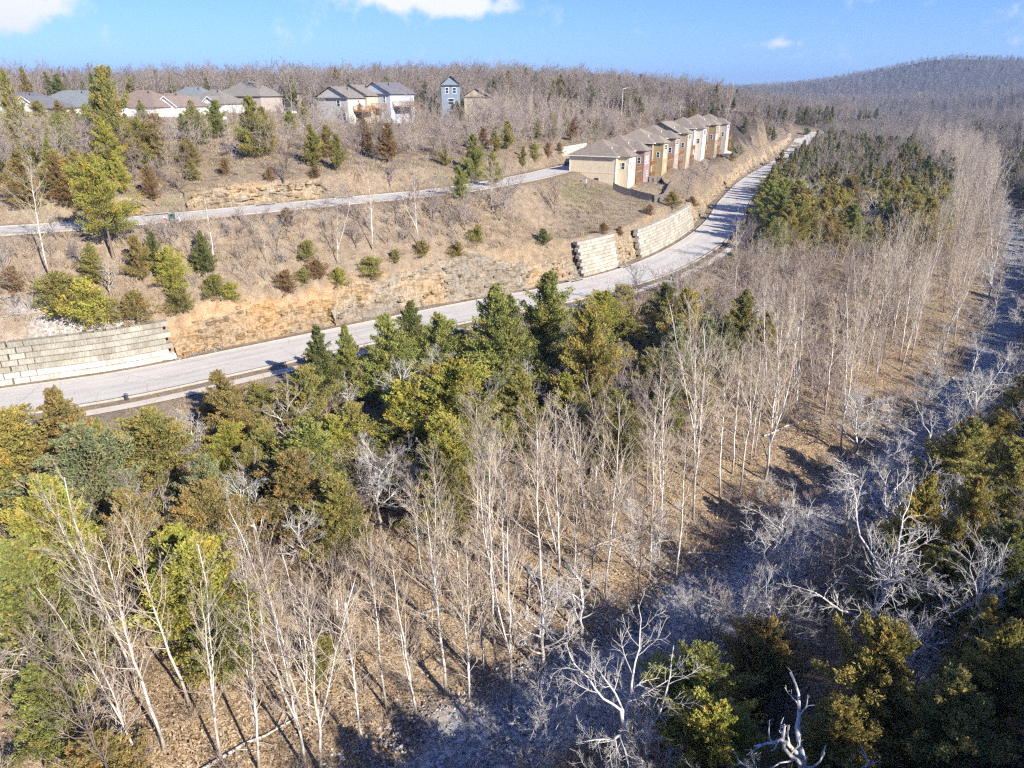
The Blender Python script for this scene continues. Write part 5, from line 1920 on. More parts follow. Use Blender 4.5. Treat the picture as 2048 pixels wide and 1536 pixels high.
    m = (s['ta'] < -9) & (s['ta'] > -60) & in_view(s, 60) & (s['px'] > 1120) & (s['px'] < 1640) & (s['py'] < 760) & (s['py'] > 440) & (s['tc'] > 18) & away_from(x, y, hero_pts, 1.8)
    s = sub(s, m)
    for i in range(len(s['x'])):
        loc = (s['x'][i], s['y'][i], s['z'][i])
        u = rr.uniform()
        if u < .22:
            STUFF_PTS['bare_wood'].append((*loc, rr.uniform(.4, .75), int(rr.integers(4))))
        elif u < .24:
            t = ['mauve', 'pale', 'grey'][int(rr.integers(3))]
            plant('oak', loc, rr.uniform(4.5, 8), t, relate(f'small {t} bare tree', loc, 5), f'{t} bare trees inside the bend', rr.uniform(.8, 1.1))
        elif u < .30:
            plant('sycamore', loc, rr.uniform(8, 12), 'pale', relate('slim pale tree', loc, 9), 'slim pale trees inside the bend', rr.uniform(.8, 1.1), lean=syc_lean())
        else:
            STUFF_PTS['brush'].append((*loc, rr.uniform(.7, 1.5), int(rr.integers(4))))
    print('scrub', len(s['x']))

    # --- right bank of the creek (also the wooded hill beside the camera that throws the shade)
    x, y = jitter_grid(-30, 300, -70, 440, 4.2, rr)
    s = site(x, y)
    m = (s['tc'] < -4.5) & (s['tc'] > -75) & away_from(x, y, hero_pts, 2.6) & (np.hypot(x, y) > 9)
    cam_low = (s['z'] + 12 > 24) & (np.hypot(x, y) < 14)
    m &= ~cam_low
    s = sub(s, m)
    seen = in_view(s, 260)
    cast = (s['y'] < 170) & (s['tc'] < -12)
    cnt = {'cedar': 0, 'oak': 0}
    for i in np.argsort(np.where(seen, s['d'], 1e5)):
        if not (seen[i] or cast[i]):
            continue
        loc = (s['x'][i], s['y'][i], s['z'][i])
        ced = rr.uniform() < (.45 if s['y'][i] < 130 else .62)
        deep = s['tc'][i] < -28
        hh = rr.uniform(6.5, 10) if deep else rr.uniform(4.5, 8)
        far_ = 'near the creek' if not deep else 'up the right hillside'
        if not seen[i] and rr.uniform() < .25:
            continue
        if seen[i] and ced and cnt['cedar'] < 60:
            t = ['olive', 'golden', 'golden', 'olive-brown'][int(rr.integers(4))]
            plant('cedar', loc, hh, t, relate(f'{t} cedar', loc, hh), f'{t} cedars of the right bank {far_}', rr.uniform(.9, 1.15))
            cnt['cedar'] += 1
        elif seen[i] and not ced and cnt['oak'] < 50:
            t = ['silver', 'grey'][int(rr.integers(2))]
            plant('oak', loc, hh * 1.05, t, relate(f'{t} bare tree', loc, hh), f'{t} bare trees of the right bank {far_}', rr.uniform(.85, 1.1))
            cnt['oak'] += 1
        else:
            STUFF_PTS['cedar_wood' if ced else 'bare_wood'].append((*loc, hh / 9.0, int(rr.integers(3 if ced else 4))))
    print('bank', cnt)

    # --- whitish trees hanging over the creek bed
    x, y = jitter_grid(-30, 170, 22, 260, 3.6, rr)
    s = site(x, y)
    m = (((s['tc'] < -2.0) & (s['tc'] > -11)) | ((s['tc'] > 2.6) & (s['tc'] < 6))) & in_view(s, 60) & away_from(x, y, hero_pts, 2.0) & (rr.uniform(size=len(x)) < .75)
    s = sub(s, m)
    for i in range(len(s['x'])):
        loc, hh = (s['x'][i], s['y'][i], s['z'][i]), rr.uniform(4.5, 9.0)
        u2 = rr.uniform()
        if u2 < .32:
            STUFF_PTS['bare_wood'].append((*loc, hh / 9.5, 6))
        elif u2 < .5:
            plant('oak', loc, hh, 'silver', relate('silvery creekside tree', loc, hh), 'x', rr.uniform(.9, 1.3), lean=(rr.normal() * .12, rr.normal() * .12))
        else:
            STUFF_PTS['brush'].append((*loc, rr.uniform(.6, 1.2), 2))
    print('creekside', len(s['x']))

    # --- slope between the roads
    x, y = jitter_grid(-90, 90, 70, 200, 1.6, rr)
    s = site(x, y)
    m = (s['ta'] > CUT0 + 3.5) & (s['tb'] < -WB - 2.2) & in_view(s, 60) & keep_clear(x, y) & (s['px'] < 1420) & away_from(x, y, hero_pts, 1.5)
    s = sub(s, m)
    dens = fbm(s['x'] / 9, s['y'] / 9, 41, 3)
    for i in range(len(s['x'])):
        loc = (s['x'][i], s['y'][i], s['z'][i])
        open_ = s['px'][i] > 1040
        u = rr.uniform()
        up = s['tb'][i] > -13
        if open_:
            if u < .4:
                STUFF_PTS['brush'].append((*loc, rr.uniform(.15, .4), int(rr.integers(4))))
            continue
        if u < (.15 if up else .05) and s['px'][i] < 1000:
            t = ['mauve', 'grey', 'brown'][int(rr.integers(3))]
            if rr.uniform() < .55:
                STUFF_PTS['bare_wood'].append((*loc, rr.uniform(.35, .62), 7 + int(rr.integers(2))))
                continue
            plant('oak', loc, rr.uniform(3.5, 6), t, relate(f'small {t} bare tree', loc, 4), f'{t} small trees below the upper street', rr.uniform(.85, 1.2))
        elif u < .62 + (dens[i] - .5) * 2.2:
            STUFF_PTS['brush'].append((*loc, rr.uniform(.35, .95) * (1.2 if up else .8), int(rr.integers(4))))
    print('slope', len(s['x']))

    # --- above the upper street up to the houses
    x, y = jitter_grid(-190, 120, 85, 330, 3.0, rr)
    s = site(x, y)
    m = (s['tb'] > WB + 6) & (s['ta'] > CUT0 + 12) & in_view(s, 80) & keep_clear(x, y) & (s['py'] > 235) & away_from(x, y, hero_pts, 2.0)
    s = sub(s, m)
    dens = fbm(s['x'] / 22, s['y'] / 22, 51, 3)
    for i in range(len(s['x'])):
        loc = (s['x'][i], s['y'][i], s['z'][i])
        u = rr.uniform()
        lim = 200 if rr.uniform() < .3 else 226 if s['px'][i] < 520 else 236 if 620 < s['px'][i] < 830 else 220 if s['px'][i] < 925 else 0
        hmax = max(.6, CAM_Z + s['y'][i] * ray(s['px'][i], lim)[2] / ray(s['px'][i], lim)[1] - s['z'][i]) if lim else 20
        left = s['px'][i] < 330
        wood = s['px'][i] > 1000
        third = 'at left' if s['px'][i] < 400 else 'in the centre' if s['px'][i] < 880 else 'left of the row houses'
        clear = in_poly(np.array([s['px'][i]]), np.array([s['py'][i]]), [(330, 340), (480, 270), (740, 320), (1000, 320), (1000, 360), (700, 380), (330, 400)])[0]
        if clear and u > .33:
            if u < .85:
                STUFF_PTS['brush'].append((*loc, rr.uniform(.3, .7), int(rr.integers(4))))
            continue
        pc = .20 if left else .06
        if u < pc:
            t = ['olive-brown', 'olive', 'mid green', 'rusty brown'][int(rr.integers(4))]
            plant('cedar', loc, min(hmax, rr.uniform(3.5, 7.5)), t, relate(f'{t} cedar', loc, 5), f'{t} cedars above the street {third}', rr.uniform(.85, 1.15))
        elif u < pc + (.46 if left else .5 if not wood else .55) * (.5 + dens[i]):
            if rr.uniform() < .3:
                if rr.uniform() < .78:
                    STUFF_PTS['bare_wood'].append((*loc, min(hmax, rr.uniform(7, 12)) / 16, 4 + int(rr.integers(2))))
                    continue
                plant('sycamore', loc, min(hmax, rr.uniform(7, 12)), 'pale', relate('slim pale tree', loc, 9), f'slim pale trees above the street {third}', rr.uniform(.9, 1.3))
            else:
                t = ['mauve', 'grey', 'brown', 'pale'][int(rr.integers(4))]
                if rr.uniform() < .72:
                    STUFF_PTS['bare_wood'].append((*loc, min(hmax, rr.uniform(5.5, 11)) / 10.5, 7 + int(rr.integers(2))))
                    continue
                plant('oak', loc, min(hmax, rr.uniform(5, 10)), t, relate(f'{t} bare tree', loc, 6), f'{t} bare trees above the street {third}', rr.uniform(.85, 1.15))
        elif u < .97:
            STUFF_PTS['brush'].append((*loc, min(hmax / 3, rr.uniform(.6, 1.4)), int(rr.integers(4))))
    print('above', len(s['x']))

    # --- scrub above the far stretch of the lower road
    x, y = jitter_grid(60, 260, 190, 520, 3.6, rr)
    s = site(x, y)
    m = (s['ta'] > CUT0 + 3.2) & (s['ta'] < 34) & in_view(s, 40) & keep_clear(x, y)
    s = sub(s, m)
    for i in range(len(s['x'])):
        loc = (s['x'][i], s['y'][i], s['z'][i])
        if s['y'][i] > 300 and rr.uniform() < .25:
            STUFF_PTS['cedar_wood' if rr.uniform() < .5 else 'bare_wood'].append((*loc, rr.uniform(.5, .9), int(rr.integers(3))))
        else:
            STUFF_PTS['brush'].append((*loc, rr.uniform(.5, 1.2), int(rr.integers(4))))

    # --- the wooded ridges
    for g, y0, y1, x0, x1, sc in [(6.0, 200, 420, -330, 300, 1.0), (8.0, 420, 760, -520, 620, 1.05), (13, 760, 1300, -100, 1100, 1.15), (15, 1300, 2300, 300, 1750, 1.15)]:
        x, y = jitter_grid(x0, x1, y0, y1, g, rr)
        s = site(x, y)
        up_left = (s['ta'] > 30) & (s['py'] < 238) & ((s['y'] > 222) | (s['px'] > 980))
        valley = (s['ta'] < -60) & (s['tc'] < -18)
        farr = s['y'] > 430
        m = (up_left | valley | farr) & in_view(s, 60) & keep_clear(x, y) & (np.abs(s['ta']) > 14) & (s['tc'] < 60) | (up_left & in_view(s, 60) & keep_clear(x, y) & (np.abs(s['ta']) > 14))
        m |= farr & in_view(s, 60) & (np.abs(s['ta']) > 14)
        s = sub(s, m)
        dens = fbm(s['x'] / 60, s['y'] / 60, 61, 3)
        for i in range(len(s['x'])):
            loc = (s['x'][i], s['y'][i], s['z'][i] - (0 if y0 < 760 else 2.8))
            pc = .10 + .5 * max(0, dens[i] - .52) * 2
            if valley[m][i] and s['y'][i] < 420:
                pc = .55
            if in_poly(np.array([s['px'][i]]), np.array([s['py'][i]]), [(1480, 245), (1660, 240), (1660, 262), (1500, 285), (1470, 262)])[0]:
                pc = .9
            if rr.uniform() < pc * (1 if y0 < 760 else .5):
                STUFF_PTS['cedar_wood'].append((*loc, rr.uniform(.7, 1.15) * sc, int(rr.integers(3))))
            else:
                STUFF_PTS['bare_wood'].append((*loc, rr.uniform(.75, 1.2) * sc, int(rr.integers(4))))
        print('ridge', y0, len(s['x']))


scatter_all()


# ------------------------------------------------------------------ masses nobody could count: instanced
def tinted(mat, colr):
    m = mat.copy()
    for n in list(m.node_tree.nodes):
        if n.type == 'OBJECT_INFO':
            for l in list(n.outputs['Color'].links):
                l.to_socket.default_value = (*colr, 1)
                m.node_tree.links.remove(l)
    return m


def hidden_collection(name, items):
    c = bpy.data.collections.new(name)
    for k, (nm, me, colr) in enumerate(items):
        me = me.copy()
        me.materials[0] = tinted(me.materials[0], colr)
        o = bpy.data.objects.new(f'{nm}_source_{k:02d}', me)
        c.objects.link(o)
    return c


def instancer(name, pts, coll, label=None, cat=None, lean=.05, squash=.12, seed=0):
    pts = np.array(pts, float)
    rr = np.random.default_rng(seed)
    n = len(pts)
    me = bpy.data.meshes.new(name)
    me.vertices.add(n)
    me.vertices.foreach_set('co', pts[:, :3].astype(np.float32).ravel())
    rot = np.stack([rr.normal(size=n) * lean, rr.normal(size=n) * lean, rr.uniform(0, 6.283, n)], 1)
    scl = pts[:, 3:4] * np.stack([1 + rr.normal(size=n) * squash, 1 + rr.normal(size=n) * squash, 1 + rr.normal(size=n) * squash], 1)
    for nm, ty, val in (('rot', 'FLOAT_VECTOR', rot), ('scl', 'FLOAT_VECTOR', scl)):
        a = me.attributes.new(nm, ty, 'POINT')
        a.data.foreach_set('vector', val.astype(np.float32).ravel())
    a = me.attributes.new('pick', 'INT', 'POINT')
    a.data.foreach_set('value', pts[:, 4].astype(np.int32))
    o = link(name, me)
    ng = bpy.data.node_groups.new(name + '_nodes', 'GeometryNodeTree')
    ng.interface.new_socket('Geometry', in_out='INPUT', socket_type='NodeSocketGeometry')
    ng.interface.new_socket('Geometry', in_out='OUTPUT', socket_type='NodeSocketGeometry')
    gi, go = ng.nodes.new('NodeGroupInput'), ng.nodes.new('NodeGroupOutput')
    ip = ng.nodes.new('GeometryNodeInstanceOnPoints')
    ci = ng.nodes.new('GeometryNodeCollectionInfo')
    ci.inputs['Collection'].default_value = coll
    ci.inputs['Separate Children'].default_value = True
    ci.inputs['Reset Children'].default_value = True
    ip.inputs['Pick Instance'].default_value = True
    nr = ng.nodes.new('GeometryNodeInputNamedAttribute'); nr.data_type = 'FLOAT_VECTOR'; nr.inputs['Name'].default_value = 'rot'
    ns = ng.nodes.new('GeometryNodeInputNamedAttribute'); ns.data_type = 'FLOAT_VECTOR'; ns.inputs['Name'].default_value = 'scl'
    np_ = ng.nodes.new('GeometryNodeInputNamedAttribute'); np_.data_type = 'INT'; np_.inputs['Name'].default_value = 'pick'
    er = ng.nodes.new('FunctionNodeEulerToRotation')
    lk = ng.links.new
    lk(gi.outputs[0], ip.inputs['Points'])
    lk(ci.outputs[0], ip.inputs['Instance'])
    lk(nr.outputs['Attribute'], er.inputs[0]); lk(er.outputs[0], ip.inputs['Rotation'])
    lk(ns.outputs['Attribute'], ip.inputs['Scale'])
    lk(np_.outputs['Attribute'], ip.inputs['Instance Index'])
    lk(ip.outputs[0], go.inputs[0])
    md = o.modifiers.new('scatter', 'NODES')
    md.node_group = ng
    tag(o, label, cat, None, 'stuff')
    return o


def far_cedar_mesh(seed):
    rr = np.random.default_rng(seed)
    V, Q, tone, *_ = cedar_leaf_data(rr, 9.0, 4.6, 110, 26, 0.52, 0.06, .45, .8)
    me = np_mesh('far_cedar', V, [Q], M['foliage'])
    a = me.attributes.new('shade', 'FLOAT', 'POINT')
    a.data.foreach_set('value', tone.astype(np.float32))
    return me


wood_coll = hidden_collection('bare_wood_sources', [('tree', FAR[0], (.27, .225, .195)), ('tree', FAR[1], (.31, .265, .235)), ('tree', FAR[2], (.25, .205, .175)), ('tree', FAR[3], (.33, .28, .24)),
                                                    ('tree', SYC[0][1], (.52, .44, .35)), ('tree', SYC[3][1], (.47, .40, .32)), ('tree', OAK[1][1], (.55, .52, .48)), ('tree', OAK[2][1], (.40, .335, .30)), ('tree', OAK[4][1], (.36, .30, .26))])
fc = [far_cedar_mesh(6500 + i) for i in range(3)]
ced_coll = hidden_collection('cedar_wood_sources', [('cedar', fc[0], TONE['olive']), ('cedar', fc[1], TONE['dark green']), ('cedar', fc[2], TONE['olive-brown'])])
brush_coll = hidden_collection('brush_sources', [('brush', BRUSH[0], (.42, .345, .28)), ('brush', BRUSH[1], (.47, .38, .285)), ('brush', BRUSH[2], (.34, .27, .24)), ('brush', BRUSH[3], (.46, .40, .35))])
print({k: len(v) for k, v in STUFF_PTS.items()})
instancer('bare_woods', STUFF_PTS['bare_wood'], wood_coll, 'grey leafless woods covering the ridges and far valley sides', 'woods', .04, .1, 1)
instancer('cedar_woods', STUFF_PTS['cedar_wood'], ced_coll, 'dark cedars mixed through the woods on the far ridges', 'woods', .03, .12, 2)
instancer('brush', STUFF_PTS['brush'], brush_coll, 'grey brown leafless brush on the slopes and roadsides', 'brush', .08, .15, 3)


# ------------------------------------------------------------------ ground litter, grass tufts and creek stones
def litter_mesh(seed, n=260, size=2.6):
    rr = np.random.default_rng(seed)
    c = np.stack([rr.uniform(-size, size, n), rr.uniform(-size, size, n), rr.uniform(0.01, .10, n)], 1)
    a = rr.uniform(0, 6.28, n)
    l = rr.uniform(.035, .075, n)
    u = np.stack([np.cos(a), np.sin(a), rr.normal(size=n) * .5], 1) * l[:, None]
    v = np.stack([-np.sin(a), np.cos(a), rr.normal(size=n) * .5], 1) * (l * .7)[:, None]
    V = np.stack([c - u, c + v, c + u, c - v], 1).reshape(-1, 3)
    return np_mesh('leaves', V, [np.arange(n * 4).reshape(n, 4)], M['leaf'])


def tuft_mesh(seed, n=110, size=1.0, h=.55):
    rr = np.random.default_rng(seed)
    c = np.stack([rr.normal(size=n) * size * .5, rr.normal(size=n) * size * .5, np.zeros(n)], 1)
    d = np.stack([rr.normal(size=n) * .45, rr.normal(size=n) * .45, np.ones(n)], 1) * (h * rr.uniform(.4, 1.2, n))[:, None]
    a = rr.uniform(0, 6.28, n)
    w = np.stack([np.cos(a), np.sin(a), np.zeros(n)], 1) * rr.uniform(.012, .03, n)[:, None]
    V = np.stack([c - w, c + w, c + d], 1).reshape(-1, 3)
    return np_mesh('grass', V, [np.arange(n * 3).reshape(n, 3)], M['straw'])


def stones_mesh(seed, n=80, size=1.6):
    rr = np.random.default_rng(seed)
    vs, fs = [], []
    base = np.array([(1, 0, 0), (-1, 0, 0), (0, 1, 0), (0, -1, 0), (0, 0, 1), (0, 0, -1), (.7, .7, .5), (-.7, .6, .55), (.6, -.7, .5), (-.6, -.6, .5)], float)
    tri_ = [(0, 6, 8), (6, 4, 8), (6, 2, 7), (6, 7, 4), (7, 1, 9), (7, 9, 4), (9, 3, 8), (9, 8, 4), (0, 2, 6), (2, 1, 7), (1, 3, 9), (3, 0, 8)]
    for k in range(n):
        r = rr.uniform(.04, .13) * (1.6 if rr.uniform() < .08 else 1)
        o = np.array([rr.uniform(-size, size), rr.uniform(-size, size), r * .25])
        q = base * np.array([r, r * rr.uniform(.6, 1), r * rr.uniform(.4, .75)]) * rr.uniform(.8, 1.2, (10, 1))
        a = rr.uniform(0, 6.28)
        q = np.stack([q[:, 0] * math.cos(a) - q[:, 1] * math.sin(a), q[:, 0] * math.sin(a) + q[:, 1] * math.cos(a), q[:, 2]], 1) + o
        fs += [tuple(i + len(vs) for i in t) for t in tri_]
        vs += [tuple(p) for p in q]
    return np_mesh('stones', np.array(vs), [np.array(fs)], M['pebble'])


def island_mat(name, stops, translucent=False):
    m, nt, b = new_mat(name)
    g = N(nt, 'ShaderNodeNewGeometry')
    r = ramp(nt, stops)
    nt.links.new(g.outputs['Random Per Island'], r.inputs[0])
    nt.links.new(r.outputs[0], b.inputs['Base Color'])
    return m


M['leaf'] = island_mat('dead_leaves', [(0, (.15, .09, .05)), (.35, (.29, .18, .10)), (.7, (.43, .30, .195)), (1, (.60, .50, .38))])
M['straw'] = island_mat('dry_grass', [(0, (.17, .125, .075)), (.5, (.34, .265, .165)), (1, (.50, .42, .29))])
M['pebble'] = island_mat('creek_stone', [(0, (.14, .137, .13)), (.5, (.31, .305, .295)), (1, (.56, .55, .53))])


def plain_collection(name, meshes):
    c = bpy.data.collections.new(name)
    for k, me in enumerate(meshes):
        c.objects.link(bpy.data.objects.new(f'{name}_{k:02d}', me))
    return c


def ground_cover():
    rr = np.random.default_rng(88)
    x, y = jitter_grid(-60, 120, 22, 170, 2.6, rr)
    s = site(x, y)
    m = (s['ta'] < -11) & (s['tc'] > 3.2) & in_view(s, 40, 0) & (s['d'] < 120)
    s = sub(s, m)
    pts = np.stack([s['x'], s['y'], s['z'], rr.uniform(.8, 1.2, len(s['x'])), rr.integers(0, 3, len(s['x']))], 1)
    instancer('leaf_litter', pts, plain_collection('leaf_sources', [litter_mesh(1 + i) for i in range(3)]), 'brown fallen leaves covering the ground of the grove', 'leaf litter', .05, .1, 11)
    x, y = jitter_grid(-100, 130, 50, 230, 1.55, rr)
    s = site(x, y)
    a_road = np.abs(s['ta'])
    verge = (a_road > WA + 3.9) & (s['ta'] < 0) & (a_road < 16)
    strip = (s['ta'] < -WA - .5) & (s['ta'] > -WA - 1.9)
    up = (s['ta'] > CUT0 + 3.0) & (np.abs(s['tb']) > WB + .9)
    foot = (s['ta'] > WA + .6) & (s['ta'] < CUT0 - .2)
    m = (verge | up | strip | foot) & in_view(s, 40, 0) & (s['d'] < 210) & keep_clear(x, y)
    dens = fbm(x / 6, y / 6, 71, 3)
    m &= rr.uniform(size=len(x)) < np.clip((dens - .3) * 2.4, .1, 1)
    s = sub(s, m)
    pts = np.stack([s['x'], s['y'], s['z'] - .02, rr.uniform(.5, 1.25, len(s['x'])) * np.where(np.abs(s['ta']) < CUT0, .45, 1), rr.integers(0, 4, len(s['x']))], 1)
    instancer('dry_grass', pts, plain_collection('grass_sources', [tuft_mesh(20 + i) for i in range(4)]), 'dry straw-coloured winter grass on slopes and verges', 'grass', .06, .15, 12)
    print('grass', len(pts))
    x, y = jitter_grid(-40, 120, 20, 180, 1.9, rr)
    s = site(x, y)
    m = (np.abs(s['tc']) < 4.8) & in_view(s, 60, 0)
    s = sub(s, m)
    pts = np.stack([s['x'], s['y'], s['z'], rr.uniform(.7, 1.3, len(s['x'])), rr.integers(0, 3, len(s['x']))], 1)
    # stony scree above the long wall
    x, y = jitter_grid(-90, -20, 60, 110, 1.9, rr)
    s = site(x, y)
    m = in_poly(s['px'], s['py'], GRAVEL_POLY) & (s['ta'] > CUT0 + 2.2)
    s = sub(s, m)
    p2 = np.stack([s['x'], s['y'], s['z'], rr.uniform(.5, .9, len(s['x'])), rr.integers(0, 3, len(s['x']))], 1)
    x, y = jitter_grid(-60, 70, 70, 210, 1.8, rr)
    s = site(x, y)
    m = (s['ta'] > WA + .9) & (s['ta'] < CUT0 + .4) & (s['px'] > 345) & (s['px'] < 1500) & (rr.uniform(size=len(x)) < .7)
    s = sub(s, m)
    p2 = np.concatenate([p2, np.stack([s['x'], s['y'], s['z'], rr.uniform(.5, .9, len(s['x'])), rr.integers(0, 3, len(s['x']))], 1)])
    st = plain_collection('stone_sources', [stones_mesh(40 + i) for i in range(3)])
    instancer('creek_stones', pts, st, 'grey loose stones of the dry creek bed', 'stones', .04, .1, 13)
    instancer('scree', p2, st, 'pale loose stones above the long wall and below the rock cuts', 'stones', .2, .1, 14)
    # low dark saplings and vines along the left edge of the creek
    x, y = jitter_grid(-30, 150, 24, 230, 2.6, rr)
    s = site(x, y)
    m = (s['tc'] > 2.5) & (s['tc'] < 13) & in_view(s, 40, 2) & (rr.uniform(size=len(x)) < .5)
    s = sub(s, m)
    pts = np.stack([s['x'], s['y'], s['z'], rr.uniform(.3, .9, len(s['x'])), rr.integers(1, 3, len(s['x']))], 1)
    x, y = jitter_grid(-20, 150, 22, 200, 3.0, rr)
    s = site(x, y)
    m = (s['tc'] < -4) & (s['tc'] > -30) & in_view(s, 40, 2)
    s = sub(s, m)
    p4 = np.stack([s['x'], s['y'], s['z'], rr.uniform(.4, 1.2, len(s['x'])), rr.integers(2, 4, len(s['x']))], 1)
    x, y = jitter_grid(-70, 130, 24, 200, 2.9, rr)
    s = site(x, y)
    m = (s['tc'] > 10) & (s['ta'] < -13) & in_view(s, 40, 2) & (rr.uniform(size=len(x)) < .8)
    s = sub(s, m)
    p3 = np.stack([s['x'], s['y'], s['z'], rr.uniform(.3, 1.2, len(s['x'])) ** 1.4 * 1.55, rr.integers(0, 4, len(s['x']))], 1)
    instancer('undergrowth', np.concatenate([pts, p3, p4]), brush_coll, 'bare twiggy undergrowth on the grove floor and creek edge', 'brush', .12, .15, 15)


ground_cover()


# ------------------------------------------------------------------ houses
def hip_roof(mb, x0, x1, y0, y1, z, rise, over=.5, gable=None, th=.16):
    """hipped (or gabled: gable = 'x0','x1','y0','y1' ends) roof with a fascia"""
    x0, x1, y0, y1 = x0 - over, x1 + over, y0 - over, y1 + over
    w, d = x1 - x0, y1 - y0
    g = gable or ()
    if d >= w:
        xm = (x0 + x1) / 2
        a = (xm, y0 if 'y0' in g else y0 + w / 2 * .95, z + rise)
        b = (xm, y1 if 'y1' in g else y1 - w / 2 * .95, z + rise)
        vs = [(x0, y0, z), (x1, y0, z), (x1, y1, z), (x0, y1, z), a, b]
        fs = [(1, 2, 5, 4), (3, 0, 4, 5)] + ([] if 'y0' in g else [(0, 1, 4)]) + ([] if 'y1' in g else [(2, 3, 5)])
    else:
        ym = (y0 + y1) / 2
        a = (x0 if 'x0' in g else x0 + d / 2 * .95, ym, z + rise)
        b = (x1 if 'x1' in g else x1 - d / 2 * .95, ym, z + rise)
        vs = [(x0, y0, z), (x1, y0, z), (x1, y1, z), (x0, y1, z), a, b]
        fs = [(0, 1, 5, 4), (2, 3, 4, 5)] + ([] if 'x1' in g else [(1, 2, 5)]) + ([] if 'x0' in g else [(3, 0, 4)])
    n = len(vs)
    low = [(p[0], p[1], z - th) for p in vs[:4]]
    mb.add(vs + low, fs + [(1, 0, n, n + 1), (2, 1, n + 1, n + 2), (3, 2, n + 2, n + 3), (0, 3, n + 3, n), (n + 3, n + 2, n + 1, n)])


def window(parent, face, c, z, w, h, pos, depth=.05, mull=False, frame_mat=None):
    """face: 'x+','y-','x-','y+' ; pos: coordinate of the wall plane; c: centre along the wall"""
    def bx(mb, a0, a1, z0, z1, d0, d1):
        if face == 'y-': mb.box(a0, a1, pos - d1, pos - d0, z0, z1)
        elif face == 'y+': mb.box(a0, a1, pos + d0, pos + d1, z0, z1)
        elif face == 'x+': mb.box(pos + d0, pos + d1, a0, a1, z0, z1)
        else: mb.box(pos - d1, pos - d0, a0, a1, z0, z1)
    f = MB()
    t = .1
    bx(f, c - w / 2 - t, c - w / 2, z - t, z + h + t, 0, depth + .03)
    bx(f, c + w / 2, c + w / 2 + t, z - t, z + h + t, 0, depth + .03)
    bx(f, c - w / 2, c + w / 2, z - t, z, 0, depth + .03)
    bx(f, c - w / 2, c + w / 2, z + h, z + h + t, 0, depth + .03)
    bx(f, c - w / 2, c + w / 2, z + h / 2 - .03, z + h / 2 + .03, .02, depth + .01)
    if mull:
        bx(f, c - .04, c + .04, z, z + h / 2 - .03, .02, depth + .01)
        bx(f, c - .04, c + .04, z + h / 2 + .03, z + h, .02, depth + .01)
    o = f.build('window', frame_mat or M['trim'], parent)
    p = MB()
    bx(p, c - w / 2, c + w / 2, z, z + h, .004, .02)
    p.build('pane', M['glass'], o)
    return o


def deck(parent, x0, x1, y0, y1, z, ground, rail_mat, posts=True):
    d = MB()
    n = int((y1 - y0) / .3)
    for i in range(n):
        d.box(x0, x1, y0 + i * (y1 - y0) / n, y0 + (i + .92) * (y1 - y0) / n, z - .06, z)
    d.box(x0, x1, y0, y0 + .1, z - .3, z - .065); d.box(x0, x1, y1 - .1, y1, z - .3, z - .065); d.box(x1 - .1, x1, y0 + .1, y1 - .1, z - .3, z - .065)
    o = d.build('deck', M['wood'], parent)
    r = MB()
    for (a, b) in (((x0, y0), (x1, y0)), ((x1, y0), (x1, y1)), ((x0, y1), (x1, y1))):
        L = math.hypot(b[0] - a[0], b[1] - a[1])
        k = max(2, int(L / .28))
        for i in range(k + 1):
            px_, py_ = a[0] + (b[0] - a[0]) * i / k, a[1] + (b[1] - a[1]) * i / k
            r.box(px_ - .03, px_ + .03, py_ - .03, py_ + .03, z + .004, z + 1.0)
        r.box(min(a[0], b[0]) - .05, max(a[0], b[0]) + .05, min(a[1], b[1]) - .05, max(a[1], b[1]) + .05, z + 1.004, z + 1.08)
    r.build('railing', rail_mat, o)
    if posts:
        for (px_, py_) in ((x1 - .12, y0 + .12), (x1 - .12, y1 - .12), (x1 - .12, (y0 + y1) / 2)):
            m = MB(); m.box(px_ - .09, px_ + .09, py_ - .09, py_ + .09, ground, z - .305)
            m.build('post', M['wood'], o)
    return o


ROOF_BROWN = shingle('brown_grey_shingles', (.235, .195, .155))
ROOF_TAN = shingle('tan_grey_shingles', (.27, .225, .175))


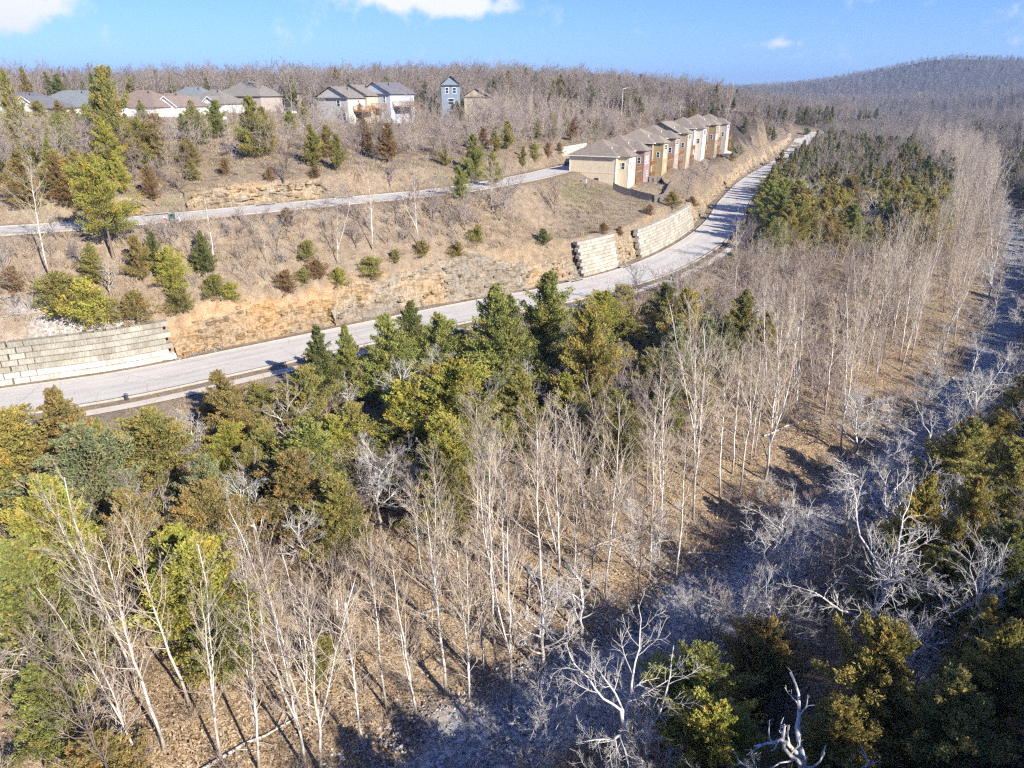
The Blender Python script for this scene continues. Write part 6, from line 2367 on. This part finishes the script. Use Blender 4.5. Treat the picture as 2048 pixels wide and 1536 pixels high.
def row_house(px, py, z, label, col, roofm, head=27.0, L=12.5, W=11.5, hgt=7.2, gable=False, red=False, bump2=True, first=False):
    p = at(px, py, z)
    root = empty('row_house', p, R(-head), label, 'house', None)
    root['group'] = 'row houses stepping along the road bend'
    wm = siding('siding_' + label.split()[0], col, True)
    w = MB()
    w.box(-W, 0, 0, L, -2.2, hgt)
    w.box(0.003, 2.6, 1.4, 6.6, -2.2, hgt - .02)
    if gable:
        w.add([(-W, 0, hgt), (0, 0, hgt), (-W / 2, 0, hgt + 3.1)], [(0, 1, 2)])
    w.build('wall', wm, root)
    # belt board and corner boards
    b = MB()
    b.box(-W - .02, .02, -.04, -.004, 3.25, 3.45)
    b.box(2.604, 2.64, 1.38, 6.62, 3.25, 3.45)
    for x in (-W - .03, -.16):
        b.box(x, x + .19, -.05, -.006, -2.0, hgt - .2)
    b.box(2.606, 2.65, 1.36, 1.52, -2.0, hgt - .2); b.box(2.606, 2.65, 6.48, 6.64, -2.0, hgt - .2)
    b.build('trim_board', wm, root)
    r = MB()
    if gable:
        hip_roof(r, -W, 0, 0, L, hgt, 3.2, .55, ('y0', 'y1'))
    else:
        hip_roof(r, -W, 0, 0, L, hgt, 3.3, .55)
    hip_roof(r, -3.5, 2.6, 1.4, 6.6, hgt - .02 + (0.004), 2.0, .5, ('x0',))
    ro = r.build('roof', roofm, root)
    gt = MB()
    gt.box(-W - .6, .6, -.66, -.56, hgt - .19, hgt - .04); gt.box(.56, .66, -.55, 1.0, hgt - .19, hgt - .04)
    gt.box(.02, .1, -.09, -.06, -1.5, hgt - .2); gt.box(-W - .1, -W - .02, -.09, -.06, -1.5, hgt - .2)
    gt.build('gutter', M['trim'], ro)
    fb = MB(); fb.box(-W - .03, .03, -.03, -.005, -2.2, .25); fb.build('foundation', M['curb'], root)
    v = MB(); v.cyl((-2.2, 3, hgt + .6), (-2.2, 3, hgt + 1.9), .09); v.cyl((-8, 9, hgt + 1.0), (-8, 9, hgt + 2.2), .09)
    v.build('vent_pipe', M['white'], ro)
    for k in range(3):
        window(root, 'x+', 2.6 + k * 1.15, 4.1, .55, 1.7, 2.6)
    window(root, 'x+', 4.6, 1.0, .7, 1.2, 2.6)
    if first:
        window(root, 'y-', -4.6, .9, .8, 1.15, 0, frame_mat=M['dark'])
    window(root, 'x+', 9.0, 3.5, 2.6, 2.3, 0.0, mull=True)
    window(root, 'x+', 9.0, .7, 2.6, 2.2, 0.0, mull=True)
    window(root, 'x+', 11.6, 4.4, .9, 1.4, 0.0)
    if hgt > 8:
        window(root, 'x+', 4.0, hgt - 1.9, 2.6, 1.2, 2.6, mull=True)
    window(root, 'y-', 1.3, 4.3, .8, 1.4, 1.4)
    deck(root, 0.02, 2.9, 6.8, 11.4, 3.4, -1.0, M['wood'])
    deck(root, 0.02, 2.9, 6.8, 10.4, .55, -1.5, M['wood'])
    st = MB()
    for k in range(5):
        st.box(2.95 + k * .28, 3.22 + k * .28, 7.2, 8.3, .35 - k * .22, .42 - k * .22)
    st.build('stair', M['wood'], root)
    if red:
        for k in range(3):
            ch = empty('deck_chair', tuple(Vector(p) + Matrix.Rotation(R(-head), 3, 'Z') @ Vector((1.9, 7.6 + k * 1.2, 3.405))), R(-head + 90 + k * 14), ['left', 'middle', 'right'][k] + ' one of three red chairs on the deck of the mauve house', 'chair', 'red chairs on a deck')
            c = MB(); c.box(-.35, .35, -.35, .35, .32, .42); c.build('seat', M['red'], ch)
            c = MB(); c.box(-.35, .35, .3, .42, .425, 1.15); c.build('backrest', M['red'], ch)
            for sx in (-.33, .23):
                for sy in (-.33, .23):
                    c = MB(); c.box(sx, sx + .1, sy, sy + .1, 0, .318); c.build('leg', M['red'], ch)
    return root


rows = [((1229, 377, 9.2), 'beige row house nearest the camera with bare end wall', (.66, .56, .40), ROOF_BROWN, {'first': True}),
        ((1262, 362, 9.2), 'mauve row house with red chairs on its deck', (.31, .215, .19), ROOF_BROWN, {'red': True, 'hgt': 7.4}),
        ((1301, 348, 9.2), 'golden olive row house third from the camera', (.37, .295, .165), ROOF_TAN, {'hgt': 8.2}),
        ((1326, 336, 9.4), 'rosy brown row house fourth from the camera', (.36, .275, .225), ROOF_BROWN, {'hgt': 8.4}),
        ((1352, 324, 9.8), 'tan row house with a gabled end, fifth from the camera', (.43, .35, .255), ROOF_TAN, {'gable': True, 'hgt': 8.6}),
        ((1384, 313, 10.0), 'off-white row house sixth from the camera', (.66, .60, .52), ROOF_BROWN, {'hgt': 9.0}),
        ((1411, 303, 10.2), 'dark olive row house seventh from the camera', (.30, .23, .14), ROOF_TAN, {'hgt': 9.2}),
        ((1434, 296, 10.4), 'grey row house at the far end of the row', (.46, .41, .35), ROOF_BROWN, {'hgt': 8.8})]
for (a, lab, col, rf, kw) in rows:
    row_house(*a, lab, col, rf, **kw)


def hill_house(px, py, z, rz, label, W, D, hgt, rise, col, roofcol, gables=(), gable_roof=None, garage=None, trimcol=None, wins=(), back_deck=None, group='houses on the hilltop', name='house'):
    p = at(px, py, z)
    print('house', label[:24], [round(float(q), 1) for q in p], 'ground', round(float(H(p[0:1], p[1:2])[0]), 1))
    root = empty(name, p, R(rz), label, 'house', group)
    wm = siding('siding_' + label.split()[0] + label.split()[1], col)
    rm = shingle('roof_' + label.split()[0] + label.split()[1], roofcol)
    w = MB(); w.box(-W / 2, W / 2, 0, D, -2.5, hgt)
    if gable_roof:
        for e in gable_roof:
            if e == 'y0': w.add([(-W / 2, 0, hgt), (W / 2, 0, hgt), (0, 0, hgt + rise * .97)], [(0, 1, 2)])
            if e == 'y1': w.add([(-W / 2, D, hgt), (W / 2, D, hgt), (0, D, hgt + rise * .97)], [(0, 2, 1)])
            if e == 'x0': w.add([(-W / 2, 0, hgt), (-W / 2, D, hgt), (-W / 2, D / 2, hgt + rise * .97)], [(0, 2, 1)])
            if e == 'x1': w.add([(W / 2, 0, hgt), (W / 2, D, hgt), (W / 2, D / 2, hgt + rise * .97)], [(0, 1, 2)])
    w.build('wall', wm, root)
    r = MB(); hip_roof(r, -W / 2, W / 2, 0, D, hgt, rise, .5, gable_roof)
    ro = r.build('roof', rm, root)
    v = MB(); v.cyl((W * .15, D * .4, hgt + rise * .3), (W * .15, D * .4, hgt + rise * .95), .12); v.build('vent_pipe', M['dark'], ro)
    for gi, (gx, gw, gd) in enumerate(gables):
        gh = gw * .36
        g = MB(); g.box(gx - gw / 2, gx + gw / 2, -gd, -.004, -2.5, hgt - .03)
        g.add([(gx - gw / 2, -gd, hgt - .03), (gx + gw / 2, -gd, hgt - .03), (gx, -gd, hgt + gh)], [(0, 1, 2)])
        go = g.build('front_bay', wm, root)
        t = MB()
        x0, x1, yy = gx - gw / 2 - .4, gx + gw / 2 + .4, -gd - .4
        zt, ze = hgt + gh + .15, hgt - .12
        back = D * .4
        t.add([(x0, yy, ze), (gx, yy, zt), (gx, back, zt), (x0, back, ze), (x1, yy, ze), (x1, back, ze)], [(0, 1, 2, 3), (1, 4, 5, 2)])
        t.build('gable_roof', rm, go)
        f = MB()
        for xa, xb in ((x0, gx), (gx, x1)):
            za, zb = (ze, zt) if xa == x0 else (zt, ze)
            f.add([(xa, yy - .02, za - .22), (xb, yy - .02, zb - .22), (xb, yy - .02, zb + .02), (xa, yy - .02, za + .02)], [(0, 1, 2, 3)])
        f.build('white_fascia', M['trim'], go)
        if garage is not None and gi == garage:
            d = MB()
            for k in range(4):
                d.box(gx - gw * .36, gx + gw * .36, -gd - .06, -gd - .004, .05 + k * .55, .57 + k * .55)
            d.build('garage_door', M['white'], root)
        else:
            window(root, 'y-', gx, .9, min(1.5, gw * .4), 1.3, -gd, mull=True)
    for (face, c, z0, ww, hh) in wins:
        pos = {'y-': 0, 'x+': W / 2, 'x-': -W / 2, 'y+': D}[face]
        window(root, face, c, z0, ww, hh, pos)
    if back_deck:
        deck(root, *back_deck, M['wood'])
    return root


GREY_R, SLATE_R, BROWN_R, TAUPE_R = (.20, .215, .215), (.16, .155, .165), (.245, .185, .15), (.22, .20, .175)
hill_house(22, 243, 24.0, -8, 'dark roofed house at the left edge with two white gables', 17, 11, 2.9, 3.2, (.62, .55, .46), SLATE_R, ((-1, 5, 1.5), (6.5, 6.5, 2.5)))
hill_house(128, 238, 24.0, -8, 'cream house with wide grey-green hipped roof', 18, 12, 3.0, 3.6, (.58, .54, .46), GREY_R, (), None, None, None, (('y-', -3, .9, 1.2, 1.3), ('y-', 3, .9, 1.2, 1.3)))
hill_house(262, 240, 24.0, -14, 'white house with brown roof behind the tall cedar', 15, 12, 3.0, 3.6, (.72, .70, .66), BROWN_R, ((-3, 6, 2.5),))
hill_house(325, 238, 24.0, -14, 'white house with brown roof and two white gables', 13, 10, 3.0, 3.0, (.74, .73, .70), BROWN_R, ((-2.5, 5.5, 2), (4, 6, 3)), None, 1)
hill_house(365, 228, 24.6, -14, 'white house with slate grey hipped roof', 16, 13, 3.0, 4.0, (.72, .73, .74), GREY_R, (), None, None, None, (('y-', 3, .9, 1.2, 1.3),))
hill_house(412, 230, 24.4, -16, 'pale grey house with two small gables', 12, 10, 3.0, 3.4, (.60, .60, .58), TAUPE_R, ((-3, 4.5, 2), (3, 4.5, 2)))
hill_house(452, 226, 24.5, -16, 'tan brick house with brown gable right of the grey one', 14, 12, 3.0, 4.2, (.42, .32, .26), TAUPE_R, ((3.5, 5.5, 2),))
hill_house(478, 214, 26.2, -16, 'taupe roofed house behind the tan brick house', 15, 12, 3.0, 4.0, (.40, .34, .30), TAUPE_R, ())
hill_house(545, 206, 26.8, -10, 'low brown house with wide roof left of the skyline cedar', 17, 11, 3.2, 2.8, (.30, .24, .21), TAUPE_R, (), None, None, None, (('y-', -5, .5, 1.4, 2), ('y-', 0, .5, 1.6, 2), ('y-', 5, .5, 1.4, 2)))
# stepped duplexes in the centre, gabled ends to the camera, decks to the right
hill_house(668, 246, 22.9, -24, 'sage grey gabled house in the centre of the hilltop', 9.5, 12, 6.0, 2.6, (.47, .46, .41), TAUPE_R, (), ('y0', 'y1'), None, None, (('y-', 1.9, 4.0, .9, 1.3), ('y-', 3.4, .6, .9, 1.9)), (4.77, 7.4, 2, 8, 3.0, -2))
hill_house(706, 240, 23.4, -24, 'tan gabled house between sage and blue-grey houses', 9.5, 12, 6.0, 2.6, (.46, .40, .31), TAUPE_R, (), ('y0', 'y1'), None, None, (), (4.77, 7.4, 2, 9, 3.0, -2))
hill_house(752, 236, 23.8, -24, 'blue-grey gabled house with orange deck', 9.5, 12, 6.0, 2.8, (.42, .45, .50), SLATE_R, (), ('y0', 'y1'), None, None, (('y-', 3.0, 3.8, .7, 1.5),), (4.77, 7.6, 1, 9, 3.0, -2))
hill_house(903, 236, 23.6, 4, 'narrow tall slate-blue house with white trim', 5.0, 9, 8.4, 2.2, (.20, .245, .30), SLATE_R, (), ('y0', 'y1'), None, None, (('y-', -1.0, 6.3, .8, 1.4), ('y-', 1.0, 6.3, .8, 1.4), ('y-', 0, 3.4, 1.5, 1.5), ('y-', 0, .8, 1.3, 1.1)))
hill_house(952, 220, 25.2, -5, 'tan house half hidden by trees right of the blue house', 7, 8, 3.8, 2.2, (.45, .38, .27), TAUPE_R, (), ('y0', 'y1'))


# ------------------------------------------------------------------ fences
def fence(pts_px, label, mat, h=1.6, z=None, step=.16):
    P_ = place_base([p[0] for p in pts_px], [p[1] for p in pts_px]) if z is None else np.array([at(a, b, z) for a, b in pts_px])
    o0 = P_[0]
    root = empty('fence', o0, 0, label, 'fence')
    for a, b in zip(P_[:-1], P_[1:]):
        L = float(np.hypot(*(b - a)[:2]))
        n = max(1, int(L / 2.4))
        ang = math.atan2(b[1] - a[1], b[0] - a[0])
        for k in range(n):
            q0, q1 = a + (b - a) * k / n, a + (b - a) * (k + 1) / n
            gx, gy = np.linspace(q0[0], q1[0], 4), np.linspace(q0[1], q1[1], 4)
            gz = H(gx, gy)
            w = L / n
            mb = MB()
            m = int(w / step)
            for i in range(m):
                f = (i + .5) / m
                zz = float(np.interp(f, np.linspace(0, 1, 4), gz)) - q0[2]
                hh = h + random.uniform(-.05, .05)
                mb.box(f * w - step * .46, f * w + step * .46, -.012, .012, zz - .1, zz + hh)
            mb.build('fence_panel', mat, root, tuple(q0 - o0), ang)
            ps = MB(); ps.box(-.06, .06, .02, .14, float(gz[0] - q0[2]) - .4, float(gz[0] - q0[2]) + h + .1)
            ps.build('post', mat, root, tuple(q0 - o0), ang)
    return root


fence([(1226, 379), (1262, 390), (1309, 404), (1341, 377), (1322, 366), (1298, 364)], 'weathered grey board fence round the yard of the beige house', M['greywood'])
M['newwood'] = simple_mat('new_fence_wood', (.45, .30, .16), .85, .25, 2.0)
fence([(798, 231), (822, 232), (852, 231)], 'tan board fence right of the blue-grey house', M['newwood'], 1.9)


# ------------------------------------------------------------------ vehicles
def car(px, py, rz, label, paint, suv=False, pickup=False):
    p = place_base([px], [py])[0]
    root = empty('pickup_truck' if pickup else 'parked_car', (p[0], p[1], p[2] + .06), R(rz), label, 'truck' if pickup else 'car')
    pm = simple_mat('paint_' + label.split()[0], paint, .3, .04, spec=.5)
    hh = .25 if suv or pickup else 0
    prof = [(-2.25, .45), (-2.3, .75), (-2.15, .95 + hh * .5), (2.0, .92 + hh * .5), (2.25, .78), (2.3, .45)]
    if pickup:
        cab = [(-.6, .98), (-.45, 1.75), (.75, 1.75), (1.3, .98)]
    elif suv:
        cab = [(-2.1, 1.07), (-1.85, 1.7), (.5, 1.7), (1.15, 1.07)]
    else:
        cab = [(-1.7, .94), (-1.0, 1.42), (.35, 1.42), (1.15, .94)]
    b = MB()
    n = len(prof)
    vs = []
    for y, ins in ((-.88, .05), (-.8, 0), (.8, 0), (.88, .05)):
        vs += [(x * (1 - ins * .2), y, z + (ins * .3 if z < .6 else -ins * .6)) for x, z in prof]
    fs = [tuple(range(n)), tuple(reversed(range(3 * n, 4 * n)))]
    for q in range(3):
        fs += [(q * n + i, (q + 1) * n + i, (q + 1) * n + (i + 1) % n, q * n + (i + 1) % n) for i in range(n)]
    b.add(vs, fs)
    b.build('body', pm, root)
    c = MB()
    m = len(cab)
    vs = []
    for y, ins in ((-.8, 0), (-.66, 1), (.66, 1), (.8, 0)):
        pass
    lo = [(cab[0][0], cab[0][1]), (cab[3][0], cab[3][1])]
    hi = [(cab[1][0], cab[1][1]), (cab[2][0], cab[2][1])]
    z0 = cab[0][1] - .02
    c.add([(lo[0][0], -.8, z0), (lo[1][0], -.8, z0), (lo[1][0], .8, z0), (lo[0][0], .8, z0), (hi[0][0], -.62, hi[0][1]), (hi[1][0], -.62, hi[1][1]), (hi[1][0], .62, hi[1][1]), (hi[0][0], .62, hi[0][1])],
          [(0, 1, 5, 4), (1, 2, 6, 5), (2, 3, 7, 6), (3, 0, 4, 7), (4, 5, 6, 7)])
    c.build('glasshouse', M['glass'], root)
    r = MB(); r.box(hi[0][0] - .04, hi[1][0] + .04, -.66, .66, hi[0][1] + .004, hi[0][1] + .06, .02); r.build('car_roof', pm, root)
    for sx in (-1.4, 1.4):
        for sy in (-.86, .72):
            w = MB(); w.cyl((sx, sy, .33), (sx, sy + .16, .33), .33, n=14); wo = w.build('wheel', M['black'], root)
            rim = MB(); yy = sy - .01 if sy < 0 else sy + .16
            rim.cyl((sx, yy, .33), (sx, yy + .012, .33), .19, n=10); rim.build('rim', M['metalgrey'], wo)
    for sy in (-.65, .45):
        h = MB(); h.box(2.22, 2.3, sy, sy + .2, .7, .82); h.build('headlight', M['trim'], root)
    return root


car(433, 246, 160, 'white car parked on the hilltop street', (.8, .8, .8), suv=True)
car(578, 230, 150, 'white pickup parked left of the sage grey house', (.78, .78, .78), pickup=True)
car(1224, 287, 60, 'magenta car behind the roof of the beige house', (.16, .01, .06))
car(1141, 331, 65, 'black car parked beside the beige house', (.012, .013, .016), suv=True)


# ------------------------------------------------------------------ street furniture
def on_ground(px, py):
    return place_base([px], [py])[0]


def transformer(px, py, label, w=.8, h=1.0):
    p = on_ground(px, py)
    root = empty('transformer_box', p, R(20), label, 'utility box')
    m = MB(); m.box(-w / 2 - .1, w / 2 + .1, -w / 2 - .1, w / 2 + .1, -.2, .08); m.build('pad', M['curb'], root)
    m = MB(); m.box(-w / 2, w / 2, -w / 2, w / 2, .083, h, .05); m.build('cabinet', M['green'], root)
    m = MB(); m.box(-w / 2 - .04, w / 2 + .04, -w / 2 - .04, w / 2 + .04, h + .003, h + .07, .02); m.build('lid', M['green'], root)
    return root


def pedestal(px, py, label, mat, h=.95, w=.24):
    p = on_ground(px, py)
    root = empty('utility_pedestal', p, R(15), label, 'utility pedestal')
    m = MB(); m.box(-w / 2, w / 2, -w / 2, w / 2, -.15, h * .82, .02); m.build('post', mat, root)
    m = MB(); m.box(-w / 2 - .03, w / 2 + .03, -w / 2 - .03, w / 2 + .03, h * .82 + .003, h, .04); m.build('cap', mat, root)
    return root


def hydrant(px, py, label):
    p = on_ground(px, py)
    root = empty('fire_hydrant', p, 0, label, 'hydrant')
    m = MB(); m.cyl((0, 0, -.1), (0, 0, .08), .2, n=10); m.cyl((0, 0, .08), (0, 0, .62), .13, .12, n=10); m.build('barrel', M['red'], root)
    m = MB(); m.cyl((0, 0, .62), (0, 0, .70), .17, n=10); m.cyl((0, 0, .70), (0, 0, .84), .13, .04, n=10); m.build('bonnet', M['white'], root)
    m = MB(); m.cyl((-.24, 0, .46), (.24, 0, .46), .06, n=8); m.cyl((0, 0, .42), (0, -.24, .42), .075, n=8); m.build('outlet', M['red'], root)
    return root


transformer(1347, 562, 'green utility box beside the pavement at the bend')
pedestal(1341, 566, 'white pedestal just left of the green box at the bend', M['teal'], 1.0)
pedestal(1360, 561, 'short beige pedestal right of the green box at the bend', M['curb'], .7, .2)
transformer(345, 444, 'green utility box beside the upper street')
hydrant(330, 445, 'red hydrant with white top beside the upper street')
pedestal(360, 444, 'white pedestal right of the green box by the upper street', M['trim'], .8)
transformer(1552, 376, 'green utility box beside the far straight of the lower road')
hydrant(1543, 374, 'red hydrant beside the far straight of the lower road')
pedestal(1538, 425, 'teal pedestal beside the road before the thicket', M['teal'], 1.0, .4)
p = on_ground(254, 800)
root = empty('roadside_post', p, R(-25), 'dark roadside utility post on the grass strip of the lower road', 'utility pedestal')
m = MB(); m.box(-.17, .17, -.12, .12, -.15, .62, .02); m.build('post', simple_mat('dark_grey_plastic', (.07, .07, .075), .6, .1), root)
m = MB(); m.box(-.19, .19, -.14, .14, .623, .74, .03); m.build('cap', simple_mat('blue_grey_plastic', (.16, .18, .22), .5, .1), root)


def inlet(line, tan, i, t, label, L=3.0):
    p = line[i]
    ang = math.atan2(tan[i, 1], tan[i, 0])
    s = 1 if t > 0 else -1
    root = empty('storm_drain', (p[0] - tan[i, 1] * t, p[1] + tan[i, 0] * t, p[2]), ang, label, 'storm drain')
    m = MB(); m.box(-L / 2 - .2, L / 2 + .2, -.02 * s if s > 0 else -.9, .9 if s > 0 else .02, .165, .24); m.build('hood', M['curb'], root)
    m = MB(); m.box(-L / 2, L / 2, -.045, -.012, .03, .16); m.build('slot', M['dark'], root)
    m = MB(); m.cyl((0, .5 * s, .243), (0, .5 * s, .26), .3, n=14); m.build('lid', M['rust'], root)
    return root


for px, lab in ((1190, 'storm drain slot in the kerb before the short block wall'), (1292, 'storm drain slot in the kerb before the curved wall'), (1040, 'storm drain slot half hidden behind the tallest cedar')):
    inlet(LA, TA, sA_at(px), WA + .0, lab)
for px, lab in ((328, 'storm drain slot on the far kerb of the upper street by the hydrant'), (548, 'storm drain slot on the upper street below the cream ledge'), (705, 'storm drain slot on the upper street right of the cream ledge')):
    inlet(LB, TB, sB_at(px), WB + .0, lab)


def lid(px, t, label):
    i = sA_at(px)
    p = LA[i]
    root = empty('meter_cover', (p[0] - TA[i, 1] * t, p[1] + TA[i, 0] * t, p[2] + .0), 0, label, 'meter cover')
    m = MB(); m.cyl((0, 0, -.1), (0, 0, .05), .42, n=16); m.build('ring', M['rust'], root)
    m = MB(); m.cyl((0, 0, .053), (0, 0, .075), .34, n=16); m.build('lid', M['rust'], root)


lid(1392, -(WA + 1.1), 'left rusty round cover in the grass strip at the bend')
lid(1406, -(WA + 1.2), 'right rusty round cover in the grass strip at the bend')
lid(1176, -(WA + 1.1), 'rusty round cover in the grass strip behind the tall cedars')

# street lamp
p = on_ground(1243, 232)
root = empty('street_lamp', p, R(30), 'tall white street lamp above the row houses', 'street lamp')
m = MB(); m.cyl((0, 0, -.3), (0, 0, 9.2), .09, .05, n=10); m.build('pole', M['white'], root)
m = MB(); m.cyl((0, 0, 9.1), (1.9, 0, 9.5), .05, n=8); m.build('arm', M['white'], root)
m = MB(); m.box(1.7, 2.4, -.14, .14, 9.42, 9.56, .03); m.build('lamp_head', M['metalgrey'], root)

# concrete wall by the upper street
p0, p1 = on_ground(1126, 312), on_ground(1172, 300)
root = empty('concrete_wall', p0, 0, 'pale concrete block wall at the end of the upper street', 'retaining wall')
ang = math.atan2(p1[1] - p0[1], p1[0] - p0[0])
LW = float(np.hypot(*(p1 - p0)[:2]))
for c in range(4):
    n = max(4, int(LW / 1.5))
    for k in range(n):
        o = bpy.data.objects.new('block', big_blocks[(c + k) % 5])
        o.location = (math.cos(ang) * (k + (c % 2) * .5) * 1.5, math.sin(ang) * (k + (c % 2) * .5) * 1.5, c * .64 - .3)
        o.rotation_euler = (0, 0, ang)
        o.color = (.62, .62, .6, 1)
        COL.objects.link(o); o.parent = root

# white canopy in a back yard
p = on_ground(1449, 318)
root = empty('canopy_tent', p, R(-27), 'white canopy tent in the yard of the far row houses', 'tent')
m = MB(); m.add([(-2, -2, 2.2), (2, -2, 2.2), (2, 2, 2.2), (-2, 2, 2.2), (0, 0, 3.2), (-2, -2, 1.95), (2, -2, 1.95), (2, 2, 1.95), (-2, 2, 1.95)],
                [(0, 1, 4), (1, 2, 4), (2, 3, 4), (3, 0, 4), (0, 5, 6, 1), (1, 6, 7, 2), (2, 7, 8, 3), (3, 8, 5, 0)])
m.build('canopy', M['white'], root)
for sx in (-1.9, 1.9):
    for sy in (-1.9, 1.9):
        m = MB(); m.cyl((sx, sy, -.2), (sx, sy, 2.1), .05); m.build('leg', M['metalgrey'], root)

# air conditioner by the beige house
p = on_ground(1169, 366)
root = empty('air_conditioner', p, R(-27), 'grey air conditioner beside the beige house wall', 'air conditioner')
m = MB(); m.box(-.45, .45, -.45, .45, -.1, .9, .05); m.build('cabinet', M['metalgrey'], root)
m = MB(); m.cyl((0, 0, .903), (0, 0, .94), .36, n=14); m.build('fan_grille', M['dark'], root)

# broken dead stems in the grove
for k, (px, py, hgt, lab) in enumerate([(1187, 952, 3.2, 'broken dead stem with white top near the twin tall stems'), (1396, 832, 3.4, 'broken white stub in the upper grove'),
                                        (679, 1226, 3.0, 'left one of two broken white stubs in the lower grove'), (700, 1240, 3.2, 'right one of two broken white stubs in the lower grove')]):
    p = on_ground(px, py + 45)
    root = empty('broken_stem', p, R(40 * k), lab, 'dead tree')
    m = MB(); m.cyl((0, 0, -.2), (.05, .02, hgt * .5), .13, .11, n=8)
    o = m.build('trunk', M['bark'], root); o.color = (.3, .25, .2, 1)
    m = MB(); m.cyl((.05, .02, hgt * .5), (.14, .0, hgt), .115, .09, n=8); m.add([(.06, .0, hgt), (.2, .03, hgt), (.12, -.06, hgt + .3)], [(0, 1, 2)])
    o = m.build('bare_wood', M['bark'], root); o.color = (.8, .78, .74, 1)


def fallen_logs():
    rr = np.random.default_rng(55)
    x, y = jitter_grid(-40, 110, 26, 150, 9.0, rr)
    s = site(x, y)
    m = (s['tc'] > 3) & (s['ta'] < -16) & in_view(s, 0, 0) & (s['d'] < 115) & (s['px'] > 0) & (s['px'] < 2048) & (s['py'] < 1536)
    s = sub(s, m)
    for i in range(min(34, len(s['x']))):
        L = rr.uniform(3.5, 9)
        a = rr.uniform(0, math.pi)
        loc = np.array([s['x'][i], s['y'][i], s['z'][i]])
        n = 7
        q = np.linspace(-.5, .5, n) * L
        gx, gy = loc[0] + np.cos(a) * q + rr.normal(size=n) * .06, loc[1] + np.sin(a) * q + rr.normal(size=n) * .06
        gz = H(gx, gy)
        r0 = rr.uniform(.07, .14)
        Pm = np.stack([gx, gy, gz + r0 * .7], 1)[None] - loc
        rad = np.linspace(r0, r0 * .35, n)[None]
        root = empty('fallen_log', loc, 0, relate('fallen ' + ['grey', 'pale', 'brown'][i % 3] + ' log', loc, .3), 'log')
        root['group'] = root['label']
        o = link('trunk', tube_mesh('trunk', [(Pm, rad, 7)], M['twig']), root)
        b2, r2 = grow(rr, Pm, rad, 6, .35, 1.0, .8, .2, 1.4, 4, .3, .15, .5, .4, lambda t: 1.0, .012)
        o2 = link('branches', tube_mesh('branches', [(b2, r2, 4)], M['twig']), root)
        c = [(.36, .32, .28), (.55, .50, .43), (.22, .17, .13)][i % 3]
        o.color = o2.color = (*c, 1)


fallen_logs()

# ------------------------------------------------------------------ haze: thin even air over the whole valley
m = bpy.data.materials.new('haze_air')
m.use_nodes = True
nt = m.node_tree
nt.nodes.remove(nt.nodes['Principled BSDF'])
pv = nt.nodes.new('ShaderNodeVolumePrincipled')
pv.inputs['Color'].default_value = (0.40, 0.66, 1.0, 1)
pv.inputs['Density'].default_value = 0.00016
pv.inputs['Anisotropy'].default_value = 0.2
nt.links.new(pv.outputs[0], nt.nodes['Material Output'].inputs['Volume'])
hz = MB(); hz.box(-6500, 7500, -3500, 7500, -60, 190)
o = hz.build('haze', m)
tag(o, 'thin pale blue haze over the far hills', 'haze', None, 'stuff')


# ------------------------------------------------------------------ look-alikes beside the same landmark: say which one, counted from the left
def count_from_left():
    words = ['first', 'second', 'third', 'fourth', 'fifth', 'sixth', 'seventh', 'eighth', 'ninth', 'tenth', 'eleventh', 'twelfth']
    by = {}
    for o in COL.objects:
        if o.parent is None and 'label' in o and 'group' in o and o['group'] == o['label']:
            by.setdefault(o['label'], []).append(o)
    for lab, objs in by.items():
        if len(objs) == 1:
            del objs[0]['group']
            continue
        if len(objs) > len(words) or len(lab.split()) > 12:
            continue
        objs.sort(key=lambda o: float(project(o.location.x, o.location.y, o.location.z)[0]))
        for k, o in enumerate(objs):
            o['label'] = f'{lab}, {words[k]} from the left' if len(lab.split()) <= 12 else lab


count_from_left()
